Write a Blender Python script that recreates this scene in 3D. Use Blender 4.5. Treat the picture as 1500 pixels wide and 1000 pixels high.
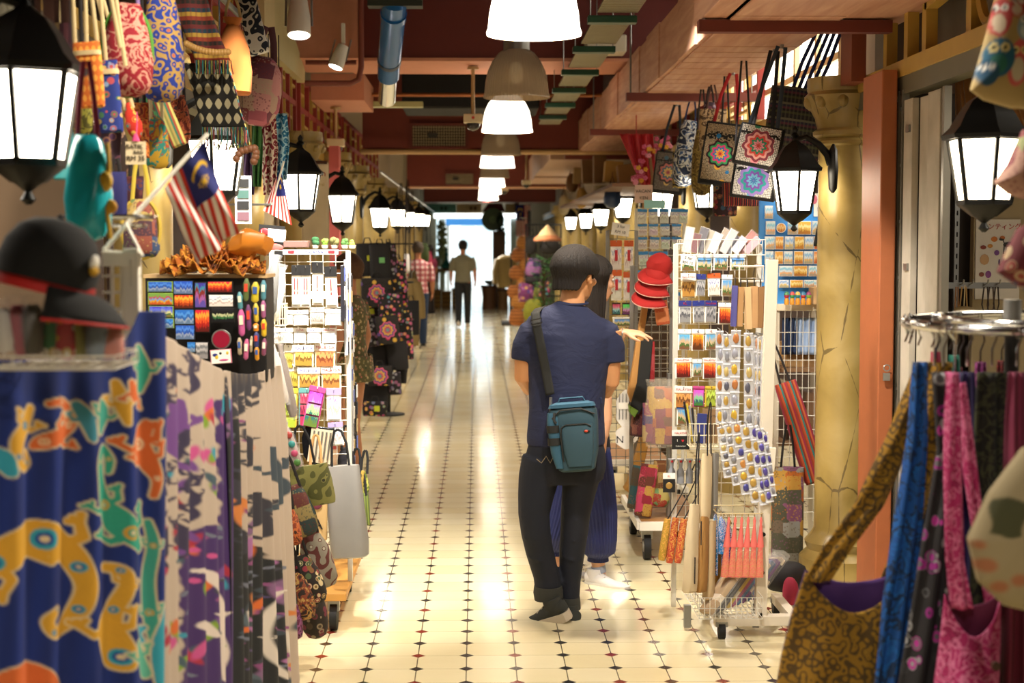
import bpy, bmesh, math, random
import numpy as np
from mathutils import Vector, Matrix, Euler
for o in list(bpy.data.objects): bpy.data.objects.remove(o)
SC = bpy.context.scene
COL = SC.collection
R = math.radians
PI = math.pi
rnd = random.Random(7)

# ------------------------------------------------------------------ camera
FOC = 2271.0                      # focal length in pixels of a 1500 px wide frame
CAMZ = 1.70
PITCH = math.atan(143.0/FOC)
YAW = math.atan(52.5/FOC*math.cos(PITCH))
cam_data = bpy.data.cameras.new('camera')
cam = bpy.data.objects.new('camera', cam_data); COL.objects.link(cam)
cam.location = (0, 0, CAMZ)
cam.rotation_euler = (PI/2-PITCH, 0, -YAW)
cam_data.sensor_width = 36.0
cam_data.lens = FOC/1500*36
cam_data.clip_start = 0.1; cam_data.clip_end = 300
cam_data.dof.use_dof = True
cam_data.dof.focus_distance = 7.0
cam_data.dof.aperture_fstop = 3.4
SC.camera = cam
SC.view_settings.view_transform = 'Standard'
SC.view_settings.look = 'None'
SC.view_settings.gamma = 1.0
SC.view_settings.use_curve_mapping = False
SC.view_settings.exposure = 0.12
_f = Vector((math.sin(YAW)*math.cos(PITCH), math.cos(YAW)*math.cos(PITCH), -math.sin(PITCH)))
_r = Vector((math.cos(YAW), -math.sin(YAW), 0))
_u = _r.cross(_f)
def P(px, py, Y):
    """place of a thing measured in the photograph, at distance Y down the aisle"""
    d = _f + _r*((px-750)/FOC) + _u*((500-py)/FOC)
    return Vector((0, 0, CAMZ)) + d*(Y/d.y)
def PX(px, py, X):
    d = _f + _r*((px-750)/FOC) + _u*((500-py)/FOC)
    return Vector((0, 0, CAMZ)) + d*(X/d.x)

# ------------------------------------------------------------------ world
W = bpy.data.worlds.new('daylight'); SC.world = W; W.use_nodes = True
_bg = W.node_tree.nodes['Background']
_bg.inputs[0].default_value = (0.86, 0.95, 1.0, 1)
_bg.inputs[1].default_value = 2.8

# ------------------------------------------------------------------ lights
def light(kind, loc, energy, color=(1, .8, .55), size=.1, aim=None, spot=60, blend=.5, sy=None):
    L = bpy.data.lights.new('lamp_light', kind); L.energy = energy; L.color = color
    if kind == 'AREA':
        L.size = size
        if sy: L.shape = 'RECTANGLE'; L.size_y = sy
    else: L.shadow_soft_size = size
    if kind == 'SPOT': L.spot_size = R(spot); L.spot_blend = blend
    o = bpy.data.objects.new('lamp_light', L); COL.objects.link(o); o.location = loc
    if aim is not None: o.rotation_euler = (Vector(aim)-Vector(loc)).to_track_quat('-Z', 'Y').to_euler()
    return o
WARM = (1, .80, .56)
# pendant lamps along the aisle (the first three hang above and behind the camera)
for y_, e_ in ((-2, 30), (1, 34), (4, 42), (7, 58), (13, 56), (19, 52), (25.4, 60), (29, 56), (33, 60), (37, 60)):
    light('SPOT', (.26, y_, 2.74), e_*4.3, (1, .89, .74), .10, (.26, y_, 0), 150, .6)
# shop lights behind both fronts
for sx, x_ in ((-1, -2.15), (1, 2.6)):
    for y_ in (4.2, 8.0, 11.5, 15, 19, 23, 28, 33):
        light('AREA', (x_, y_, 2.42), 40, (1, .9, .76), .5, (x_, y_, 0), sy=1.6)
# track spots over the souvenir racks
light('SPOT', (-.62, 5.6, 3.2), 400, (1, .95, .88), .05, (-.85, 6.9, 1.2), 50, .5)
light('SPOT', (-.50, 5.9, 3.2), 520, (1, .95, .88), .05, (-.80, 7.3, 1.1), 40, .5)
light('SPOT', (.62, 5.2, 3.2), 400, (1, .95, .88), .05, (1.15, 7.0, 1.2), 45, .5)
light('SPOT', (.70, 7.4, 3.2), 520, (1, .96, .9), .05, (1.35, 9.0, 1.35), 45, .5)

light('SPOT', (-.20, 3.9, 3.2), 170, (1, .90, .74), .05, (-1.1, 4.9, 2.2), 62, .6)

# ------------------------------------------------------------------ helpers
def lin(c):
    if isinstance(c, str):
        c = c.lstrip('#'); c = tuple(int(c[i:i+2], 16)/255 for i in (0, 2, 4))
        return tuple(v/12.92 if v <= .04045 else ((v+.055)/1.055)**2.4 for v in c)
    return tuple(c[:3])
def c4(c): return lin(c)+(1,)

class NT:
    def __init__(s, name):
        s.m = bpy.data.materials.new(name); s.m.use_nodes = True
        s.t = s.m.node_tree; s.n = s.t.nodes; s.b = s.n['Principled BSDF']
    def node(s, ty, **kw):
        n = s.n.new(ty)
        for k, v in kw.items(): setattr(n, k, v)
        return n
    def put(s, sock, v):
        if v is None: return
        if hasattr(v, 'is_output') or hasattr(v, 'links'): s.t.links.new(v, sock)
        else: sock.default_value = v
    def math(s, op, a, b=None, c=None):
        n = s.node('ShaderNodeMath', operation=op)
        for i, v in enumerate((a, b, c)): s.put(n.inputs[i], v)
        return n.outputs[0]
    def mix(s, f, a, b, mode='MIX'):
        n = s.node('ShaderNodeMix', data_type='RGBA', blend_type=mode)
        s.put(n.inputs[0], f)
        for i, v in ((6, a), (7, b)):
            s.put(n.inputs[i], c4(v) if isinstance(v, (str, tuple)) else v)
        return n.outputs[2]
    def obj(s): return s.node('ShaderNodeTexCoord').outputs['Object']
    def gen(s): return s.node('ShaderNodeTexCoord').outputs['Generated']
    def map(s, v, scale=(1, 1, 1), rot=(0, 0, 0), loc=(0, 0, 0)):
        n = s.node('ShaderNodeMapping'); s.put(n.inputs[0], v)
        n.inputs[1].default_value = loc; n.inputs[2].default_value = rot
        n.inputs[3].default_value = scale if isinstance(scale, tuple) else (scale,)*3
        return n.outputs[0]
    def sep(s, v):
        n = s.node('ShaderNodeSeparateXYZ'); s.put(n.inputs[0], v); return n.outputs
    def noise(s, v, sc, det=3, dist=0):
        n = s.node('ShaderNodeTexNoise'); s.put(n.inputs['Vector'], v)
        n.inputs['Scale'].default_value = sc; n.inputs['Detail'].default_value = det
        n.inputs['Distortion'].default_value = dist
        return n.outputs
    def vor(s, v, sc, feat='F1', dist='EUCLIDEAN', rnd_=1):
        n = s.node('ShaderNodeTexVoronoi', feature=feat, distance=dist); s.put(n.inputs['Vector'], v)
        n.inputs['Scale'].default_value = sc; n.inputs['Randomness'].default_value = rnd_
        return n.outputs
    def wave(s, v, sc, axis='X', dist=0, prof='SIN'):
        n = s.node('ShaderNodeTexWave', bands_direction=axis, wave_profile=prof); s.put(n.inputs['Vector'], v)
        n.inputs['Scale'].default_value = sc; n.inputs['Distortion'].default_value = dist
        return n.outputs[1]
    def ramp(s, f, stops, interp='LINEAR'):
        n = s.node('ShaderNodeValToRGB'); s.put(n.inputs[0], f); r = n.color_ramp; r.interpolation = interp
        r.elements.remove(r.elements[1]); r.elements[0].position = stops[0][0]; r.elements[0].color = c4(stops[0][1])
        for p, c in stops[1:]: e = r.elements.new(p); e.color = c4(c)
        return n.outputs[0]
    def pal(s, f, cols):
        n = len(cols)
        return s.ramp(f, [(i/n, c) for i, c in enumerate(cols)], 'CONSTANT')
    def bump(s, h, strength=.3, dist=.01):
        n = s.node('ShaderNodeBump'); n.inputs['Strength'].default_value = strength
        n.inputs['Distance'].default_value = dist; s.put(n.inputs['Height'], h)
        s.t.links.new(n.outputs[0], s.b.inputs['Normal'])
    def end(s, col, rough=.6, metal=0, **kw):
        s.put(s.b.inputs['Base Color'], c4(col) if isinstance(col, (str, tuple)) else col)
        s.put(s.b.inputs['Roughness'], rough); s.b.inputs['Metallic'].default_value = metal
        for k, v in kw.items(): s.put(s.b.inputs[k.replace('_', ' ')], v)
        return s.m

_mats = {}
def M(col, rough=.6, metal=0, var=.06, **kw):
    """plain material with a little procedural mottling"""
    key = (col, rough, metal, var, tuple(sorted(kw.items())))
    if key in _mats: return _mats[key]
    t = NT('surface'); 
    if var:
        nz = t.noise(t.obj(), 14, 4)[0]
        f = t.math('MULTIPLY_ADD', nz, var*2, 1-var)
        hs = t.node('ShaderNodeHueSaturation'); hs.inputs['Color'].default_value = c4(col); t.put(hs.inputs['Value'], f)
        c = hs.outputs[0]
    else: c = col
    m = t.end(c, rough, metal, **kw); _mats[key] = m
    return m
def GLOW(col, strength):
    key = ('glow', col, strength)
    if key in _mats: return _mats[key]
    t = NT('lit')
    m = t.end(col, .4, 0, Emission_Color=c4(col), Emission_Strength=strength); _mats[key] = m
    return m
def PLASTIC(tint='#ffffff', rough=.12, alpha=.25):
    key = ('plastic', tint, rough, alpha)
    if key in _mats: return _mats[key]
    t = NT('clear_film'); nz = t.noise(t.obj(), 45, 3, 1.2)[0]; t.bump(nz, .6, .004)
    m = t.end(tint, rough, 0, Alpha=alpha); _mats[key] = m
    return m
def PAINTED(rough=.75, bump=0):
    key = ('painted', rough, bump)
    if key in _mats: return _mats[key]
    t = NT('dyed'); a = t.node('ShaderNodeAttribute', attribute_name='Col')
    if bump: t.bump(t.noise(t.map(t.obj(), (1, 1, 1)), 300, 2)[0], bump, .002)
    m = t.end(a.outputs['Color'], rough); _mats[key] = m
    return m

def FAB(kind, cols, sc=30, rough=.85, seed=0):
    """woven or printed cloth; kind picks the print"""
    key = ('fab', kind, tuple(cols), sc, rough, seed)
    if key in _mats: return _mats[key]
    t = NT('cloth_'+kind); v = t.map(t.obj(), 1, (0, 0, 0), (seed*1.37, seed*.71, seed*2.3))
    if kind == 'floral':
        o = t.vor(v, sc); ring = t.math('ADD', t.math('FRACT', t.math('MULTIPLY', o[0], 2.6)), 0)
        cell = t.node('ShaderNodeSeparateColor'); t.put(cell.inputs[0], o[1])
        flower = t.pal(cell.outputs[0], cols[1:])
        inner = t.mix(t.math('GREATER_THAN', ring, .62), flower, t.pal(cell.outputs[1], cols[1:][::-1]))
        c = t.mix(t.math('GREATER_THAN', o[0], .43), inner, cols[0])
    elif kind == 'batik':
        n = t.noise(v, sc, 3, 1.5)[0]
        c = t.ramp(n, [(0, cols[0]), (.46, cols[1 % len(cols)]), (.54, cols[2 % len(cols)]), (.6, cols[0])], 'CONSTANT')
    elif kind == 'paisley':
        o = t.vor(v, sc, 'SMOOTH_F1'); w = t.math('SINE', t.math('MULTIPLY', o[0], 19))
        c = t.mix(t.math('GREATER_THAN', w, .1), cols[0], cols[1])
        c = t.mix(t.math('LESS_THAN', o[0], .12), c, cols[2 % len(cols)])
    elif kind == 'stripe':
        z = t.sep(v)[0]; f = t.math('FRACT', t.math('MULTIPLY', z, sc)); c = t.pal(f, cols)
    elif kind == 'band':
        z = t.sep(v)[2]; f = t.math('FRACT', t.math('MULTIPLY', z, sc)); c = t.pal(f, cols)
        ch = t.math('FRACT', t.math('MULTIPLY', t.sep(v)[0], sc*4))
        c = t.mix(t.math('MULTIPLY', t.math('GREATER_THAN', ch, .6), .35), c, cols[-1])
    elif kind == 'check':
        a = t.math('SINE', t.math('MULTIPLY', t.sep(v)[0], sc*6.28)); b = t.math('SINE', t.math('MULTIPLY', t.sep(v)[2], sc*6.28))
        s_ = t.math('ADD', t.math('GREATER_THAN', a, .1), t.math('GREATER_THAN', b, .1))
        c = t.ramp(t.math('DIVIDE', s_, 2), [(0, cols[0]), (.3, cols[1]), (.8, cols[2])], 'CONSTANT')
    elif kind == 'patch':
        o = t.vor(v, sc, 'F1', 'CHEBYCHEV', .45); cell = t.node('ShaderNodeSeparateColor'); t.put(cell.inputs[0], o[1])
        base = t.pal(cell.outputs[0], cols); k = t.vor(v, sc*6); 
        c = t.mix(t.math('MULTIPLY', t.math('LESS_THAN', k[0], .33), .6), base, t.pal(cell.outputs[1], cols[::-1]))
    elif kind == 'ikat':
        x = t.sep(v); a = t.math('SINE', t.math('MULTIPLY', x[0], sc*6.28)); b = t.math('SINE', t.math('MULTIPLY', x[2], sc*4))
        c = t.mix(t.math('GREATER_THAN', t.math('ADD', a, b), .35), cols[0], cols[1])
    elif kind == 'mandala':
        x = t.sep(t.obj()); 
        r = t.math('SQRT', t.math('ADD', t.math('MULTIPLY', x[0], x[0]), t.math('MULTIPLY', x[2], x[2])))
        an = t.math('ARCTAN2', x[2], x[0]); pet = t.math('MULTIPLY', t.math('SINE', t.math('MULTIPLY', an, 9)), .006)
        rr = t.math('MULTIPLY', t.math('ADD', r, pet), sc)
        ring = t.pal(t.math('FRACT', rr), cols[1:])
        o = t.vor(t.obj(), 120, 'F1', 'CHEBYCHEV', .2); 
        ground = t.mix(t.math('LESS_THAN', o[0], .40), '#15110f', cols[0])
        fl = t.vor(t.obj(), 15); cs = t.node('ShaderNodeSeparateColor'); t.put(cs.inputs[0], fl[1])
        ground = t.mix(t.math('MULTIPLY', t.math('LESS_THAN', fl[0], .33), t.math('GREATER_THAN', cs.outputs[0], .5)), ground, t.pal(cs.outputs[1], cols[1:]))
        c = t.mix(t.math('LESS_THAN', t.math('ADD', r, pet), .078), ground, ring)
    elif kind == 'rib':
        a = t.math('SINE', t.math('MULTIPLY', t.sep(v)[0], sc*6.28)); c = t.mix(t.math('MULTIPLY_ADD', a, .5, .5), cols[0], cols[1])
    else:
        n = t.noise(v, sc, 4)[0]; c = t.mix(n, cols[0], cols[-1])
    t.bump(t.noise(v, 260, 2)[0], .25, .003)
    m = t.end(c, rough); _mats[key] = m
    return m

def PRINT(stops, hue=.5, sc=40):
    """printed picture card: sky over a skyline over ground, tinted per copy"""
    key = ('print', tuple(stops), hue, sc)
    if key in _mats: return _mats[key]
    t = NT('printed_card'); g = t.gen(); x = t.sep(g)
    oi = t.node('ShaderNodeObjectInfo').outputs['Random']
    off = t.math('MULTIPLY', oi, 40)
    nv = t.node('ShaderNodeCombineXYZ'); t.put(nv.inputs[0], t.math('ADD', t.math('MULTIPLY', x[0], 7), off)); t.put(nv.inputs[1], off); 
    sk = t.noise(nv.outputs[0], 1.3, 1)[0]
    nz = t.noise(t.map(g, (9, 9, 9)), 1.4, 4)[0]
    f = t.math('ADD', t.math('ADD', x[2], t.math('MULTIPLY', t.math('SUBTRACT', sk, .5), .7)), t.math('MULTIPLY', t.math('SUBTRACT', nz, .5), .25))
    c = t.ramp(f, stops, 'CONSTANT')
    hs = t.node('ShaderNodeHueSaturation'); t.put(hs.inputs['Color'], c)
    t.put(hs.inputs['Hue'], t.math('MULTIPLY_ADD', t.math('SUBTRACT', oi, .5), hue, .5))
    m = t.end(hs.outputs[0], .3); _mats[key] = m
    return m

# ------------------------------------------------------------------ mesh builder
def basis(d):
    d = Vector(d).normalized(); a = Vector((0, 0, 1)) if abs(d.z) < .9 else Vector((0, 1, 0))
    x = a.cross(d).normalized(); return x, d.cross(x).normalized(), d
class MB:
    def __init__(s): s.v = []; s.f = []; s.mi = []; s.cur = 0; s.mx = None
    def mat(s, i): s.cur = i; return s
    def addv(s, p):
        p = Vector(p)
        s.v.append(s.mx @ p if s.mx else p); return len(s.v)-1
    def face(s, ids): s.f.append(tuple(ids)); s.mi.append(s.cur)
    def box(s, c, d, rot=None, taper=1):
        c = Vector(c); h = Vector(d)/2; m = Euler(rot).to_matrix() if rot else Matrix.Identity(3)
        i = [s.addv(c + m @ Vector((x*h.x*(taper if z > 0 else 1), y*h.y*(taper if z > 0 else 1), z*h.z))) for z in (-1, 1) for y in (-1, 1) for x in (-1, 1)]
        for q in ((0, 2, 3, 1), (4, 5, 7, 6), (0, 1, 5, 4), (2, 6, 7, 3), (0, 4, 6, 2), (1, 3, 7, 5)): s.face([i[k] for k in q])
        return s
    def bar(s, a, b, w, t=None):
        a = Vector(a); b = Vector(b); x, y, z = basis(b-a); t = t or w
        i = [s.addv(p + x*(sx*w/2) + y*(sy*t/2)) for p in (a, b) for sx, sy in ((-1, -1), (1, -1), (1, 1), (-1, 1))]
        for q in ((3, 2, 1, 0), (4, 5, 6, 7), (0, 1, 5, 4), (1, 2, 6, 5), (2, 3, 7, 6), (3, 0, 4, 7)): s.face([i[k] for k in q])
        return s
    def rings(s, rs, cap=True, closed=False):
        ids = [[s.addv(p) for p in r] for r in rs]; n = len(ids[0])
        pairs = list(zip(ids, ids[1:])) + ([(ids[-1], ids[0])] if closed else [])
        for a, b in pairs:
            for k in range(n): s.face((a[k], a[(k+1) % n], b[(k+1) % n], b[k]))
        if cap and not closed: s.face(ids[0][::-1]); s.face(ids[-1])
        return s
    def tube(s, path, r, seg=8, flat=1.0, closed=False, up=None):
        path = [Vector(p) for p in path]; n = len(path); rs = []; px = None
        for i, p in enumerate(path):
            if closed: d = path[(i+1) % n]-path[i-1]
            else: d = path[min(i+1, n-1)]-path[max(i-1, 0)]
            d.normalize()
            if up is not None: x = Vector(up).cross(d).normalized(); y = d.cross(x)
            elif px is None: x, y, _ = basis(d)
            else: x = (px - d*px.dot(d)).normalized(); y = d.cross(x)
            px = x; rr = r[i] if isinstance(r, (list, tuple)) else r
            rs.append([p + x*(rr*math.cos(2*PI*k/seg)) + y*(rr*flat*math.sin(2*PI*k/seg)) for k in range(seg)])
        return s.rings(rs, True, closed)
    def limb(s, pts, seg=16, side=None):
        """pts: (centre, rx, ry); rings turned along the path, rx measured along side"""
        cs = [Vector(p[0]) for p in pts]; n = len(cs); rs = []; side = Vector(side or (1, 0, 0))
        for i, (c, rx, ry) in enumerate(pts):
            d = (cs[min(i+1, n-1)]-cs[max(i-1, 0)]).normalized()
            x = (side - d*side.dot(d)).normalized(); y = d.cross(x)
            rs.append([cs[i] + x*(rx*math.cos(2*PI*k/seg)) + y*(ry*math.sin(2*PI*k/seg)) for k in range(seg)])
        return s.rings(rs)
    def lathe(s, prof, seg=20, c=(0, 0, 0), cap=True):
        c = Vector(c)
        return s.rings([[c + Vector((r*math.cos(2*PI*k/seg), r*math.sin(2*PI*k/seg), z)) for k in range(seg)] for r, z in prof], cap)
    def loft(s, secs, seg=20, n=2.0):
        """secs: (cx, cy, z, rx, ry[, n]) level rings; n is the superellipse power"""
        rs = []
        for q in secs:
            e = 2.0/(q[5] if len(q) > 5 else n); ring = []
            for k in range(seg):
                a = 2*PI*k/seg; ca, sa = math.cos(a), math.sin(a)
                ring.append((q[0]+q[3]*math.copysign(abs(ca)**e, ca), q[1]+q[4]*math.copysign(abs(sa)**e, sa), q[2]))
            rs.append(ring)
        return s.rings(rs)
    def ball(s, c, r, seg=14, rg=8):
        r = r if isinstance(r, (tuple, list)) else (r, r, r); c = Vector(c)
        return s.rings([[c + Vector((r[0]*math.sin(b)*math.cos(2*PI*k/seg), r[1]*math.sin(b)*math.sin(2*PI*k/seg), -r[2]*math.cos(b))) for k in range(seg)] for b in [PI*(.03+.94*j/rg) for j in range(rg+1)]])
    def prism(s, poly, y0, y1):
        """outline in x, z pushed along y"""
        n = len(poly); a = [s.addv((x, y0, z)) for x, z in poly]; b = [s.addv((x, y1, z)) for x, z in poly]
        s.face(a); s.face(b[::-1])
        for k in range(n): s.face((a[k], b[k], b[(k+1) % n], a[(k+1) % n]))
        return s
    def grid(s, fn, nu, nv):
        ids = [[s.addv(fn(i/nu, j/nv)) for i in range(nu+1)] for j in range(nv+1)]
        for j in range(nv):
            for i in range(nu): s.face((ids[j][i], ids[j][i+1], ids[j+1][i+1], ids[j+1][i]))
        return s
    def wrinkle(s, amp, f=12, seed=0):
        from mathutils import noise as mn
        o = Vector((seed*3.1, seed*1.7, seed*.9))
        s.v = [p + mn.noise_vector(p*f+o)*amp for p in s.v]; return s
    def mesh(s, name, mats, smooth=True, ang=40):
        me = bpy.data.meshes.new(name); me.from_pydata([tuple(p) for p in s.v], [], s.f)
        for m in (mats if isinstance(mats, (list, tuple)) else [mats]): me.materials.append(m)
        me.polygons.foreach_set('material_index', s.mi)
        bm = bmesh.new(); bm.from_mesh(me); bmesh.ops.recalc_face_normals(bm, faces=bm.faces); bm.to_mesh(me); bm.free()
        if smooth:
            me.polygons.foreach_set('use_smooth', [True]*len(me.polygons)); me.set_sharp_from_angle(angle=R(ang))
        return me
    def build(s, name, mats, parent=None, loc=(0, 0, 0), rot=(0, 0, 0), smooth=True, ang=40, label=None, bevel=0, sub=0, solid=0):
        o = bpy.data.objects.new(name, s.mesh(name, mats, smooth, ang)); COL.objects.link(o)
        o.location = loc; o.rotation_euler = rot
        if parent is not None: o.parent = parent
        if label: o['label'] = label
        if solid: q = o.modifiers.new('thick', 'SOLIDIFY'); q.thickness = solid; q.offset = 0
        if sub: q = o.modifiers.new('smooth', 'SUBSURF'); q.levels = q.render_levels = sub
        if bevel: q = o.modifiers.new('bevel', 'BEVEL'); q.width = bevel; q.segments = 2; q.limit_method = 'ANGLE'
        return o
def tag(o, label, cat, group=None):
    o['label'] = label; o['category'] = cat
    if group: o['group'] = group
    return o
def thing(name, label, cat, loc=(0, 0, 0), rot=(0, 0, 0), group=None):
    o = bpy.data.objects.new(name, None); COL.objects.link(o); o.empty_display_size = .05
    o.location = loc; o.rotation_euler = rot if isinstance(rot, tuple) else (0, 0, rot)
    return tag(o, label, cat, group)
def struct(o):
    o['kind'] = 'structure'; return o
_kids = {}
def kids(o): return [c for c in bpy.data.objects if c.parent is o]
def copy_tree(o, parent=None):
    if parent is None: _kids.clear(); [_kids.setdefault(c.parent, []).append(c) for c in bpy.data.objects if c.parent]
    return _cp(o, parent)
def _cp(o, parent):
    c = o.copy(); COL.objects.link(c)
    if parent: c.parent = parent
    for k in _kids.get(o, []): _cp(k, c)
    return c
def dup(src, label, loc, rot=None, group=None):
    c = copy_tree(src); c.location = loc
    if rot is not None: c.rotation_euler = rot if isinstance(rot, tuple) else (0, 0, rot)
    c['label'] = label
    if group: c['group'] = group
    return c
def lettering(body, size, mat, parent, loc, rot=(PI/2, 0, 0), depth=.0006, name='lettering', align='CENTER', label=None):
    cu = bpy.data.curves.new('t', 'FONT'); cu.body = body; cu.size = size; cu.extrude = depth; cu.align_x = align; cu.align_y = 'CENTER'
    cu.resolution_u = 3
    t = bpy.data.objects.new('t', cu); COL.objects.link(t)
    me = bpy.data.meshes.new_from_object(t.evaluated_get(bpy.context.evaluated_depsgraph_get()))
    bpy.data.objects.remove(t); me.materials.clear(); me.materials.append(mat)
    o = bpy.data.objects.new(name, me); COL.objects.link(o); o.parent = parent; o.location = loc; o.rotation_euler = rot
    if label: o['label'] = label
    return o
def paint(o, cols):
    a = o.data.color_attributes.new('Col', 'FLOAT_COLOR', 'POINT')
    c = np.ones((len(o.data.vertices), 4), np.float32); c[:, :3] = cols; a.data.foreach_set('color', c.ravel())
ORD = ['first', 'second', 'third', 'fourth', 'fifth', 'sixth', 'seventh', 'eighth', 'ninth', 'tenth', 'eleventh', 'twelfth', 'thirteenth', 'fourteenth', 'fifteenth', 'sixteenth', 'seventeenth', 'eighteenth']
def arc(a, b, sag, n=10):
    a = Vector(a); b = Vector(b)
    return [a.lerp(b, i/n) - Vector((0, 0, sag*4*(i/n)*(1-i/n))) for i in range(n+1)]
def circle(c, r, n=24, ax='z'):
    c = Vector(c); out = []
    for k in range(n):
        a = 2*PI*k/n; q = (r*math.cos(a), r*math.sin(a))
        out.append(c + Vector({'z': (q[0], q[1], 0), 'y': (q[0], 0, q[1]), 'x': (0, q[0], q[1])}[ax]))
    return out
IRON = M('#14130f', .45, .5); WIRE = M('#d9d4c6', .4, .2); WHITE = M('#e8e2d4', .55); CHROME = M('#d8dadc', .12, 1.0, 0)
STEEL = M('#9a9a96', .35, .8); BLACK = M('#0d0c0c', .7); CARD = M('#f1ede2', .6); KRAFT = M('#b08550', .8, 0, .12); WOOD = M('#a0713d', .6, 0, .15)
# ================================================================== setting
def floor_material():
    t = NT('encaustic_tiles'); x = t.sep(t.obj()); 
    ox, oy, s = -.042, 6.126, .2
    gx = t.math('DIVIDE', t.math('SUBTRACT', x[0], ox), s); gy = t.math('DIVIDE', t.math('SUBTRACT', x[1], oy), s)
    ix = t.math('ROUND', gx); iy = t.math('ROUND', gy)
    dx = t.math('ABSOLUTE', t.math('SUBTRACT', gx, ix)); dy = t.math('ABSOLUTE', t.math('SUBTRACT', gy, iy))
    dia = t.math('LESS_THAN', t.math('ADD', dx, dy), .155)
    edge = t.math('GREATER_THAN', t.math('ADD', dx, dy), .135)
    odd_x = t.math('GREATER_THAN', t.math('FLOORED_MODULO', ix, 2), .5)
    odd_y = t.math('GREATER_THAN', t.math('FLOORED_MODULO', iy, 2), .5)
    red = t.math('MULTIPLY', odd_x, odd_y)
    fx = t.math('FLOOR', gx); fy = t.math('FLOOR', gy)
    cv = t.node('ShaderNodeCombineXYZ'); t.put(cv.inputs[0], fx); t.put(cv.inputs[1], fy)
    wn = t.node('ShaderNodeTexWhiteNoise', noise_dimensions='2D'); t.put(wn.inputs[0], cv.outputs[0])
    nz = t.noise(t.obj(), 3.5, 5)[0]
    cream = t.mix(t.math('MULTIPLY_ADD', wn.outputs[0], .5, t.math('MULTIPLY', nz, .4)), '#e3d3a4', '#f0e5c2')
    nz2 = t.noise(t.obj(), 40, 2)[0]
    dk = t.mix(nz2, '#17181a', '#3a3836'); rd = t.mix(nz2, '#6e1d18', '#9a3b2e')
    inner = t.mix(red, dk, rd); inner = t.mix(t.math('MULTIPLY', edge, .5), inner, '#2a211a')
    lx = t.math('MULTIPLY', t.math('LESS_THAN', dx, .012), .85); ly = t.math('MULTIPLY', t.math('LESS_THAN', dy, .010), .45)
    c = t.mix(t.math('MAXIMUM', lx, ly), cream, '#4c3f2a'); c = t.mix(dia, c, inner)
    t.bump(t.math('ADD', t.math('MULTIPLY', nz, 1), t.math('MULTIPLY', t.math('MAXIMUM', lx, ly), -.15)), .12, .02)
    rg = t.math('MULTIPLY_ADD', t.noise(t.obj(), 2.2, 4)[0], .14, .10)
    return t.end(c, rg, 0, Coat_Weight=.35, Coat_Roughness=.08)
struct(MB().box((.3, 21, -.05), (9, 52, .1)).build('floor', floor_material(), smooth=False))
MAROON = M('#5f2018', .7, 0, .1); SALMON = M('#c48468', .75, 0, .10); OXIDE = M('#6d2a1c', .65, 0, .1); YELLOW = M('#b5923f', .5, 0, .1)
CREAMW = M('#b9a98c', .8, 0, .08); DARKW = M('#3a2318', .85, 0, .2); ORANGE = M('#a35c34', .55, 0, .1)
struct(MB().box((.3, 20, 4.0), (9, 50, .1)).build('ceiling', M('#3b1a14', .85, 0, .15), smooth=False))
struct(MB().box((-3.3, 20, 2), (.1, 50, 4)).build('wall_left', DARKW, smooth=False))
struct(MB().box((3.9, 20, 2), (.1, 50, 4)).build('wall_right', DARKW, smooth=False))
struct(MB().box((.3, -4, 2), (9, .1, 4)).build('wall_light_block', M('#8a6a4a', .8), smooth=False))  # unseen wall added behind the camera to keep daylight out
# far end: a wide doorway onto the street
fw = MB(); fw.box((-2.2, 45, 2), (2.1, .2, 4)); fw.box((2.5, 45, 2), (2.8, .2, 4)); fw.box((0, 45, 3.3), (2.5, .2, 1.5))
struct(fw.build('wall_far', M('#d8cfba', .8), smooth=False))
struct(MB().box((0, 62, -.06), (50, 33.6, .1)).build('floor_street', M('#c9c6bd', .8), smooth=False))

# ---- marbled columns
def marble():
    t = NT('marbled_plaster'); v = t.obj()
    n = t.noise(v, 3.0, 6, .6)[0]; base = t.ramp(n, [(.2, '#75602c'), (.5, '#9c8449'), (.8, '#b8a068')])
    w = t.vor(t.map(v, (1.6, 1.6, .55)), 3.3, 'DISTANCE_TO_EDGE'); wv = t.noise(v, 9, 4)[0]
    crack = t.math('LESS_THAN', t.math('ADD', w[0], t.math('MULTIPLY', t.math('SUBTRACT', wv, .5), .10)), .008)
    c = t.mix(t.math('MULTIPLY', crack, .75), base, '#4a3a1e')
    return t.end(c, .32)
MARBLE = marble()
def column_mesh(h=2.53):
    m = MB(); r = .135
    m.lathe([(.21, 0), (.21, .10), (.17, .14), (.185, .18), (.15, .22), (r, .25), (r, h-.34), (r+.018, h-.33), (r+.02, h-.315), (r+.005, h-.30),
             (r+.028, h-.285), (r+.03, h-.265), (r+.008, h-.25), (r+.02, h-.20), (r+.05, h-.14), (r+.075, h-.09), (r+.055, h-.07), (r+.06, h-.06), (r+.06, h-.0)], 28)
    for k in range(10):
        a = 2*PI*k/10; m.ball(((r+.052)*math.cos(a), (r+.052)*math.sin(a), h-.12), (.03, .03, .036), 8, 6)
    return m
cm = column_mesh().mesh('column', MARBLE)
LY = [3.55, 6.1, 8.8, 11.6, 14.2, 16.6, 19.7, 23.0, 26.5, 30.5, 35]
RY = [4.95, 7.75, 10.5, 13.2, 16.5, 19.4, 22.2, 25.5, 29.5, 34]
k_ = 0
for side, xs, ys in (('left', -1.34, LY), ('right', 1.87, RY)):
    for i, y in enumerate(ys):
        if (side == 'left' and i == 0) or (side == 'right' and i == 0): continue
        o = bpy.data.objects.new('column', cm); COL.objects.link(o); o.location = (xs, y+.1, 0); struct(o)
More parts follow.
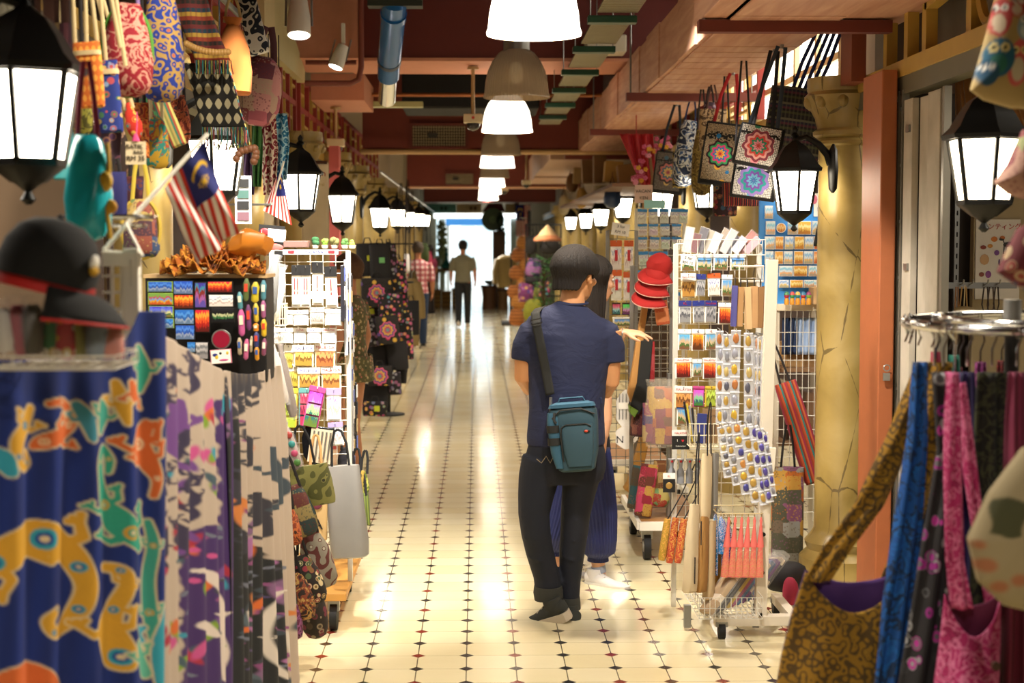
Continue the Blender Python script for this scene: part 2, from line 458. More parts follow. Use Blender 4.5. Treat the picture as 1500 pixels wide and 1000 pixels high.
# ---- lintels and transom lattices over both shop fronts
for side, x in (('left', -1.42), ('right', 1.93)):
    y0, y1 = (2, 44)
    m = MB(); m.box((x, (y0+y1)/2, 2.475), (.10, y1-y0, .07)); o = m.build('trim_lintel_'+side, YELLOW, smooth=False); struct(o)
    m = MB(); m.box((x, (y0+y1)/2, 2.40), (.08, y1-y0, .08)); struct(m.build('trim_lower_rail_'+side, M('#6e6a58', .5, .3), smooth=False))
    s = 1 if side == 'left' else -1
    struct(MB().box((x-s*.20, 26 if side == 'left' else 28, 3.25), (.06, 36 if side == 'left' else 32, 1.5)).build('wall_upper_'+side, CREAMW, smooth=False))
def lattice(name, x, y0, y1, z0, z1, cols=4, rows=4):
    m = MB()
    for k in range(cols+1): m.mat(0).box((x, y0+(y1-y0)*k/cols, (z0+z1)/2), (.05, .05, z1-z0))
    for k in range(rows+1): m.mat(0).box((x, (y0+y1)/2, z0+(z1-z0)*k/rows), (.045, y1-y0, .04))
    for k in range(cols):
        yc = y0+(y1-y0)*(k+.5)/cols; w = (y1-y0)/cols
        m.mat(1).box((x+.004, yc, (z0+z1)/2), (.03, .022, z1-z0))
        for j in range(rows):
            zc = z0+(z1-z0)*(j+.5)/rows
            m.box((x+.004, yc-w*.25, zc), (.03, w*.5, .022)) if (k+j) % 2 else m.box((x+.004, yc+w*.25, zc), (.03, w*.5, .022))
    return struct(m.build(name, [M('#8e2a22', .55), YELLOW], smooth=False))
lattice('window_1', -1.40, 7.2, 9.7, 2.52, 3.7, 5, 5)
lattice('window_2', -1.40, 10.3, 12.0, 2.52, 3.02, 4, 2)
lattice('window_3', -1.40, 12.3, 16.0, 2.52, 3.0, 6, 2)
lattice('window_4', -1.40, 16.3, 22.0, 2.52, 3.0, 8, 2)
lattice('window_5', 1.92, 10.5, 16.0, 2.52, 3.0, 6, 2)
struct(MB().box((-1.36, 10.0, 3.25), (.10, .5, 1.5)).build('wall_pier_left', M('#c3b083', .8), smooth=False))
# pale curved infill beside the lattice
pts = [(10.0, 2.95), (12.2, 2.95), (12.2, 3.05), (11.6, 3.2), (11.0, 3.45), (10.4, 3.8), (10.0, 3.95)]
m = MB(); a = [m.addv((-1.33, y, z)) for y, z in pts]; b = [m.addv((-1.39, y, z)) for y, z in pts]; m.face(a); m.face(b[::-1])
for k in range(len(pts)): m.face((a[k], b[k], b[(k+1) % len(pts)], a[(k+1) % len(pts)]))
struct(m.build('trim_curved_infill', M('#b9ac7c', .7), smooth=False))

# right shop front nearest the camera: orange post, S-bars and ovals over the lintel
struct(MB().box((1.835, 7.06, 1.235), (.07, .34, 2.47)).build('trim_orange_post', ORANGE, bevel=.006, smooth=False))
struct(MB().box((1.83, 7.55, 3.2), (.07, .22, 1.45)).build('trim_upper_post', M('#7c3b22', .6), smooth=False))
m = MB()
for y in (7.25, 6.9): m.box((1.93, y, 3.2), (.05, .06, 1.4))
m.box((1.93, 6.62, 2.62), (.05, .06, .22)); m.box((1.93, 6.40, 3.2), (.05, .06, .95)); m.bar((1.93, 6.62, 2.72), (1.93, 6.40, 2.74), .05, .06)
for y in (6.02, 5.30, 4.6): m.box((1.93, y, 3.0), (.05, .06, 1.0))
for y in (5.84, 5.50, 5.1, 4.8): m.tube([(1.93, y+.13*math.cos(q), 2.74+.21*math.sin(q)) for q in [2*PI*i/24 for i in range(24)]], .022, 6, closed=True)
m.box((1.93, 5.3, 2.86), (.04, 2.0, .04))
struct(m.build('trim_transom_bars', YELLOW))
struct(MB().box((2.15, 5.2, 3.25), (.05, 4.4, 1.5)).build('wall_transom_back', M('#8d8474', .8), smooth=False))
struct(MB().box((2.9, 7.35, 1.2), (1.9, .06, 2.4)).build('wall_shop_divider_right', M('#1a130c', .9), smooth=False))
struct(MB().box((-2.3, 5.6, 1.2), (1.7, .06, 2.4)).build('wall_shop_divider_left', M('#6b5640', .8), smooth=False))
# bright upstairs windows seen through the gap beside the duct
m = MB(); m.mat(0).box((2.05, 10.2, 2.95), (.05, 4.6, 1.5))
o = m.build('wall_bright_right', M('#efe8d8', .8), smooth=False); struct(o)
m = MB(); m.mat(0).box((2.0, 10.2, 2.88), (.02, 3.6, .95)); m.mat(1)
for k in range(7): m.box((1.98, 8.4+k*.6, 2.88), (.04, .05, .95))
for z in (2.42, 2.72, 3.05, 3.35): m.box((1.98, 10.2, z), (.04, 3.6, .04))
struct(m.build('window_6', [GLOW('#f3f0e2', 4.0), M('#d8c79a', .6)], smooth=False))

# ---- cross beams
def beam(name, y0, y1, z0, z1, x0=-1.3, x1=1.9, face=MAROON, under=SALMON, edge=True):
    m = MB(); m.mat(0).box(((x0+x1)/2, (y0+y1)/2, (z0+z1)/2), (x1-x0, y1-y0, z1-z0))
    if edge: m.mat(1).box(((x0+x1)/2, (y0+y1)/2, z0-.012), (x1-x0, y1-y0+.03, .024))
    return struct(m.build(name, [face, under], smooth=False))
beam('trim_beam_first', 12.0, 12.9, 3.12, 3.95, -1.0)  # salmon underside: lamplight from below is put into its colour
struct(MB().box((-1.13, 12.35, 3.53), (.52, 1.0, .86)).build('trim_beam_haunch', SALMON, smooth=False))
struct(MB().box((-1.15, 13.6, 3.0), (.44, 1.2, .22)).build('trim_haunch_step', SALMON, smooth=False))
beam('trim_beam_second', 17.2, 17.7, 2.74, 3.95, -1.25, 1.4, M('#7a3324', .7), M('#c9a06a', .6))
beam('trim_beam_third', 28.2, 28.8, 2.74, 3.95, -1.25, 1.9, M('#7a3324', .7), M('#c08a62', .6))
beam('trim_beam_fourth', 37, 37.6, 2.72, 3.95, -1.25, 1.9, MAROON, MAROON)
struct(MB().box((.3, 24, 3.9), (3.2, 8, .1)).build('trim_soffit', M('#4c2218', .8), smooth=False))
# ================================================================== overhead
# pendants with prismatic bell shades
def ribbed(col, rough, emit=0, alpha=1.0):
    t = NT('prismatic_glass'); x = t.sep(t.obj()); a = t.math('ARCTAN2', x[1], x[0]); w = t.math('SINE', t.math('MULTIPLY', a, 60)); t.bump(w, .5, .004)
    return t.end(col, rough, 0, Transmission_Weight=0.0, Emission_Color=c4(col), Emission_Strength=emit, Alpha=alpha)
LIT = ribbed('#fff0d8', .3, 4.5); UNLIT = ribbed('#b29a78', .18, .05, .82)
def pendant(y, lit, label):
    r = thing('pendant_lamp', label, 'lamp', (.26, y, 2.63), 0, 'pendant lamps over the aisle')
    m = MB(); prof = [(.212, 0), (.214, .012), (.207, .03), (.200, .10), (.185, .17), (.155, .235), (.115, .285), (.075, .31)]
    m.lathe(prof, 40, cap=False); m.lathe([(p[0]-.006, p[1]) for p in prof], 40, cap=False)
    m.build('shade', LIT if lit else UNLIT, r)
    MB().lathe([(.085, .30), (.085, .36), (.06, .37), (.06, .40), (.045, .41), (.045, .47), (.02, .49)], 20).build('neck', M('#8f8c86', .35, .7), r)
    MB().tube([(0, 0, .48), (0, 0, 1.3)], .012, 8).build('rod', STEEL, r)
    MB().ball((0, 0, .16), (.045, .045, .07)).build('bulb', GLOW('#ffe9c0', 14) if lit else GLOW('#ffdca0', 1.5), r)
    return r
pend = [('nearest pendant lamp with a glowing white bell shade, cut by the frame top', 1), ('unlit pendant lamp with a clear ribbed bell shade, second from the front', 0), ('glowing white bell pendant lamp just below the clear ribbed one', 1),
        ('unlit ribbed pendant lamp, fourth down the aisle', 0), ('glowing pendant lamp, fifth down the aisle', 1), ('unlit ribbed pendant lamp, sixth down the aisle', 0), ('glowing pendant lamp, seventh down the aisle', 1), ('small glowing pendant lamp, farthest but one down the aisle', 1), ('tiny glowing pendant lamp nearest the street doorway', 1)]
for (lb, li), y in zip(pend, (7, 10, 13, 16.4, 19, 22, 25.4, 29, 33)): pendant(y, li, lb)

# wall lanterns
PANE = GLOW('#fff0d6', 17.0)
def lantern(px, tip_y, Y, side, label, k=1.0, pane=PANE):
    p = P(px, tip_y, Y); r = thing('wall_lantern', label, 'lantern', p, 0, 'black wall lanterns on the columns')
    hexa = lambda rad, z: [Vector((rad*math.cos(PI/3*i+PI/6), rad*math.sin(PI/3*i+PI/6), z)) for i in range(6)]
    m = MB(); m.lathe([(.006, 0), (.018, .012), (.008, .03), (.02, .04), (.035, .05)], 12); m.rings([hexa(.04, .05), hexa(.085, .085), hexa(.09, .095)]); m.build('base_cap', IRON, r)
    lo, hi = .095, .30; a, b = hexa(.082, lo), hexa(.118, hi)
    f = MB()
    for i in range(6): f.bar(a[i], b[i], .012)
    for q in (a, b):
        for i in range(6): f.bar(q[i], q[(i+1) % 6], .012, .016)
    f.build('frame', IRON, r, smooth=False)
    for i in range(6):
        q = MB(); ids = [q.addv(v*.985+Vector((0, 0, v.z*.015))) for v in (a[i], a[(i+1) % 6], b[(i+1) % 6], b[i])]; q.face(ids)
        q.build('pane', pane, r, smooth=False)
    rf = MB(); rf.rings([hexa(.138, hi-.004), hexa(.142, hi+.010), hexa(.115, hi+.035), hexa(.092, hi+.075), hexa(.062, hi+.115), hexa(.03, hi+.135), hexa(.018, hi+.145)])
    rf.build('roof', IRON, r, ang=25)
    MB().lathe([(.018, hi+.14), (.012, hi+.16), (.024, hi+.172), (.012, hi+.185), (.017, hi+.20), (.003, hi+.22)], 12).build('finial', IRON, r)
    w = .18*side
    MB().tube([(0, 0, hi+.15), (w*.3, 0, hi+.165), (w*.65, 0, hi+.13), (w*.9, 0, hi+.08), (w, 0, hi+.03)], [.013, .014, .017, .02, .022], 8).build('arm', IRON, r)
    MB().loft([(w+.01*side, 0, hi-.11, .006, .012), (w+.01*side, 0, hi-.09, .02, .035), (w+.01*side, 0, hi, .024, .05), (w+.01*side, 0, hi+.10, .02, .035), (w+.01*side, 0, hi+.13, .006, .012)], 12).build('wall_plate', IRON, r)
    return r
lantern(42, 300, 3.55, -1, 'big black lantern at the far left, beside the black cap')
lantern(318, 318, 6.1, -1, 'black lantern glowing behind the striped crescent flag')
lantern(441, 333, 8.8, -1, 'black lantern in front of the white hanging banner')
lantern(502, 345, 11.6, -1, 'black lantern by the pink pillar, with a scrolled arm in full view')
lantern(557, 347, 16.2, -1, 'fourth black lantern counting away from the flag on the left side')
lantern(582, 342, 19.7, -1, 'fifth black lantern counting away from the flag on the left side')
lantern(598, 341, 22.9, -1, 'sixth black lantern counting away from the flag on the left side')
lantern(614, 339, 27.0, -1, 'far small lantern on the left, just over the plaid shirted man')
lantern(623, 338, 31.0, -1, 'farthest tiny lantern on the left side of the aisle')
lantern(1441, 340, 4.95, 1, 'big black lantern at the right, under the owl print bag', pane=GLOW('#ffeccb', 10.0))
lantern(1163, 339, 7.65, 1, 'black lantern fixed to the nearest marbled column on the right')
lantern(1036, 326, 10.5, 1, 'black lantern under the red embroidered bags on the right')
lantern(968, 334, 13.1, 1, 'black lantern half hidden by hanging blue packets on the right')
lantern(912, 332, 16.5, 1, 'black lantern above the orange topped blister packs on the right')
lantern(880, 342, 19.4, 1, 'right lantern above the head of the navy shirted man')
lantern(858, 344, 22.2, 1, 'small right lantern beside the conical hat')
lantern(836, 344, 26.5, 1, 'farthest tiny lantern on the right side of the aisle')

# timber cased duct with hanger bars
def ductmat():
    t = NT('duct_boards'); v = t.obj(); w = t.noise(t.map(v, (14, 1.2, 14)), 1.6, 5, .4)[0]
    return t.end(t.ramp(w, [(.25, '#a8735a'), (.55, '#bd8c70'), (.8, '#cc9f80')]), .6)
DUCT = ductmat()
dr = thing('air_duct', 'long boxed timber duct hung over the right side of the aisle', 'duct', (1.40, 6, 2.72))
edges = [0.4, 2.0, 2.7, 3.6, 4.3, 4.75, 5.6, 6.4, 7.2, 8.1, 8.8, 9.7, 10.5, 11.4]
for k, (a, b) in enumerate(zip(edges, edges[1:])):
    g = .008 if k % 2 else 0
    m = MB(); m.box((0, (a+b)/2, .165+g/2), (.54+2*g, b-a-.012, .33+g))
    for j in range(3): m.box((0, a+(b-a)*(j+.5)/3, -.006), (.50, (b-a)/3-.02, .012))
    m.build('duct_section', DUCT, dr, smooth=False, bevel=.004)
m = MB(); m.box((.10, .55, .30), (.95, 1.6, .6)); m.build('branch_box', DUCT, dr, smooth=False, bevel=.005)
for k, (px, py, Y) in enumerate([(1164, 30, 7.1), (1016, 137, 10.5), (930, 190, 13.8), (868, 227, 17.7)]):
    p = P(px, py, Y); m = MB(); m.box((1.45-1.40, p.y-6, -.035), (.88, .07, .055)); m.build('hanger_bar', M('#6b2c20', .6), dr, smooth=False)
    m = MB()
    for x in (-.36, .46): m.tube([(x, p.y-6, -.03), (x, p.y-6, 1.2)], .006, 6)
    m.build('hanger_rod', STEEL, dr)
# beams behind the duct end, further on
dr2 = thing('air_duct', 'shorter stepped duct far down the right side beyond the long one', 'duct', (1.25, 19, 2.72))
for k in range(3): MB().box((0, 1.2+k*2.6, .2+.02*(k % 2)), (.7, 2.5, .4)).build('duct_section', M('#a9846a', .6), dr2, smooth=False, bevel=.005)

# green cable tray
tr = thing('cable_tray', 'hanging green cable tray with ribbed metal panels beside the pendants', 'tray', (.75, 7, 2.93))
GREEN = M('#0f3f2a', .4); 
t = NT('ribbed_tin'); w = t.math('SINE', t.math('MULTIPLY', t.sep(t.obj())[1], 160)); t.bump(w, .6, .006); TIN = t.end(t.mix(t.noise(t.obj(), 8)[0], '#5c5238', '#8c8160'), .3, .7)
for k in range(7):
    y = .3+k*1.32
    MB().box((0, y, 0), (.27, .09, .04)).build('green_rung', GREEN, tr, smooth=False, bevel=.004)
    MB().box((.02, y+.66, .03), (.22, 1.1, .012)).build('ribbed_panel', TIN, tr, smooth=False)
m = MB()
for k in range(7):
    for x in (-.12, .12): m.tube([(x, .3+k*1.32, 0), (x, .3+k*1.32, 1.0)], .004, 5)
m.build('hanger_rod', STEEL, tr)
tr2 = thing('cable_tray', 'small distant green cable tray left of the pendant row', 'tray', (-.75, 18.4, 2.9))
for k in range(4):
    MB().box((0, k*.9, .02*k), (.33, .35, .04)).build('green_rung', M('#1d5a40', .4), tr2, smooth=False)
    m = MB(); [m.tube([(x, k*.9, .02*k), (x, k*.9, 1.0)], .005, 5) for x in (-.14, .14)]; m.build('hanger_rod', STEEL, tr2)

# blue hanging pipe with a steel end
bp = thing('hanging_pipe', 'blue painted pipe with a shiny steel end hanging from the ceiling', 'pipe', P(578, 5, 10.4))
q = lambda px, py, Y: P(px, py, Y)-bp.location
A, B, C = q(578, 5, 10.4), q(570, 92, 11.2), q(567, 146, 11.6)
ax = (B-A); bl = M('#1f5fa0', .25, .2)
MB().tube([A+Vector((0, 0, .5)), A, A.lerp(B, .98)], .083, 20).build('pipe', bl, bp)
MB().tube([A.lerp(B, .14), A.lerp(B, .22)], .090, 20).build('collar', bl, bp)
MB().tube([A.lerp(B, .92), A.lerp(B, .97)], .086, 20).build('collar', M('#16324f', .4), bp)
MB().tube([B, B.lerp(C, .35)], .080, 20).build('lower_pipe', bl, bp)
MB().tube([B.lerp(C, .3), C], [.064, .066], 20).build('steel_end', CHROME, bp)
MB().box(q(579, 4, 10.4), (.36, .14, .06)).build('ceiling_bracket', M('#20261a', .6), bp, smooth=False)

# pipes across the aisle
def pipe(name, label, pts, r, mt, cat='pipe'):
    o = MB().tube(pts, r, 10).build(name, mt); return tag(o, label, cat)
pipe('copper_pipe', 'thin coppery pipe running across under the first beam', [(-1.25, 14.0, 3.03), (1.9, 14.0, 3.03)], .018, M('#9a5a30', .4, .5))
pipe('conduit', 'red brown conduit dropping down beside the pink haunch and turning left', [(-.86, 11.75, 3.9), (-.86, 11.75, 3.02), (-.88, 11.75, 2.93), (-.94, 11.75, 2.9), (-1.28, 11.75, 2.9)], .022, M('#7c3a2a', .6))
pipe('conduit', 'second red brown conduit crossing the pink haunch above the first', [(-.90, 11.8, 3.06), (-1.28, 11.8, 3.06)], .018, M('#7c3a2a', .6))
pipe('tan_pipe', 'tan pipe running across below the air grille beam', [(-1.25, 17.0, 2.70), (1.9, 17.0, 2.70)], .03, M('#c29a68', .5))
tag(MB().box((-.83, 14.2, 2.96), (.7, .12, .05)).build('light_batten', M('#b3ad74', .5), bevel=.004), 'pale yellow batten fitting under the pink haunch', 'light fitting')

# air grilles
def grille(label, x0, x1, y, z0, z1, name='air_grille'):
    r = thing(name, label, 'grille', ((x0+x1)/2, y, z0)); w, h = x1-x0, z1-z0
    MB().box((0, .02, h/2), (w, .02, h)).build('recess', BLACK, r, smooth=False)
    m = MB(); t_ = .03
    for a, b in (((-w/2, 0, 0), (w/2, 0, 0)), ((-w/2, 0, h), (w/2, 0, h)), ((-w/2, 0, 0), (-w/2, 0, h)), ((w/2, 0, 0), (w/2, 0, h))): m.bar(a, b, t_)
    m.build('frame', M('#6d2d20', .6), r, smooth=False)
    m = MB(); n = 22
    for k in range(1, n): m.bar((-w/2+w*k/n, 0, 0), (-w/2+w*k/n, 0, h), .008)
    for k in range(1, 8): m.bar((-w/2, .006, h*k/8), (w/2, .006, h*k/8), .006)
    m.build('bars', M('#b7a27c', .5), r, smooth=False)
    MB().box((-.07, -.02, h*.52), (.10, .02, .05)).build('damper_knob', M('#3b362c', .5), r, smooth=False)
pa, pb = P(602, 216, 17.15), P(684, 182, 17.15); grille('barred air grille in the brown beam left of the third pendant', pa.x, pb.x, 17.17, pa.z, pb.z)
pa, pb = P(652, 271, 28.1), P(694, 253, 28.1); grille('distant air grille in the third beam', pa.x, pb.x, 28.17, pa.z, pb.z)

# dome cameras on drop rods
def dome_cam(label, px, py, Y, drop, r=.045):
    p = P(px, py, Y); t = thing('dome_camera', label, 'camera', p, 0, 'dome cameras hung over the aisle')
    MB().box((0, 0, .075), (.15, .12, .07)).build('housing', M('#d8c7a2', .5), t, smooth=False, bevel=.008)
    MB().ball((0, 0, .03), (.055, .055, .05)).build('dome', M('#2b2622', .08), t)
    MB().tube([(0, 0, .1), (0, 0, drop)], .015, 10).build('drop_rod', M('#b59a6c', .4, .4), t)
    MB().lathe([(.045, drop-.02), (.045, drop)], 16).build('ceiling_flange', M('#b59a6c', .4, .4), t)
    if px == 693: MB().ball((0, -.062, .08), (.012, .004, .012)).build('red_badge', M('#c03028', .5), t)
dome_cam('dome camera on a rod beside the second pendant lamp', 693, 188, 12.3, .48)
dome_cam('dome camera on a rod at the left end of the grille beam', 492, 222, 13.6, .385)
dome_cam('small distant dome camera right of the pendant row', 771, 274, 25.0, 1.24)
dome_cam('small distant dome camera close to the last pendants', 739, 283, 31.0, 1.24)

# track spotlights on the pink haunch
def spot(label, px, py, Y, k, aim):
    p = P(px, py, Y); t = thing('track_spotlight', label, 'spotlight', p, 0, 'track spotlights')
    MB().box((0, 0, .16*k), (.03*k, .05*k, .16*k)).build('bracket', M('#d8d3c8', .4), t, smooth=False, bevel=.004)
    d = Vector(aim).normalized(); a = Vector((0, 0, .06*k)); 
    MB().tube([a, a+d*.10*k, a+d*.19*k], [.045*k, .06*k, .062*k], 18).build('head', M('#e5e0d6', .4), t)
    MB().tube([a+d*.188*k, a+d*.195*k], .052*k, 18).build('lens', GLOW('#fff6e6', 14), t)
    [MB().tube([a+Vector((s*.065*k, 0, .05*k)), a+Vector((s*.068*k, 0, 0))+d*.14*k], .006*k, 6).build('yoke_arm', STEEL, t) for s in (-1, 1)]
spot('large white track spotlight at the top left pointing down at the racks', 438, 18, 9.0, 1.1, (.02, -.25, -1))
spot('small white track spotlight on the pink haunch, angled left', 503, 78, 11.5, .9, (-.35, -.2, -1))
# dark ceiling gear behind the beam
tag(MB().box((-.05, 15.2, 3.2), (1.3, .9, .45)).build('fan_coil_unit', M('#100d0b', .8), smooth=False, bevel=.02), 'black ventilation box hung behind the first beam', 'ventilation unit')
tag(MB().box((.98, 11.85, 3.2), (.30, .28, .13)).build('junction_box', M('#d0c7b0', .5), bevel=.01, smooth=False), 'pale junction box beside the second pendant lamp', 'box')
# ================================================================== left stalls
S = lambda Y: Y/FOC
# ---- printed sarongs: dye patterns are computed on the flat cloth and stored per vertex
def seg_sd(X, Y, pts):
    d = np.full(X.shape, 1e9)
    for (ax, ay, ar), (bx, by, br) in zip(pts, pts[1:]):
        vx, vy = bx-ax, by-ay; L = vx*vx+vy*vy+1e-9
        t = np.clip(((X-ax)*vx+(Y-ay)*vy)/L, 0, 1)
        d = np.minimum(d, np.hypot(X-ax-t*vx, Y-ay-t*vy)-(ar+(br-ar)*t))
    return d
def cover(d, soft=1.2): return np.clip(.5-d/soft, 0, 1)[..., None]
def ell(X, Y, x, y, a, b, rot=0):
    c, s = math.cos(rot), math.sin(rot); u = (X-x)*c+(Y-y)*s; v = -(X-x)*s+(Y-y)*c
    return (np.sqrt((u/a)**2+(v/b)**2)-1)*min(a, b)
def lay(col, d, c, soft=1.2): a = cover(d, soft); return col*(1-a)+np.array(lin(c))*a
def spline(p, n=5):
    if len(p) < 3: return p
    q = [p[0]]+list(p)+[p[-1]]; out = []
    for i in range(1, len(q)-2):
        for j in range(n):
            t = j/n; out.append(tuple(.5*(2*b+(c-a)*t+(2*a-5*b+4*c-d)*t*t+(3*b-a-3*c+d)*t**3) for a, b, c, d in zip(q[i-1], q[i], q[i+1], q[i+2])))
    return out+[p[-1]]
def gecko_sd(X, Y, spine, legs=True, k=1.0):
    d = seg_sd(X, Y, spline(spine))
    if legs:
        n = len(spine); 
        for i in legs if isinstance(legs, (list, tuple)) else (1, max(2, n//2)):
            (x, y, r), (x2, y2, _) = spine[i], spine[min(i+1, n-1)]
            tx, ty = x2-x, y2-y; L = math.hypot(tx, ty)+1e-6; tx /= L; ty /= L
            for s in (-1, 1):
                nx, ny = -ty*s, tx*s; kx, ky = x+nx*r*1.5, y+ny*r*1.5; fx, fy = kx+nx*r*.5-tx*r*.9, ky+ny*r*.5-ty*r*.9
                d = np.minimum(d, seg_sd(X, Y, [(x, y, r*.45), (kx, ky, r*.26), (fx, fy, r*.2)]))
                for q in (-1, 0, 1):
                    d = np.minimum(d, seg_sd(X, Y, [(fx, fy, r*.18), (fx-tx*r*.5+nx*q*r*.45, fy-ty*r*.5+ny*q*r*.45, r*.2)]))
    return d
def cloth(name, label, A, B, top, bot, nu, nv, fold, painter, side_slope=0.0, hem='sarong'):
    """A, B: (px, Y) ends of the rail; top(px)->py of the upper edge; the sheet hangs to height bot"""
    a, b = P(A[0], 357, A[1]), P(B[0], 357, B[1]); d = Vector((b.x-a.x, b.y-a.y, 0)); nrm = Vector((d.y, -d.x, 0)).normalized()
    vs, pxs, pys = [], [], []
    for j in range(nv+1):
        for i in range(nu+1):
            t = i/nu; q = a + d*t; px = 697.5 + q.x*FOC/q.y; zt = CAMZ+(357-top(px))*q.y/FOC
            v = j/nv; z = zt+(bot-zt)*v
            off = fold(t, v); p = q + nrm*off; p.z = z
            p.x += side_slope*v*t*t
            vs.append(p); pxs.append(px); pys.append(357+(CAMZ-z)*FOC/q.y)
    m = MB(); m.v = vs; n = nu+1
    for j in range(nv):
        for i in range(nu): m.face((j*n+i, j*n+i+1, (j+1)*n+i+1, (j+1)*n+i))
    o = m.build(name, PAINTED(.8, .15), ang=180, solid=.0015)
    paint(o, painter(np.array(pxs), np.array(pys)))
    tag(o, label, 'cloth', None); return o
def blue_paint(X, Y):
    c = np.ones(X.shape+(3,))*np.array(lin('#0b2a7a')); rs = np.random.RandomState(3)
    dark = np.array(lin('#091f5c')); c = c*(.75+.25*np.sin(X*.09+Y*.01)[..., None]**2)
    YEL, ORA, TEA, GRN, CRM = '#d6a02a', '#d9682c', '#2f9db4', '#2a9f86', '#dcc9a0'
    G = [([(-30, 850, 12), (-10, 825, 20), (30, 795, 24), (65, 790, 26), (95, 805, 20), (115, 832, 13), (123, 862, 11), (114, 895, 10), (96, 922, 9), (76, 930, 8), (68, 912, 7), (82, 896, 5)], YEL, [1, 4]),
         ([(48, 598, 6), (38, 622, 10), (24, 645, 11), (22, 668, 7), (33, 684, 6), (45, 678, 5), (40, 660, 3)], YEL, [1]),
         ([(72, 590, 4), (92, 588, 6), (107, 604, 7), (106, 622, 8), (90, 636, 11), (66, 646, 10), (54, 652, 5)], ORA, [4]),
         ([(115, 592, 6), (126, 612, 9), (132, 640, 6)], '#3d8fa6', [1]), ([(152, 588, 6), (152, 608, 9), (146, 632, 4)], '#3aa08e', [1]),
         ([(170, 560, 5), (177, 590, 9), (181, 618, 4)], YEL, [1]), ([(190, 560, 5), (195, 580, 8), (203, 560, 4)], ORA, [1]),
         ([(160, 690, 4), (161, 672, 5), (152, 656, 5), (144, 676, 6), (147, 712, 8), (153, 740, 12), (166, 762, 17), (182, 780, 17), (197, 802, 8)], GRN, [5, 7]),
         ([(216, 622, 7), (204, 650, 15), (213, 672, 12), (225, 700, 6), (221, 726, 4)], ORA, [1, 2]),
         ([(150, 832, 6), (168, 836, 7), (175, 856, 8), (160, 895, 9), (152, 925, 17), (165, 965, 20)], YEL, [2, 4]),
         ([(214, 765, 4), (219, 800, 6), (212, 850, 7), (213, 900, 8), (220, 950, 6)], '#3aa08e', [1, 3]), ([(240, 900, 10), (232, 950, 18), (228, 1000, 12)], '#2f9db4', [1]),
         ([(190, 945, 6), (196, 965, 9), (205, 990, 8)], '#5fb49a', [1]), ([(0, 1000, 14), (35, 1010, 36), (70, 1015, 22)], ORA, []),
         ([(-20, 680, 12), (0, 670, 14), (12, 690, 8)], TEA, []), ([(60, 1110, 10), (90, 1080, 22), (130, 1090, 16), (160, 1120, 8)], GRN, [1]), ([(205, 510, 6), (212, 540, 9), (208, 570, 5)], GRN, [1])]
    for sp, f, lg in G:
        d = gecko_sd(X, Y, sp, lg); c = lay(c, d-2.2, CRM, 2); c = lay(c, d, f, 1.5)
        ins = d < -1.5
        if len(sp) > 3:
            for (x, y, r) in sp[1::2]:
                alt = TEA if f in (YEL,) else (YEL if f != ORA else '#e8c8a0')
                for rr, cc in ((.62, alt), (.38, '#124a9a' if f == YEL else f), (.2, CRM)):
                    e = np.maximum(ell(X, Y, x, y, r*rr, r*rr), d+1.5); c = lay(c, e, cc, 1.5)
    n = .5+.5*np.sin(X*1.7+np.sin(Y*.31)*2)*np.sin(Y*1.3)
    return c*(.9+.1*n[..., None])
def blue_top(px): return 526 if px < 150 else 526-71*max(0, min(1, (px-150)/58))**1.6
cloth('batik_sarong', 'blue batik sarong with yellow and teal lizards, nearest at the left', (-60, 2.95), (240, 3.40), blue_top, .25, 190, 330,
      lambda t, v: .012*math.sin(t*34+v*2)*min(1, v*4+.3)+.03*math.sin(t*9+1)*v, blue_paint)
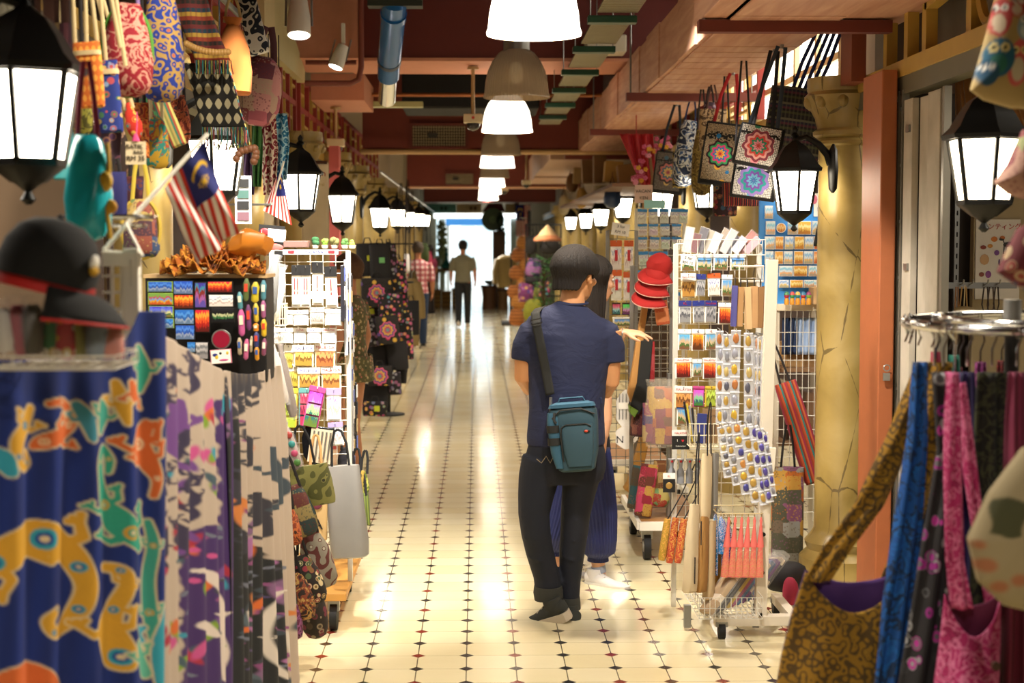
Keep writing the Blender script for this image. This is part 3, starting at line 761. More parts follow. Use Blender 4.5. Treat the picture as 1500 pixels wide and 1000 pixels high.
def white_paint(x0, x1, ground, dk, second, seed):
    def f(X, Y):
        rs = np.random.RandomState(seed); w = x1-x0
        c = np.ones(X.shape+(3,))*np.array(lin('#b8a796'))
        wob = 3*np.sin(Y*.15+X*.11)+1.5*np.sin(Y*.37-X*.3)
        U = (X-x0)/w
        if seed == 1:   # purple: tongue down the right edge, then a wide lower field
            d1 = np.maximum((.86-U)*w+wob*.5, 585-Y)
            d2 = np.maximum(np.maximum((.47-U)*w+wob*.4, (U-.93)*w*0-1), 770-Y+wob+14*np.abs(U-.7)*4)
        else:
            d1 = np.maximum((U-.26)*w+wob*.5, 612-Y)
            d2 = np.maximum(np.maximum((U-.80)*w+wob*.5, -1-U*0), 795-Y+wob*1.5+20*(U-.4)*4)
        d = np.minimum(d1, d2); c = lay(c, d, ground, 2)
        # curly hem of little geckos along the edge of the field
        for k in range(150):
            a = rs.uniform(0, 1, 3); x = x0+a[0]*w; y = 520+a[1]*480
            i = np.argmin((X-x)**2+(Y-y)**2)
            if abs(d[i]) < 9:
                c = lay(c, seg_sd(X, Y, [(x, y, 2.2), (x+rs.uniform(-6, 6), y+rs.uniform(-8, 8), 1.4)]), ['#4c3f6a', '#8a4a7c', '#3a3a46', '#6a6f80'][k % 4], 1.2)
        pet = ['#a4283c', '#2f8fa6', '#7a9a2c', '#6d4287', '#c24f8a', '#c8622a', '#3f5560'] if seed == 1 else ['#d0672c', '#7d5a80', '#50606a', '#a2689c', '#3a4650', '#c9793a']
        for k in range(30 if seed == 1 else 16):
            x = x0+rs.uniform(.02, .98)*w; y = 560+rs.uniform(0, 1)**.8*470; n = rs.randint(2, 5)
            for q in range(n):
                an = rs.uniform(0, PI); c = lay(c, ell(X, Y, x+rs.uniform(-7, 7), y+rs.uniform(-16, 16), 3.2, 10+rs.uniform(0, 6), an*.25-.4), pet[rs.randint(len(pet))], 1.4)
        for k in range(16):
            x = x0+rs.uniform(.05, .6)*w; y = 500+rs.uniform(0, 1)*300; s = rs.uniform(.7, 1.3); fl = rs.choice([-1, 1])
            dd = gecko_sd(X, Y, [(x, y, 3.5*s), (x+5*fl*s, y+12*s, 5*s), (x+3*fl*s, y+26*s, 5.5*s), (x+9*fl*s, y+42*s, 3.4*s), (x+2*fl*s, y+54*s, 2*s), (x-5*fl*s, y+48*s, 1.4*s)], [1, 2]); c = lay(c, dd, dk, 1.4)
        if seed == 1:
            for sp in ([(283, 838, 3), (296, 842, 5), (308, 870, 5), (316, 910, 6), (320, 960, 9), (318, 1000, 5)], [(290, 920, 8), (300, 935, 3)]): c = lay(c, gecko_sd(X, Y, sp, [3] if len(sp) > 3 else []), '#d7c9bd', 1.5)
            c = lay(c, gecko_sd(X, Y, [(262, 590, 8), (258, 620, 13), (250, 645, 9), (258, 672, 5), (275, 690, 3)], [1]), '#6d4287'); 
        else:
            for sp in ([(398, 868, 1.2), (388, 872, 1.8), (380, 900, 2.4), (377, 940, 2.4), (382, 975, 3), (390, 1000, 2)], [(352, 900, 2), (355, 940, 2.4)], [(396, 930, 1.8), (400, 965, 2.2)]): c = lay(c, gecko_sd(X, Y, sp, [3] if len(sp) > 3 else []), '#d7cdc2', 1.5)
            c = lay(c, gecko_sd(X, Y, [(390, 660, 6), (393, 690, 9), (402, 715, 7), (394, 740, 4), (383, 748, 3)], [1]), '#3a4650')
            fr = np.clip((565-Y)/25, 0, 1)*(.5+.5*np.sin(X*1.5)); c = c*(1-.45*fr[..., None])+np.array(lin('#8d7c60'))*.45*fr[..., None]
        for k in range(14):
            x = x0+rs.uniform(.1, .95)*w; y = 800+rs.uniform(0, 1)*200; c = lay(c, ell(X, Y, x, y, 3, 4), pet[rs.randint(len(pet))])
        return c
    return f
cloth('batik_sarong', 'cream batik sarong with a purple lower field and dark lizards', (204, 3.36), (334, 4.45), lambda px: 455+88*min(1, max(0, (px-200)/128))**.85, .22, 170, 300,
      lambda t, v: .010*math.sin(t*46+v*3)*min(1, v*4+.3)+.02*math.sin(t*12)*v, white_paint(204, 334, '#3f2560', '#332c48', None, 1), .02)
cloth('batik_sarong', 'cream batik sarong with a black lower field, nearest the aisle floor', (326, 4.38), (408, 5.62), lambda px: 541+9*math.sin(PI*min(1, max(0, (px-326)/80)))-6*(px-326)/80, .10, 170, 300,
      lambda t, v: .012*math.sin(t*52+v*3)*min(1, v*4+.3)+.02*math.sin(t*12)*v, white_paint(326, 410, '#1d2024', '#33323c', None, 2), .085)

# ---- stand under the sarongs
st = thing('display_stand', 'white wire display stand with a tall frame behind the sarongs', 'stand', (-.95, 4.3, 0))
def at(p): return Vector(p)-st.location
for px, Y, z in ((-20, 3.1, 1.42), (206, 3.52, 1.69), (205, 5.5, 1.15)):
    x = P(px, 357, Y).x; MB().box((x-.02-st.location.x, Y-4.3, z/2), (.035, .035, z)).build('post', WHITE, st, smooth=False, bevel=.003)
MB().box((-.30, 1.2, .575), (.035, .035, 1.15)).build('post', WHITE, st, smooth=False)
for y in (380, 520): MB().bar(at(P(150, y, 3.5)), at(P(206, y, 3.52)), .03).build('rail', WHITE, st, smooth=False)
m = MB()
for k in range(1, 6): y = 380+k*24; m.bar(at(P(150, y, 3.5)), at(P(206, y, 3.52)), .006)
for k in range(1, 4): x = 150+k*14; m.bar(at(P(x, 380, 3.5)), at(P(x, 520, 3.52)), .006)
m.build('wire_mesh', WIRE, st, smooth=False)
MB().box((-.02, -.15, 1.02), (.42, 1.5, .03)).build('shelf', M('#8f7a58', .7), st, smooth=False)
# wire basket and wrapped goods
bk = thing('wire_basket', 'white wire basket holding wrapped souvenirs under the cap', 'basket', P(70, 535, 2.98))
def wire_basket(par, w, d, h, nx=8, ny=4, nz=3, slant=0):
    m = MB()
    for z in [h*k/nz for k in range(nz+1)]:
        m.tube([(-w/2, -d/2, z), (w/2, -d/2, z), (w/2, d/2, z), (-w/2, d/2, z)], .0022, 5, closed=True)
    for k in range(nx+1):
        x = -w/2+w*k/nx
        m.tube([(x, -d/2, h), (x, -d/2, 0), (x, d/2, 0), (x, d/2, h)], .0018, 5)
    for k in range(1, ny):
        y = -d/2+d*k/ny
        m.tube([(-w/2, y, h), (-w/2, y, 0), (w/2, y, 0), (w/2, y, h)], .0018, 5)
    return m
wire_basket(bk, .30, .20, .024, 8, 4, 1).build('wires', WIRE, bk)
goods = [(10, 452, 26, 66, '#b9b2a8'), (32, 446, 28, 76, '#8e2036'), (52, 446, 26, 74, '#4a4440'), (75, 450, 28, 78, '#2f7d4c'), (98, 462, 26, 66, '#b5273a'), (118, 458, 24, 70, '#8c8a3a'), (140, 462, 28, 66, '#5b6a78'), (163, 470, 32, 60, '#b2604c')]
for k, (px, top, w, h, c) in enumerate(goods):
    Y = 2.98; s = S(Y); p = P(px, top+h, Y)
    r = thing('wrapped_souvenir', ['pale', 'crimson', 'dark grey', 'green', 'red and white', 'olive', 'slate blue', 'salmon'][k]+' rolled cloth in clear wrap standing in the basket under the cap', 'packet', p+Vector((0, .02*(k % 2), .004)), (R(rnd.uniform(-8, 8)), R(rnd.uniform(-9, 9)), 0), 'wrapped goods in the front basket')
    m = MB(); m.loft([(0, 0, 0, w*s*.4, .02), (0, 0, h*s*.2, w*s*.5, .028), (0, 0, h*s*.8, w*s*.48, .026), (0, 0, h*s*.95, w*s*.3, .012)], 14, 3); m.wrinkle(.004, 30, k); m.build('folded_cloth', FAB('floral' if k in (3, 4) else 'plain', (c, '#e8e2d8', '#c9a92f') if k in (3, 4) else (c, c), 40), r)
    m = MB(); m.loft([(0, 0, -.003, w*s*.5, .03), (0, 0, h*s*.5, w*s*.6, .036), (0, 0, h*s, w*s*.5, .02), (0, 0, h*s*1.14, w*s*.55, .004)], 14, 3); m.wrinkle(.006, 40, k+20); m.build('clear_wrap', PLASTIC('#ffffff', .08, .10), r)
# black cap
cp = thing('baseball_cap', 'black cap with a red sweatband and peak edge lying on wrapped goods', 'cap', P(66, 412, 2.98), (R(-4), R(14), R(4)))
m = MB(); m.lathe([(.092, 0), (.094, .03), (.088, .065), (.07, .098), (.045, .115), (.015, .122), (.002, .122)], 32); m.v = [Vector((p.x*1.02, p.y*1.15, p.z)) for p in m.v]; m.build('crown', M('#0a0a08', .9), cp)
MB().lathe([(.091, -.022), (.096, -.02), (.095, .008), (.09, .008)], 32, cap=False).build('sweatband', M('#b01c18', .7), cp)
def peak(u, v):
    a = (u-.5)*R(150); r = .085+.085*v*math.cos(a*.75); return (r*math.cos(a), r*math.sin(a)*1.05, -.006-.05*v*v+.018*math.cos(a*1.2)*v-.012*v)
MB().grid(peak, 24, 8).build('peak', M('#0b0b08', .9), cp, solid=.005, ang=180)
MB().tube([peak(u/24, 1) for u in range(25)], .0035, 6).build('peak_edge', M('#b01c18', .7), cp)
MB().ball((0, 0, .124), .008, 10, 6).build('button', BLACK, cp)
m = MB(); m.mat(0).ball((.088, -.045, .055), (.010, .022, .016), 10, 6); m.mat(1).ball((.092, -.052, .04), (.010, .016, .010), 10, 6); m.build('stitched_emblem', [M('#e2ddd0', .8), M('#c79a2a', .8)], cp)

# crescent flag on a white stick
def flag_paint(U, V):
    """U along the fly, V from hoist top (0) to bottom (1)"""
    c = np.where(((np.floor(V*14) % 2) == 0)[..., None], np.array(lin('#c8301f')), np.array(lin('#efe6da')))
    can = (U < .5) & (V < 8/14); c[can] = np.array(lin('#171f6c'))
    x, y = U*2, V; 
    cres = (np.hypot(x-.40, y-.285) < .19) & (np.hypot(x-.46, y-.285) > .165); c[cres] = np.array(lin('#e3b520'))
    an = np.arctan2(y-.285, x-.60); rr = .085+.04*np.cos(an*14); c[np.hypot(x-.60, y-.285) < rr] = np.array(lin('#e3b520'))
    return c
def flag(name, label, T, B, BF, TF, pole, Y, wave=.01, n=70, pr=.005):
    p0 = P(*pole[0], Y[0]); r = thing(name, label, 'flag', p0)
    t_, b_, bf, tf = [P(q[0], q[1], yy)-p0 for q, yy in zip((T, B, BF, TF), Y[1:5])]
    m = MB(); us, vs = [], []; nr = (tf-t_).cross(b_-t_).normalized()
    for j in range(n+1):
        for i in range(n+1):
            u, v = i/n, j/n; us.append(u); vs.append(v)
            m.addv(t_*(1-u)*(1-v)+tf*u*(1-v)+b_*(1-u)*v+bf*u*v + nr*(wave*math.sin(u*5+v*11)*(.2+u)))
    for j in range(n):
        for i in range(n): k = j*(n+1)+i; m.face((k, k+1, k+n+2, k+n+1))
    o = m.build('flag_cloth', PAINTED(.8), r, ang=180); paint(o, flag_paint(np.array(us), np.array(vs)))
    MB().tube([(0, 0, 0), P(*pole[1], Y[5])-p0], pr, 10).build('pole', WHITE, r)
    return r
flag('hand_flag', 'striped red and white flag with a yellow crescent on a white stick', (300, 206), (240, 276), (290, 388), (347, 340), ((152, 366), (304, 196)), (3.52, 3.70, 3.66, 3.74, 3.80, 3.72), .012)
m = MB(); o_ = P(152, 368, 3.52)
m.tube([P(152, 368, 3.52)-o_, P(208, 372, 3.52)-o_, P(186, 330, 3.52)-o_], .007, 8, closed=True)
tag(m.build('flag_holder', WHITE, None, o_), 'white triangular holder on the stand, gripping the flag stick', 'holder')
flag('hand_flag', 'smaller striped flag hanging beside the lantern by the banner', (411, 246), (402, 268), (385, 308), (428, 330), ((416, 236), (398, 300)), (7.5, 7.5, 7.5, 7.5, 7.5, 7.5), .006, 50)
tag(MB().tube([(-.985, 7.5, 1.888), (-1.34, 7.5, 1.888)], .006, 6).build('bracket_rod', STEEL), 'thin bracket rod holding the smaller flag', 'rod')
# chrome ring rack
rr_ = thing('ring_rack', 'small chrome ring rack under the turquoise satin bag', 'rack', P(160, 318, 3.62)); r0 = rr_.location
MB().tube(circle((0, 0, 0), .105, 28), .005, 8, closed=True).build('ring', CHROME, rr_)
MB().tube(circle((0, 0, -.02), .085, 28), .004, 8, closed=True).build('ring', CHROME, rr_)
MB().tube([(0, 0, .04), (0, 0, -r0.z+1.035)], .009, 10).build('stem', CHROME, rr_)
MB().tube([(-.105, 0, 0), (.105, 0, 0)], .004, 6).build('spoke', CHROME, rr_)

# ---- hanging bags over the left front
def bag_shape(w, h, d, kind='sack'):
    prof = {'sack': [(0, .30, .3), (.04, .72, .6), (.15, .95, .9), (.4, 1, 1), (.7, .86, .8), (.92, .62, .4), (1, .5, .2)],
            'pouch': [(0, .9, .3), (.03, .98, .8), (.3, 1, 1), (.7, .99, .9), (.95, .97, .5), (1, .96, .3)],
            'tote': [(0, .86, .6), (.02, .94, .9), (.15, .97, 1), (.6, 1, .8), (.97, 1, .45), (1, 1, .4)],
            'round': [(0, .35, .4), (.05, .62, .8), (.25, .95, 1), (.5, 1, 1), (.8, .85, .8), (.95, .55, .5), (1, .35, .25)],
            'draw': [(0, .86, .5), (.03, .96, .9), (.3, 1, 1), (.6, .85, .9), (.85, .45, .6), (.9, .35, .45), (1, .55, .5)],
            'drop': [(0, .12, .3), (.06, .5, .7), (.2, .9, 1), (.4, 1, 1), (.7, .7, .8), (.9, .36, .5), (1, .2, .3)]}[kind]
    m = MB(); m.loft([(0, 0, h*(t-1), w/2*a, d/2*b, 3.2 if kind in ('pouch', 'tote') else 2.3) for t, a, b in prof], 26); return m
def strap(par, pts, r, mt, flat=.35, name='strap'):
    return MB().tube(pts, r, 8, flat, up=(0, 1, 0)).build(name, mt, par)
def hung_bag(name, label, px, top, bot, w, Y, mt, kind='sack', strap_mt=None, hang=2.72, trim=None, depth=None, tilt=0, group='bags hung over the left shop front', cat='bag', turn=0, gap=.5, nstrap=2, band=None, sr=.006):
    s = S(Y); c = P(px, top, Y); h = (bot-top)*s; wd = w*s
    r = thing(name, label, cat, c, (0, R(tilt), R(turn)), group)
    m = bag_shape(wd, h, depth or min(.09, wd*.45), kind); m.wrinkle(.006 if kind != 'pouch' else .002, 14, px); m.build('body', mt, r)
    if band: MB().loft([(0, 0, -h*.20, wd*.505, (depth or wd*.45)*.47, 3.2), (0, 0, -h*.13, wd*.505, (depth or wd*.45)*.47, 3.2)], 26).build('band', band, r); 
    if trim:
        pts = [(wd*.5*1.01*math.sin(a)*(1 if kind != 'sack' else .97), -.004, -h*.5-h*.495*math.cos(a)) for a in [R(-150+i*10) for i in range(31)]]
        MB().tube(pts, .007, 6).build('rim', trim, r)
    if strap_mt:
        top_z = hang-c.z
        for k in range(nstrap):
            x = wd*gap*(k-(nstrap-1)/2)*.9
            strap(r, [(x, 0, -.02), (x*.7, .0, top_z*.5), (x*.25, .0, top_z)], sr, strap_mt)
    return r
Yx = lambda px, X=-1.05: X*FOC/(px-697.5)
TAN = M('#b58d55', .8); CRM = M('#d8c08e', .85); DRK = M('#1b1412', .8); BRN = M('#4b2c22', .8); REDS = M('#8f1e24', .8); NAVY = M('#1a2a55', .8)
hung_bag('shoulder_bag', 'dark red and green flowered bag above the nearest lantern, at the frame edge', 38, 28, 98, 44, 3.75, FAB('floral', ('#2a211c', '#a83246', '#c9b03a', '#d9c7ae'), 34), 'sack', DRK)
hung_bag('shoulder_bag', 'brown and gold printed bag with wide brown straps beside the nearest lantern', 62, 44, 122, 44, 3.95, FAB('ikat', ('#2a1612', '#6f5a34'), 40), 'tote', BRN, sr=.014)
hung_bag('shoulder_bag', 'plum striped bag with a curled gold edged flap', 88, 34, 120, 34, 4.05, FAB('stripe', ('#43222e', '#6e3f48', '#43222e', '#a58a5c'), 22), 'tote', BRN, sr=.012)
hung_bag('phone_pouch', 'orange woven phone pouch with a cream band and cords', 126, 62, 156, 40, 4.25, FAB('ikat', ('#c8641c', '#e29a3a'), 60), 'pouch', CRM, band=CRM, depth=.035, tilt=-4, nstrap=4, gap=.9)
hung_bag('phone_pouch', 'blue flowered phone pouch with a cream band', 155, 88, 192, 34, 4.40, FAB('floral', ('#1d2f7a', '#c9a060', '#7d95b8', '#b24a52', '#3c6b4a'), 42), 'pouch', CRM, band=CRM, depth=.035, tilt=-4, nstrap=3, gap=.9)
hung_bag('shoulder_bag', 'large crimson bag with white brocade flowers and a green rim', 186, 6, 138, 72, 4.55, FAB('batik', ('#8f1424', '#c9907c', '#8f1424'), 20), 'sack', M('#8a70a8', .8), trim=M('#4c8a2a', .8), depth=.13)
hung_bag('shoulder_bag', 'royal blue bag with yellow paisley and coral flowers', 236, -18, 146, 62, 4.85, FAB('paisley', ('#22368c', '#b08c4a', '#b5583c'), 42), 'sack', DRK, depth=.13)
hung_bag('phone_pouch', 'red tagged pouch hanging left of the orange one', 82, 108, 172, 24, 4.15, FAB('floral', ('#8f2230', '#d9b7a0', '#c4462f'), 50), 'pouch', CRM, depth=.03)
hung_bag('shoulder_bag', 'dark olive batik bag under the orange pouch', 112, 120, 198, 44, 4.5, FAB('batik', ('#4e4a16', '#85802a', '#2b2b12'), 20), 'sack', DRK)
hung_bag('shoulder_bag', 'muted plum bag behind the blue pouch', 158, 160, 240, 36, 4.75, FAB('floral', ('#3a2430', '#7a4a54', '#a3735a', '#5a3a5a'), 30), 'tote', DRK)
hung_bag('shoulder_bag', 'brown mottled bag beside the price card', 168, 180, 262, 40, 4.85, FAB('floral', ('#33231b', '#7d5c46', '#9a7b62', '#56332c'), 40), 'sack', DRK)
hung_bag('drawstring_pouch', 'scarlet flowered pouch above the price card', 187, 150, 204, 24, 4.7, FAB('floral', ('#c22c18', '#4d9a8c', '#e2b24a', '#c22c18'), 44), 'drop', CRM, depth=.04, tilt=-14)
hung_bag('shoulder_bag', 'orange red strip bag behind the price card', 206, 150, 230, 24, 4.95, FAB('batik', ('#a03016', '#c9752c', '#6b1f14'), 24), 'pouch', DRK, depth=.04)
hung_bag('shoulder_bag', 'mustard bag with teal leaves under the blue paisley bag', 229, 172, 246, 38, 5.0, FAB('batik', ('#b08a1e', '#2a7a6c', '#a0402a'), 16), 'sack', M('#c9b98a', .8))
hung_bag('scarf_bag', 'striped green, red and yellow folded pouch on a slant', 232, 140, 218, 24, 5.05, FAB('stripe', ('#b8a25a', '#3c7a62', '#a54a38', '#c9c06a', '#8f8a4a'), 30), 'pouch', None, depth=.03, tilt=-22)
hung_bag('shoulder_bag', 'rust batik bag in the dark behind the fringed strip', 262, 140, 212, 34, 5.9, FAB('batik', ('#6b2412', '#a5512a', '#2a130c'), 20), 'sack', DRK)
hung_bag('shoulder_bag', 'black brown bag deep behind the blue paisley bag', 246, 110, 200, 40, 6.3, FAB('floral', ('#17100e', '#3a231c', '#4f332a'), 24), 'sack', DRK)
hung_bag('shoulder_bag', 'dark green and maroon bag seen under the crimson bag', 212, 132, 172, 40, 5.2, FAB('batik', ('#14341f', '#4a2018', '#2f6b3a'), 18), 'tote', DRK)
hung_bag('garment_bag', 'teal cloth bag at the edge of the turquoise satin one', 92, 180, 262, 30, 3.9, M('#2f8f98', .5, 0, .15), 'pouch', None, depth=.04)
hung_bag('garment_bag', 'navy cloth hanging beneath the brown mottled bag', 170, 252, 318, 30, 4.6, M('#1b1c58', .8, 0, .2), 'pouch', DRK, depth=.04, hang=1.95)
hung_bag('shoulder_bag', 'multicoloured quilted bag behind the flag holder', 206, 290, 378, 56, 4.7, FAB('patch', ('#3a4a6a', '#6b7a48', '#8a4a3a', '#b59a5a', '#4a2f3a'), 20), 'sack', M('#c9b03a', .8), trim=M('#b59a3a', .8), hang=1.97)
hung_bag('shoulder_bag', 'maroon and navy bag between the satin bag and the column', 196, 258, 300, 26, 4.75, FAB('floral', ('#3a1018', '#1b2050', '#5a2a2a'), 30), 'tote', DRK, hang=2.0)
# turquoise satin bottle bag
tb = hung_bag('satin_bag', 'turquoise satin bag with gold trim hanging over the chrome ring', 128, 196, 350, 66, 3.45, M('#23b4c4', .25, 0, .12), 'sack', M('#8a2a4a', .8), hang=2.1, depth=.10)
for v in tb.children[0].data.vertices: p_ = v.co; v.co.y += .010*math.sin(p_.z*70+p_.x*45)+.006*math.sin(p_.z*130-p_.x*90)
MB().tube([(.046, -.01, -.02), (.05, -.016, -.08), (.043, -.02, -.15), (.05, -.015, -.23)], .005, 6).build('gold_trim', M('#c9a02a', .5), tb)
MB().ball((.045, -.03, -.105), (.016, .01, .022)).build('gold_knot', M('#d0a830', .5), tb); MB().ball((.052, -.02, -.16), (.016, .008, .016)).build('gold_flower', M('#d39a1e', .7), tb)
# drawstring and patchwork bags by the lattice
ob = hung_bag('drawstring_bag', 'plain orange drawstring bag with cream cords', 341, 26, 136, 54, 6.5, M('#b0652a', .9, 0, .08), 'draw', CRM, depth=.14, hang=2.72)
hung_bag('shoulder_bag', 'navy and white paisley bag above the pink patchwork bag', 358, -10, 80, 30, 7.0, FAB('paisley', ('#141a2c', '#c3c0bc', '#3a4152'), 30), 'pouch', DRK, depth=.05, tilt=-14, hang=2.72)
pb_ = hung_bag('patchwork_bag', 'pink and mauve patchwork shoulder bag below the lattice window', 388, 84, 182, 62, 7.4, FAB('patch', ('#a55a6c', '#7d3a44', '#c08a8c', '#6a3a4c', '#b59a8c'), 13), 'round', M('#4a2630', .8), depth=.16, hang=2.72, tilt=8, sr=.016)
for i, (px, top, bot, w, cols, kind, lb) in enumerate([(376, 176, 272, 16, ('#3f7a3a', '#2c5a2c'), 'plain', 'green crinkled scarf hanging below the patchwork bag'), (394, 170, 284, 24, ('#7d2030', '#d9c9b8', '#7d2030'), 'paisley', 'maroon and white ringed scarf hanging below the patchwork bag'),
        (409, 166, 262, 28, ('#1c6f9c', '#a3cfe0', '#1c6f9c'), 'paisley', 'blue scarf with pale swirls hanging below the patchwork bag'), (365, 216, 284, 18, ('#3a1f4c', '#6b4a7a'), 'plain', 'deep purple scarf hanging by the flag')]):
    Y = 7.6+i*.05; s = S(Y); c = P(px, top, Y); h = (bot-top)*s; wd = w*s
    sc_ = tag(MB().grid(lambda u, v: (wd*(u-.5)*(1.0-.5*abs(v-.45)), .012*math.sin(u*14+v*3), -h*v), 24, 14).build('hanging_scarf', FAB(kind, cols, 34), None, c, ang=180, solid=.004), lb, 'scarf', 'scarves by the small flag')
    MB().tube([(0, 0, 0), (0, 0, 2.72-c.z)], .003, 5).build('cord', BLACK, sc_)
# tribal embroidered strips with fringes
def strip(label, pts, w, mt, fringe, Y):
    c = P(*pts[0], Y); r = thing('embroidered_scarf', label, 'scarf', c, 0, 'embroidered fringed strips')
    q = [P(x, y, Y+.02*i)-c for i, (x, y) in enumerate(pts)]
    def f(u, v):
        k = min(len(q)-2, int(v*(len(q)-1))); t = v*(len(q)-1)-k; p = q[k].lerp(q[k+1], t); return p+Vector((w*(u-.5), .008*math.sin(u*9+v*4), 0))
    MB().grid(f, 14, 24).build('woven_strip', mt, r, ang=180, solid=.004); MB().tube([(0, 0, 0), (0, 0, 2.72-c.z)], .003, 5).build('cord', BLACK, r)
    m = MB()
    for k in range(26): a = Vector(f(k/25, 1)); m.tube([a, a+Vector((rnd.uniform(-.006, .01), rnd.uniform(-.006, .006), -.05)), a+Vector((rnd.uniform(-.012, .012), 0, -fringe))], .0022, 4)
    o = m.build('fringe', FAB('stripe', ('#1f6b6b', '#3a3a2a', '#8f8a3a', '#22282a', '#7a2f2a'), 45), r); o['kind'] = 'stuff'
strip('tribal strip with red and gold embroidery and a short fringe over the beads', [(272, -25), (284, 20), (300, 60), (312, 88)], .125, FAB('band', ('#2a2420', '#8f3a24', '#b5903a', '#1f3a4a', '#6b2a2a'), 14), .045, 5.6)
strip('long black strip with white diamonds and teal edges ending in a fringe', [(300, 92), (312, 130), (320, 160), (328, 186)], .155, FAB('ikat', ('#14120f', '#a39a7c'), 30), .085, 5.7)
strip('narrow red and teal strip with fringe beside the long black one', [(322, 95), (334, 130), (342, 165), (350, 190)], .06, FAB('band', ('#6b2a2a', '#2f6b6b', '#b09a4a', '#1d1a18'), 20), .07, 5.85)
def beads(label, pts, Y, r, mt, n=16):
    c = P(*pts[0], Y); q = [P(x, y, Y)-c for x, y in pts]; b = thing('bead_strand', label, 'beads', c)
    MB().tube(q, .002, 5).build('cord', M('#6b4a2a', .8), b)
    for k in range(n):
        t = k/(n-1)*(len(q)-1); i = min(len(q)-2, int(t)); MB().ball(q[i].lerp(q[i+1], t-i), r, 10, 6).build('bead', mt, b)
beads('strand of round wooden beads across the tribal strip', [(273, 64), (285, 70), (300, 75), (318, 77), (334, 76)], 5.5, .012, M('#b58a4a', .5))
beads('brown wooden bead necklace hanging by the striped flag', [(346, 232), (352, 222), (362, 219), (372, 216), (376, 226), (372, 236)], 5.4, .014, M('#7d5034', .5), 9)
# handwritten price card
pc = thing('price_card', 'handwritten cream price card pegged among the left bags', 'sign', P(199, 224, 4.45)); s = S(4.45)
MB().box((0, 0, 0), (29*s, .003, 33*s)).build('card', M('#d9c6a0', .8), pc, smooth=False)
INK = M('#2a2018', .8, 0, 0)
lettering('BATIK', 9*s, INK, pc, (-.003, -.003, 9*s)); lettering('BAG', 7*s, INK, pc, (.008, -.003, 1*s)); lettering('RM 35', 10*s, INK, pc, (0, -.003, -8*s))
MB().tube([(0, 0, 16*s), (0, .02, 40*s), (0, .02, 60*s)], .002, 5).build('string', M('#c9497a', .8), pc)
MB().loft([(0, 0, 17*s, .012, .006), (0, 0, 28*s, .004, .004)], 8).build('pink_peg', M('#d0467e', .6), pc)
tg = thing('price_card', 'blank looking white tag card hung on the orange pouch', 'sign', P(94, 132, 4.0), (0, R(-4), 0)); MB().box((0, 0, 0), (26*S(4), .003, 34*S(4))).build('card', M('#ddd2ba', .8), tg, smooth=False); MB().tube([(0, 0, .028), (0, .01, .12)], .0015, 4).build('string', CRM, tg)
# rail carrying the bags, with hooks
rl = thing('hanging_rail', 'steel rail over the left shop front carrying the bags', 'rail', (-1.06, 7.3, 2.724))
MB().tube([(0, -.95, 0), (0, .9, 0)], .014, 10).build('rail', STEEL, rl)
m = MB(); 
for y in (-.8, .8): m.tube([(0, y, 0), (-.36, y, 0)], .01, 8)
m.build('wall_arm', STEEL, rl)
gd_ = thing('hanging_grid', 'overhead wire grid at the left front from which the bags hang', 'grid', (-1.1, 4.7, 2.724)); m = MB()
for k in range(6): m.tube([(-.25+.1*k, -1.6, 0), (-.25+.1*k, 1.6, 0)], .003, 5)
for k in range(17): m.tube([(-.3, -1.6+.2*k, 0), (.3, -1.6+.2*k, 0)], .003, 5)
m.build('wires', STEEL, gd_)
rl2 = thing('hanging_rail', 'second steel rail nearer the shop, behind the satin bag', 'rail', (-1.25, 4.3, 2.1)); MB().tube([(0, -1.3, 0), (0, 1.15, 0)], .012, 10).build('rail', STEEL, rl2)
# ================================================================== souvenir packs and racks
SKY = ((0, '#7a5a38'), (.2, '#3f6b35'), (.32, '#c9b48a'), (.5, '#8fa9c2'), (.62, '#5f9fd6'), (.85, '#3b7fc9'))
SUN = ((0, '#5a2a18'), (.25, '#a5481f'), (.45, '#e0762a'), (.65, '#f0b03a'), (.85, '#e4552a'))
PALE = ((0, '#d8d2c8'), (.3, '#b9a9a0'), (.42, '#efeae0'), (.6, '#8f9cc0'), (.68, '#f4f0ea'))
GREY = ((0, '#8c8a88'), (.3, '#5a5a5e'), (.45, '#b5b3b0'), (.6, '#77787c'), (.8, '#c9c7c4'))
GOLD = ((0, '#b08a3a'), (.3, '#7a5a2a'), (.45, '#d9b45a'), (.65, '#a07a3a'), (.8, '#e2cf9a'))
BLUEH = M('#2f62b5', .5); ORANH = M('#c9581f', .5); YELH = M('#d9b93a', .5); REDH = M('#b8232a', .5); PINKH = M('#c24a86', .5); TEALH = M('#5f9a96', .5); LAVH = M('#a99ac8', .5); BLKH = M('#151414', .5); NAVYH = M('#26307a', .5)
INKB = M('#2a3f9a', .6, 0, 0); INKR = M('#b8202a', .6, 0, 0); INKK = M('#1a1817', .6, 0, 0)
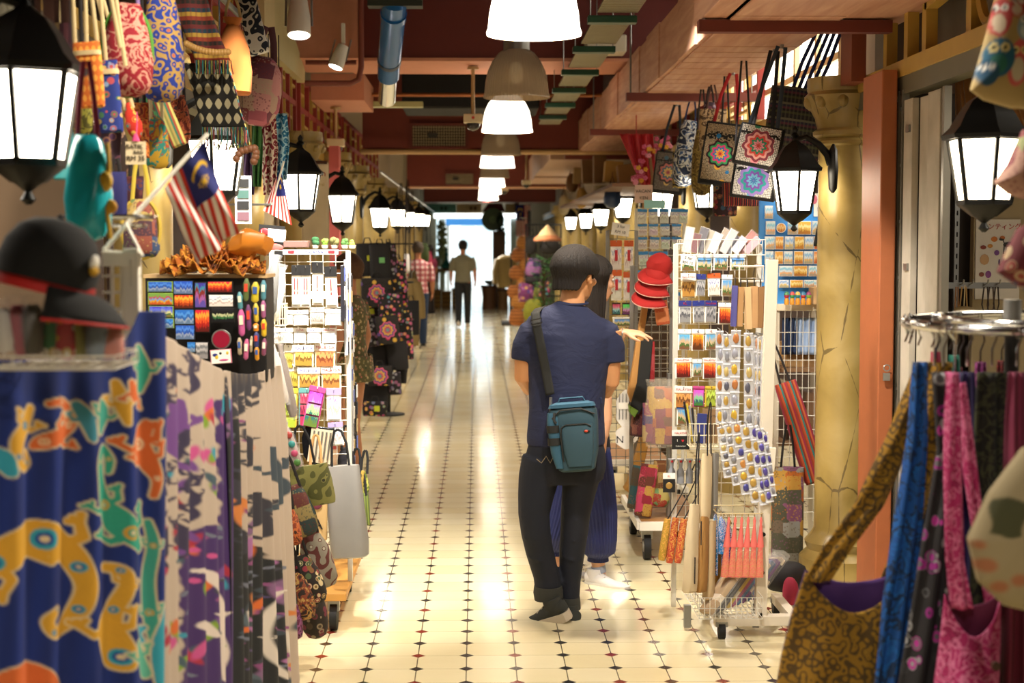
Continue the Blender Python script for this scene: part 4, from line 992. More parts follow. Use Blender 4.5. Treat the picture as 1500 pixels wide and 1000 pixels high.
STY = dict(white=(CARD, PRINT(PALE, .2), CARD, .26), blue=(CARD, PRINT(SKY, .05), BLUEH, .22), sky=(CARD, PRINT(SKY, .06), CARD, .2), sun=(CARD, PRINT(SUN, .04), CARD, .2), grey=(CARD, PRINT(GREY, .1), NAVYH, .24),
           orange=(CARD, PRINT(PALE, .1), ORANH, .2), black=(CARD, PRINT(GOLD, .2), BLKH, .26), yellow=(YELH, PRINT(GOLD, .3), YELH, .12), pink=(PINKH, PRINT(SKY, .6), PINKH, .12), teal=(TEALH, PRINT(GOLD, .4), TEALH, .12),
           lav=(CARD, PRINT(PALE, .3), LAVH, .2), stick=(CARD, M('#e2d2b0', .5), BLKH, .25), cream=(M('#e8d8b0', .6), PRINT(GOLD, .1), CARD, .3), bluepack=(CARD, PRINT(PALE, .5), M('#3f8fd0', .4), .2), kraft=(KRAFT, PRINT(GOLD, .1), KRAFT, .15), frame=(M('#4a2f1e', .5), PRINT(SKY, .8), M('#4a2f1e', .5), .06))
def pack(x0, y0, x1, y1, Y, style, label, group, tilt=0, text=None, ink=None, turn=0, rows=1, thick=.012, lean=0, name='souvenir_packet'):
    s = S(Y); w, h = (x1-x0)*s, (y1-y0)*s; cm_, im, hm, hf = STY[style]
    c = P((x0+x1)/2, y0, Y)
    o = MB().mat(0).box((0, 0, -h/2), (w*.96, .003, h))
    n = rows
    for k in range(n):
        zt, zb = -h*hf-(h*(1-hf))*k/n, -h*hf-(h*(1-hf))*(k+1)/n
        o.mat(1).box((0, -thick/2, (zt+zb)/2), (w*.80, thick, (zt-zb)*.84))
    b = o.build(name, [cm_, im], None, c, (R(lean), R(tilt), R(turn)), smooth=False); tag(b, label, 'packet', group)
    hd = MB().box((0, -.004, -h*hf*.5), (w, .006, h*hf)); hd.mat(1).tube([(0, .02, -h*hf*.25), (0, -.015, -h*hf*.25), (0, -.02, -h*hf*.1)], .0018, 5)
    q = hd.build('header_card', [hm, STEEL], b, smooth=False)
    if text: lettering(text, min(h*hf*.62, w*1.55/max(3, len(text))), ink or INKB, q, (0, -.0076, -h*hf*.55))
    return b
def wire_rack(name, label, x0, x1, z0, z1, Y, feet=True, post=.022, cell=.05, mt=None, depth=.34, zb=0):
    r = thing(name, label, 'rack', ((x0+x1)/2, Y, 0)); w = x1-x0; mt = mt or WIRE
    for x in (-w/2, w/2): MB().box((x, 0, (z1+zb)/2+.02*(zb == 0)), (post, post, z1-zb-.04*(zb == 0))).build('post', mt, r, smooth=False, bevel=.002)
    m = MB(); nx = max(2, int(w/cell)); nz = int((z1-z0)/cell)
    for k in range(1, nx): m.tube([(-w/2+w*k/nx, .006, z0), (-w/2+w*k/nx, .006, z1)], .0022, 4)
    for k in range(nz+1): m.tube([(-w/2, 0, z0+(z1-z0)*k/nz), (w/2, 0, z0+(z1-z0)*k/nz)], .0022, 4)
    m.build('wire_panel', mt, r)
    if feet:
        m = MB(); m.box((0, 0, .09), (w+.04, .05, .03)); 
        for x in (-w/2, w/2): m.box((x, 0, .09), (.04, depth, .03))
        m.build('base_frame', mt, r, smooth=False)
        for x in (-w/2, w/2):
            for y in (-depth/2+.03, depth/2-.03):
                wh = MB().tube([(x-.012, y, .036), (x+.012, y, .036)], .036, 14).build('wheel', BLACK, r)
                MB().box((x, y, .066), (.034, .02, .022)).build('fork', STEEL, wh, smooth=False)
    return r
GL = 'packets on the white souvenir rack at the left'
YL = 6.86
a_, b_ = P(398, 357, 6.95), P(510, 357, 6.95)
wire_rack('souvenir_rack', 'white wire souvenir rack packed with white carded packets on the left side', a_.x, b_.x, .35, 1.67, 6.95, feet=False, zb=.178)
W_ = ['leftmost', 'second', 'third', 'fourth', 'fifth', 'sixth', 'seventh']
rows_ = [
 ('tall chopstick row', [(427, 388, 441, 449, 'stick', None, 2), (441, 388, 455, 449, 'stick', None, 2), (457, 384, 473, 447, 'stick', None, 1), (475, 390, 493, 450, 'stick', None, 1)]),
 ('row under the chopsticks', [(420, 454, 429, 476, 'white', None, 1), (429, 454, 452, 477, 'white', 'MALAYSIA', 1), (453, 450, 475, 475, 'white', 'MALAYSIA', 1), (476, 452, 502, 477, 'white', 'MALAYSIA', 1)]),
 ('row at the middle of the rack', [(391, 480, 409, 504, 'white', None, 1), (409, 480, 429, 503, 'white', 'MALL', 1), (430, 480, 449, 503, 'white', 'I LOVE', 1), (450, 480, 470, 503, 'white', 'MALAYSIA', 1), (471, 480, 493, 503, 'white', 'MALAYSIA', 1)]),
 ('row of round trinkets', [(416, 505, 430, 540, 'cream', None, 1), (430, 505, 460, 537, 'cream', 'MALAYSIA', 1), (461, 503, 492, 538, 'cream', 'MALAYSIA', 1)]),
 ('row of cream trinkets', [(421, 533, 437, 567, 'cream', None, 1), (436, 538, 469, 568, 'cream', 'MALAYSIA', 1), (470, 536, 500, 570, 'cream', 'MALAYSIA', 1)])]
for rn, items in rows_:
    for k, (x0, y0, x1, y1, st_, tx, nn) in enumerate(items):
        nm = 'white carded packet' if st_ == 'white' else 'boxed chopstick packet with red motif' if st_ == 'stick' else 'cream trinket packet with lettered header'
        if st_ != 'white' and not tx and st_ != 'stick': nm = 'narrow cream trinket packet'
        p_ = pack(x0, y0, x1, y1, YL-.02*(k % 2), st_, f'{nm}, {W_[k]} from the left in the {rn}', GL, rnd.uniform(-2, 2), tx, INKB if k % 2 else INKR)
        if st_ == 'stick':
            s = S(YL); m = MB(); w, h = (x1-x0)*s, (y1-y0)*s
            for j in range(nn): m.box((w*(j-(nn-1)/2)*.3, -.0135, -h*.45), (w*.09, .003, h*.28)); m.ball((w*(j-(nn-1)/2)*.3, -.013, -h*.66), (w*.06, .002, h*.04), 8, 5)
            m.build('red_motif', INKR, p_)
for x0, y0, x1, y1, st_, lb, ti in [(416, 568, 437, 627, 'yellow', 'yellow magnet packet with three pictures in the lower rack', 3), (438, 568, 462, 625, 'teal', 'teal magnet packet with three pictures in the lower rack', 1), (454, 566, 478, 627, 'pink', 'bright pink magnet packet hanging tilted', 12), (478, 568, 500, 617, 'lav', 'pale blue keyring packet beside the tilted pink one', 0), (480, 618, 502, 653, 'lav', 'lavender white packet under the pale blue one', -4)]:
    pack(x0, y0, x1, y1, YL-.05-(.03 if st_ == 'pink' else 0), st_, lb, GL, ti, rows=3 if st_ in ('yellow', 'teal', 'pink') else 1)
# pen set
pn = thing('pen_set', 'black case with a row of slim metal pens at the foot of the left rack', 'pen set', P(470, 625, 6.78), (0, R(8), 0)); s = S(6.78)
m = MB(); m.prism([(-22*s, 0), (20*s, 0), (22*s, -55*s), (-8*s, -58*s), (-20*s, -46*s), (-26*s, -20*s)], 0, .02); m.build('case', M('#101012', .2), pn, bevel=.003)
MB().box((4*s, -.006, -28*s), (34*s, .004, 50*s)).build('tray_card', M('#c9b79a', .6), pn, smooth=False)
for k in range(5): MB().tube([((-8+k*6)*s, -.013, -6*s), ((-8+k*6)*s, -.013, -46*s)], 1.3*s, 8).build('pen', STEEL, pn)
# upper fittings
s = S(6.9)
hd = thing('header_strip', 'white sticker strip along the top of the left rack', 'sign', P(455, 369, 6.84)); MB().box((0, 0, 0), (80*s, .004, 7*s)).build('strip', CARD, hd, smooth=False)
lettering('MALAYSIA', 6*s, INKB, hd, (5*s, -.004, 0)); 
for k, x in enumerate((-28, 30)): MB().box((x*s, -.003, 0), (9*s, .003, 4*s)).build('sticker', INKR, hd, smooth=False)
tag(MB().box((0, 0, .026), (35*s, .12, .03)).build('flat_box', M('#7d5b52', .7), None, P(435, 366, 6.95)+Vector((0, 0, .0)), smooth=False, bevel=.003), 'dusky brown flat box on top of the left rack', 'box')
for k, (px, r_) in enumerate([(462, 7), (476, 5.5), (490, 7), (505, 6), (516, 4.5)]):
    c = P(px, 364, 6.98); t = thing('mini_plant', ['dark green bonsai ball in a tiny pot, leftmost on the left rack top', 'lime green moss ball plant second on the left rack top', 'olive brown ball plant third on the left rack top', 'green and tan ball plant fourth on the left rack top', 'small lime ball plant at the rack corner'][k], 'plant', c, 0, 'mini plants along the rack top')
    MB().lathe([(.006, .0), (.014, .002), (.018, .016), (.014, .016)], 12).build('pot', M('#e6d8c8', .5), t)
    m = MB(); 
    for j in range(9): m.ball((rnd.uniform(-.5, .5)*r_*s, rnd.uniform(-.5, .5)*r_*s, .018+r_*s*.6+rnd.uniform(-.4, .5)*r_*s), r_*s*.6, 8, 5)
    m.build('foliage', M(['#23562c', '#7da13a', '#6d6a3a', '#4f7a3a', '#8ab53f'][k], .8, 0, .2), t)
sk = thing('sticker_board', 'black sticker board leaning at the top left of the left rack', 'board', P(397, 352, 6.99), (0, R(5), 0)); s = S(6.99)
MB().box((0, 0, 0), (38*s, .006, 44*s)).build('board', BLKH, sk, smooth=False)
MB().box((8*s, -.006, 8*s), (26*s, .003, 18*s)).build('white_card', CARD, sk, smooth=False)
for (x, z, w, h, c) in ((-10, 12, 14, 10, REDH), (-9, -6, 16, 10, CARD), (8, -9, 22, 10, M('#c9584f', .6))): m = MB(); m.ball((x*s, -.005, z*s), (w*s/2, .003, h*s/2), 12, 6); m.build('sticker', c, sk)
lettering('I', 7*s, CARD, sk, (-14*s, -.01, 12*s))
tag(MB().box((0, 0, 0), (22*S(6.8), .003, 11*S(6.8))).build('price_tag', CARD, None, P(466, 432, 6.78), smooth=False), 'small white price tag across the chopstick boxes', 'sign')
# little white wire basket with bundles, clear wraps to the left of the rack
wb = thing('wire_basket', 'small cream wire basket clipped to the left side of the rack', 'basket', P(405, 476, 6.6)); wire_basket(wb, 28*S(6.6), .10, 31*S(6.6), 4, 3, 1).build('wires', M('#e2d6b4', .5), wb)
for k, (px, top, bot, w, Y, ti, c, lb) in enumerate([(404, 378, 462, 22, 6.5, 8, '#5d5a50', 'grey cloth roll in a clear wrap beside the left rack'), (414, 392, 470, 18, 6.66, 10, '#d8d8ca', 'white cloth roll in clear wrap beside the left rack'), (398, 452, 486, 16, 6.62, 30, '#3c6b3f', 'green wrapped roll lying in the small cream basket'),
        (398, 502, 592, 16, 6.1, -12, '#c9bcae', 'clear bag of white trinkets hanging in front of the black sarong edge'), (410, 505, 612, 16, 6.2, -10, '#6d5a4a', 'clear bag of brown trinkets hanging beside the rack'), (404, 560, 604, 10, 6.15, 0, '#39348a', 'violet bottle shaped trinket hanging in clear film'), (416, 620, 690, 20, 6.1, -16, '#a08a80', 'clear bag of coloured discs low beside the rack')]):
    s = S(Y); c0 = P(px, top, Y); h = (bot-top)*s
    r = thing('wrapped_roll', lb, 'packet', c0, (0, R(ti), 0), 'clear wrapped goods beside the left rack')
    m = MB(); m.loft([(0, 0, -h, w*s*.3, .02), (0, 0, -h*.9, w*s*.45, .03), (0, 0, -h*.3, w*s*.42, .03), (0, 0, -h*.08, w*s*.2, .015), (0, 0, 0, w*s*.3, .006)], 14); m.wrinkle(.006, 30, k); m.build('cloth_roll', M(c, .7, 0, .25), r)
    m = MB(); m.loft([(0, 0, -h*1.02, w*s*.45, .026), (0, 0, -h*.9, w*s*.56, .036), (0, 0, -h*.3, w*s*.52, .036), (0, 0, -h*.06, w*s*.28, .02), (0, 0, h*.06, w*s*.45, .006)], 14); m.wrinkle(.008, 34, k+9); m.build('clear_wrap', PLASTIC('#ffffff', .08, .12), r)
    if k == 6:
        for j, cc in enumerate(('#a8423a', '#3a8a86', '#b5486a', '#4a7a3a')): MB().ball((w*s*.2, -.034, -h*(.25+.2*j)), (.014, .006, .014), 10, 6).build('disc', M(cc, .4), r)
# strips hanging on the aisle side of the rack
for k, (px, top, bot, c, lb) in enumerate([(502, 388, 470, '#2b2a30', 'dark strip of charms nearest on the side of the left rack'), (507, 380, 520, '#cfd3dc', 'white and blue charm strip on the side of the left rack'), (512, 400, 560, '#9aa0ae', 'grey charm strip on the side of the left rack'), (508, 520, 650, '#a58a6a', 'tan strip hanging low on the side of the left rack'), (515, 470, 690, '#c8c8cc', 'long pale strip at the outer side of the left rack'), (520, 560, 660, '#17171a', 'black patterned strip at the aisle corner of the left rack')]):
    Y = 6.85+.09*k; s = S(Y); c0 = P(px, top, Y); h = (bot-top)*s; b = thing('charm_strip', lb, 'strip', c0, 0, 'strips on the aisle side of the left rack')
    MB().box((0, 0, -h/2), (.016, .06, h)).build('film', M(c, .35, 0, .25), b, smooth=False, bevel=.003)
    n = max(3, int(h/.07))
    for j in range(n): MB().box((.003, -.001, -h*(j+.5)/n), (.018, .045, h/n*.72)).build('charm_cell', M(['#5a66a0', '#d8d4cc', '#2c2c34', '#b8a070'][(j+k) % 4], .4), b, smooth=False)
# black magnet display with an orange ruffled pile on top
bx = thing('magnet_display', 'black display box covered in picture magnets behind the cream sarongs', 'display', P(303, 560, 5.25)); s = S(5.15); ox, oz = bx.location.x, bx.location.z
pa, pb = P(214, 408, 5.15), P(396, 560, 5.15)
MB().box((0, .1, (pa.z-oz)/2), (pb.x-pa.x, .2, pa.z-oz)).build('case', M('#0c0b0c', .5), bx, smooth=False, bevel=.004)
MB().box((0, .1, (pa.z-oz)+.006), (pb.x-pa.x+.01, .21, .012)).build('lid', M('#c9a878', .6), bx, smooth=False)
MB().box((0, .1, -oz/2), (.3, .16, oz)).build('pedestal', M('#2a241e', .8), bx, smooth=False)
def magnet(x0, y0, x1, y1, Y, mt, label, group, rim=None, rnd_=False, tilt=0, name='picture_magnet', th=.008):
    s = S(Y); c = P((x0+x1)/2, (y0+y1)/2, Y); w, h = (x1-x0)*s, (y1-y0)*s; m = MB()
    if rnd_: m.mat(1).tube([(0, 0, 0), (0, -th, 0)], w/2, 24); m.mat(0).tube([(0, -th, 0), (0, -th-.002, 0)], w/2*.86, 24)
    else: m.mat(1).box((0, -th/2, 0), (w, th, h)); m.mat(0).box((0, -th-.001, 0), (w*.92, .002, h*.92))
    o = m.build(name, [mt, rim or CARD], None, c, (0, R(tilt), 0), smooth=rnd_, bevel=.0008); return tag(o, label, 'magnet', group)
z3 = lambda x, y: (200+x/5.883, 390+y/5.883)
BLU = PRINT(((0, '#5f7a94'), (.25, '#8c9cb0'), (.4, '#2f66a8'), (.6, '#4f93d6'), (.8, '#2f74c4')), .05); TROP = PRINT(((0, '#b8452a'), (.25, '#c98a3a'), (.4, '#6a9cc0'), (.55, '#b04a6a'), (.7, '#7a9a4a')), .3)
for (x0, y0, x1, y1, mt, lb) in [(100, 130, 315, 220, BLU, 'pale blue skyline magnet with a green rim, top left of the black display'), (104, 230, 318, 332, TROP, 'red and blue street magnet with a green rim, second in the left column'), (110, 342, 322, 438, PRINT(SKY, .2), 'green and blue beach magnet, third in the left column'), (150, 448, 326, 532, BLU, 'light blue magnet, fourth in the left column'),
    (320, 125, 492, 240, BLU, 'deep blue tower magnet, top of the second column'), (326, 244, 496, 364, PRINT(SUN, .04), 'orange flowered tower magnet, second in the second column'), (330, 370, 502, 500, BLU, 'dark blue twin tower magnet, third in the second column'), (338, 504, 506, 632, BLU, 'grey blue twin tower magnet, fourth in the second column'),
    (505, 135, 604, 360, PRINT(((0, '#4a4a9a'), (.3, '#9a5a9a'), (.5, '#7d2a3a'), (.7, '#3f8a9a'), (.85, '#3a4a9a')), .1), 'tall violet magnet in the third column'), (508, 370, 634, 570, PRINT(SUN, .08), 'tall sunset magnet with dark towers'), (614, 130, 832, 226, PRINT(SUN, .05), 'wide orange sunset magnet, top right of the black display'),
    (622, 242, 842, 348, PRINT(PALE, .1), 'wide pale banknote like magnet'), (650, 358, 848, 486, PRINT(((0, '#17171a'), (.3, '#3f6a3a'), (.45, '#b5b08a'), (.6, '#1a1a1c'), (.8, '#222226')), .2), 'black night skyline magnet'), (440, 650, 512, 740, BLU, 'small blue magnet low in the second column'), (512, 650, 622, 800, PRINT(GREY, .2), 'dusky lavender magnet low in the third column')]:
    magnet(*z3(x0, y0), *z3(x1, y1), 5.14, mt, lb, 'magnets on the black display', rim=M('#8aa83a', .5) if x0 < 200 else BLKH)
magnet(*z3(648, 542), *z3(818, 712), 5.14, M('#8a1630', .3), 'round crimson magnet with a silver rim', 'magnets on the black display', rim=STEEL, rnd_=True)
pcd = magnet(*z3(640, 715), *z3(820, 838), 5.13, CARD, 'white postcard magnet with a pink border', 'magnets on the black display', rim=M('#c9788a', .6), tilt=-4)
s = S(5.13)
for (x, z, w, h, c) in ((-8, 3, 8, 5, NAVYH), (-6, 0, 5, 7, YELH), (0, 5, 4, 4, BLKH), (10, 5, 4, 5, YELH), (4, -5, 14, 3, PINKH)): MB().ball((x*s, -.0105, z*s), (w*s/2, .001, h*s/2), 10, 5).build('stamp', c, pcd)
k_ = 0
for (x0, y0, x1, y1, c, lb) in [(866, 220, 918, 372, '#4f8f9a', 'teal'), (915, 105, 975, 300, '#5a6a3a', 'olive'), (985, 135, 1060, 312, '#c9b52f', 'yellow'), (1066, 120, 1122, 290, '#4f8a9c', 'pale teal'), (872, 370, 938, 600, '#c05a92', 'pink'), (940, 330, 992, 550, '#6a3a6a', 'purple'), (1004, 318, 1056, 482, '#d0b53a', 'mustard yellow'), (1068, 295, 1118, 445, '#a05a8a', 'mauve'),
        (1002, 490, 1056, 560, '#d98a1e', 'amber'), (1070, 455, 1124, 605, '#dcb82a', 'bright yellow'), (866, 615, 912, 765, '#b8a88a', 'beige'), (920, 625, 972, 805, '#c4628e', 'rose pink'), (974, 600, 1004, 740, '#b0a080', 'sand'), (1008, 565, 1058, 700, '#38407a', 'indigo'), (1015, 690, 1060, 810, '#d8962a', 'orange yellow'), (1076, 620, 1124, 770, '#8a4a6a', 'plum')]:
    (ax, ay), (bx_, by) = z3(x0, y0), z3(x1, y1); Y = 5.12; s = S(Y); c0 = P((ax+bx_)/2, (ay+by)/2, Y); w, h = (bx_-ax)*s, (by-ay)*s
    t = thing('clip_magnet', f'{lb} shaped magnet clip at the right of the black display', 'magnet', c0, (0, R(rnd.uniform(-4, 4)), 0), 'shaped clip magnets on the black display')
    m = MB(); m.loft([(0, 0, -h*.5, w*.15, .004), (0, 0, -h*.4, w*.42, .008), (0, 0, 0, w*.40, .009), (0, 0, h*.25, w*.5, .010), (0, 0, h*.5, w*.2, .004)], 14); m.build('clip', M(c, .35, 0, .2), t)
    MB().box((0, -.009, h*.1), (w*.5, .004, h*.35)).build('picture', M(['#e2d8c0', '#c9462f', '#3a5a9a', '#efe6d0'][k_ % 4], .4), t, smooth=False); k_ += 1
pl = thing('ruffled_scarf', 'orange brown ruffled scarf heaped on top of the black display', 'scarf', P(312, 407, 5.25)+Vector((0, 0, .012)))
ORF = FAB('batik', ('#a85a14', '#c9862a', '#5a2a0c'), 22)
for j in range(7):
    def f(u, v, j=j):
        a = 2*PI*u; rr = (.17-.02*j)*(.45+.55*v); return (rr*1.05*math.cos(a)+.01*math.sin(j*3), rr*.62*math.sin(a), .012*j+.012+.018*math.sin(a*(9+j)+j)*v+.012*v+.012*math.sin(a*23+j)*v)
    MB().grid(f, 150, 5).build('ruffle', ORF, pl, ang=180, solid=.002)
m = MB(); m.ball((.13, -.02, .10), (.07, .06, .045), 18, 10); m.wrinkle(.03, 22, 3); m.build('crumpled_end', M('#c0741f', .4, 0, .3), pl)

# ---- totes, quilted and patchwork bags on a trolley under the left rack
GT = 'bags below the left rack'
def tote(label, px0, py0, px1, py1, Y, mt, kind='tote', turn=0, tilt=0, depth=.07, hang=None, strap_mt=None, name='tote_bag', group=GT, wr=.004, gap=.5, sr=.006):
    s = S(Y); c = P((px0+px1)/2, py0, Y); w, h = (px1-px0)*s, (py1-py0)*s
    r = thing(name, label, 'bag', c, (0, R(tilt), R(turn)), group); m = bag_shape(w, h, depth, kind); m.wrinkle(wr, 12, px0); m.build('body', mt, r)
    if strap_mt:
        H = hang or .16
        for k in (-1, 1): MB().tube([(w*gap*.5*k, -.01, -.01), (w*gap*.42*k, 0, H*.6), (w*gap*.2*k, 0, H*.95), (0, 0, H)], sr, 6, .4, up=(0, 1, 0)).build('strap', strap_mt, r)
    return r
gt_ = tote('silver grey cloth tote standing out into the aisle', 472, 682, 528, 818, 6.75, M('#8e8b86', .35, .1, .08), turn=-18, tilt=-6, depth=.12, strap_mt=BLACK)
ka = tote('brown paper bag printed with a black letter below the rack', 446, 690, 480, 792, 6.7, M('#c2a06a', .8), depth=.05, strap_mt=KRAFT, name='paper_bag')
s = S(6.7); lettering('A', 22*s, INKK, ka, (3*s, -.0275, -78*s)); MB().ball((2*s, -.027, -45*s), (8*s, .002, 10*s), 14, 6).build('printed_emblem', M('#6b2a3a', .8), ka)
for px0, py0, px1, py1, Y, c, kind, lb, ti in [(508, 688, 534, 728, 7.1, FAB('ikat', ('#a58a3a', '#5a4a1e'), 50), 'tote', 'gold woven coin purse with a zigzag band beside the silver tote', 4), (514, 716, 526, 776, 7.2, FAB('rib', ('#a04a7a', '#6d2a4c'), 90), 'pouch', 'pink ribbed strip hanging below the gold purse', 0), (526, 722, 540, 770, 7.3, FAB('rib', ('#3f4a1e', '#6d7a2f'), 90), 'pouch', 'dark green ribbed strip hanging below the gold purse', -4), (524, 690, 543, 730, 7.35, FAB('paisley', ('#5a6a1e', '#a3a04a', '#2a3010'), 40), 'drop', 'green snakeskin print purse behind the gold one', 4), (494, 655, 520, 700, 7.05, M('#15131c', .7), 'round', 'small black bag above the gold purse', 0)]:
    tote(lb, px0, py0, px1, py1, Y, c, kind, tilt=ti, depth=.04, strap_mt=BLACK, name='coin_purse', hang=.10)
PW1 = FAB('patch', ('#3a2a1a', '#6b4a24', '#2a3a3a', '#5a2a24', '#8a7a4a'), 17); PW2 = FAB('floral', ('#221a14', '#7a5a2a', '#8a2f3a', '#4a5a3a', '#c9b58a'), 34); PW3 = FAB('batik', ('#2a1c14', '#7a3a1f', '#b08a4a'), 22)
tote('olive quilted bag with a dark side panel on top of the bag pile', 416, 682, 482, 742, 6.1, FAB('paisley', ('#4a4a1c', '#77733a', '#2a2a12'), 18), 'tote', turn=-24, tilt=-12, depth=.13, name='quilted_bag', strap_mt=BLACK)
for px0, py0, px1, py1, Y, mt, kind, tu, ti, lb in [(406, 712, 450, 790, 6.0, PW1, 'sack', 10, -16, 'patchwork bag with dark gold squares under the quilted bag'), (410, 742, 436, 800, 5.9, FAB('batik', ('#7a2f14', '#b5602a', '#3a1a0c'), 24), 'sack', 0, -8, 'rust coloured bag at the left of the bag pile'), (428, 778, 478, 866, 6.15, FAB('paisley', ('#8a8272', '#5a2a24', '#b0a894'), 20), 'sack', 0, -14, 'grey beige bag with red leaf print in the bag pile'), (414, 812, 462, 892, 6.0, PW2, 'sack', 0, -16, 'flowered bag with blue edge in the bag pile'),
        (412, 838, 450, 910, 5.95, PW3, 'sack', 0, -14, 'maroon and gold bag near the bottom of the pile'), (430, 850, 470, 936, 6.2, FAB('floral', ('#2a211a', '#8a7a62', '#4a3a2a', '#6d2a3a'), 30), 'sack', 0, -10, 'brown flowered bag at the very bottom of the pile'), (416, 880, 440, 938, 5.9, FAB('batik', ('#5a1a3a', '#8a4a7a', '#2a1020'), 22), 'sack', 0, -6, 'purple red bag against the black sarong')]:
    tote(lb, px0, py0, px1, py1, Y, mt, kind, tu, ti, .11, name='patchwork_bag', strap_mt=DRK, wr=.008)
tl = thing('trolley', 'low wooden trolley with black wheels under the left rack', 'trolley', (-.80, 7.15, 0))
MB().box((0, 0, .16), (.46, .9, .035)).build('deck', M('#c08a3f', .6, 0, .12), tl, smooth=False, bevel=.004)
for x in (-.17, .17):
    for y in (-.38, .38):
        wh = MB().tube([(x-.016, y, .06), (x+.016, y, .06)], .06, 18).build('wheel', BLACK, tl); MB().box((x, y, .115), (.05, .03, .06)).build('fork', STEEL, wh, smooth=False)

# ---- black backpack stand further along the left
BB = [FAB('mandala', ('#26201e', '#3f8a8f', '#a8325a', '#c9a03a', '#5a3a7a', '#d05a7a'), 12), FAB('floral', ('#141112', '#b0325a', '#c9a53a', '#3f8a8a', '#7a4a8a', '#d0607a'), 26), M('#121012', .75), FAB('floral', ('#191416', '#6a5a7a', '#8a8a8a', '#a0506a'), 26)]
GB = 'black embroidered bags on the far left stand'
bs = thing('bag_stand', 'tall black stand hung with embroidered black backpacks on the left', 'stand', (P(568, 357, 15.4).x, 15.4, 0))
MB().tube([(0, 0, .02), (0, 0, 1.72)], .02, 10).build('pole', BLACK, bs); MB().lathe([(.16, 0), (.16, .015), (.03, .03)], 20).build('base', BLACK, bs)
for z in (1.70, 1.32, .95, .6): MB().tube(circle((0, 0, z), .25, 20), .008, 6, closed=True).build('ring', BLACK, bs); 
bps = [(538, 356, 400, 26, 12.0, 2, 'black backpack hung high on the stand, leftmost with yellow tags'), (556, 358, 404, 24, 11.95, 2, 'black backpack hung high on the stand, with a green tag'), (569, 358, 406, 16, 12.0, 3, 'grey flowered slim bag hung high on the stand'), (582, 380, 424, 20, 12.0, 1, 'black flowered bag with an orange blossom at the stand'), (552, 407, 446, 36, 11.9, 0, 'backpack with a turquoise arc and pink bloom'), (586, 415, 446, 18, 12.1, 1, 'bag with a red and yellow blossom at the aisle side of the stand'),
       (540, 436, 476, 26, 12.0, 3, 'dark bag with a small yellow tag in the middle of the stand'), (572, 430, 468, 28, 11.85, 1, 'pink flowered bag in the middle of the stand'), (566, 462, 500, 26, 11.8, 0, 'bag with a pink and teal medallion below the pink flowered bag'), (590, 455, 520, 20, 12.0, 1, 'long flowered bag hanging out over the aisle edge'), (545, 475, 504, 16, 11.9, 3, 'small grey flowered pouch low on the stand'), (602, 440, 486, 18, 12.6, 2, 'black bag hung behind the tan jacket'),
       (548, 504, 536, 30, 12.0, 2, 'plain black bag low on the stand'), (580, 500, 538, 24, 11.95, 2, 'black bag with long straps low on the stand'), (556, 536, 562, 28, 11.8, 0, 'round flowered bag with coral petals near the floor'), (578, 545, 575, 14, 11.9, 3, 'small silver grey bag near the floor'), (550, 562, 594, 30, 11.9, 2, 'black bag just above the floor'), (549, 588, 607, 28, 11.75, 1, 'blue and yellow flowered bag lowest on the stand'), (590, 524, 558, 12, 12.1, 2, 'narrow black bag near the aisle edge of the stand')]
for k, (px, t, b, w, Y, mi, lb) in enumerate(bps):
    Y += 3.1; s = S(Y); c = P(px, t, Y); h, wd = (b-t)*s*1.1, w*s*1.3; r = thing('backpack', lb, 'bag', c, (0, R(rnd.uniform(-6, 6)), 0), GB)
    m = bag_shape(wd, h, .10, 'tote'); m.v = [p+Vector((0, 0, h/2)) for p in m.v]; m.build('body', BB[mi], r, (0, 0, -h/2))
    MB().tube([(-wd*.18, 0, -.01), (-wd*.1, 0, .05), (wd*.1, 0, .05), (wd*.18, 0, -.01)], .006, 6).build('loop', BLACK, r)
    for sx in (-1, 1): MB().tube([(sx*wd*.3, .05, -.02), (sx*wd*.38, .08, -h*.5), (sx*wd*.3, .05, -h*.9)], .012, 6, .4).build('strap', BLACK, r)
    if k in (0, 1, 6, 17): MB().box((wd*.1, -.056, -h*.45), (8*s, .003, 8*s)).build('price_tag', M('#b8c22a' if k != 1 else '#6ab06a', .6), r, smooth=False)
jk = thing('jacket', 'tan jacket hanging between the black bags and the plaid shirt', 'jacket', P(603, 408, 16.6)); s = S(16.6)
m = MB(); m.loft([(0, 0, -98*s, 11*s, .05), (0, 0, -60*s, 12*s, .06), (0, 0, -20*s, 11*s, .06), (0, 0, -5*s, 9*s, .05), (0, 0, 0, 4*s, .03)], 18); m.wrinkle(.02, 8, 2); m.build('body', M('#8a7446', .85), jk)
MB().limb([((7*s, -.02, -6*s), .05, .05), ((13*s, -.04, -32*s), .05, .05), ((15*s, -.03, -58*s), .04, .04)], 12).build('sleeve', M('#8a7446', .85), jk)
MB().tube([(0, 0, -.005), (0, 0, .06), (.03, 0, .10)], .005, 6).build('hanger_hook', STEEL, jk)
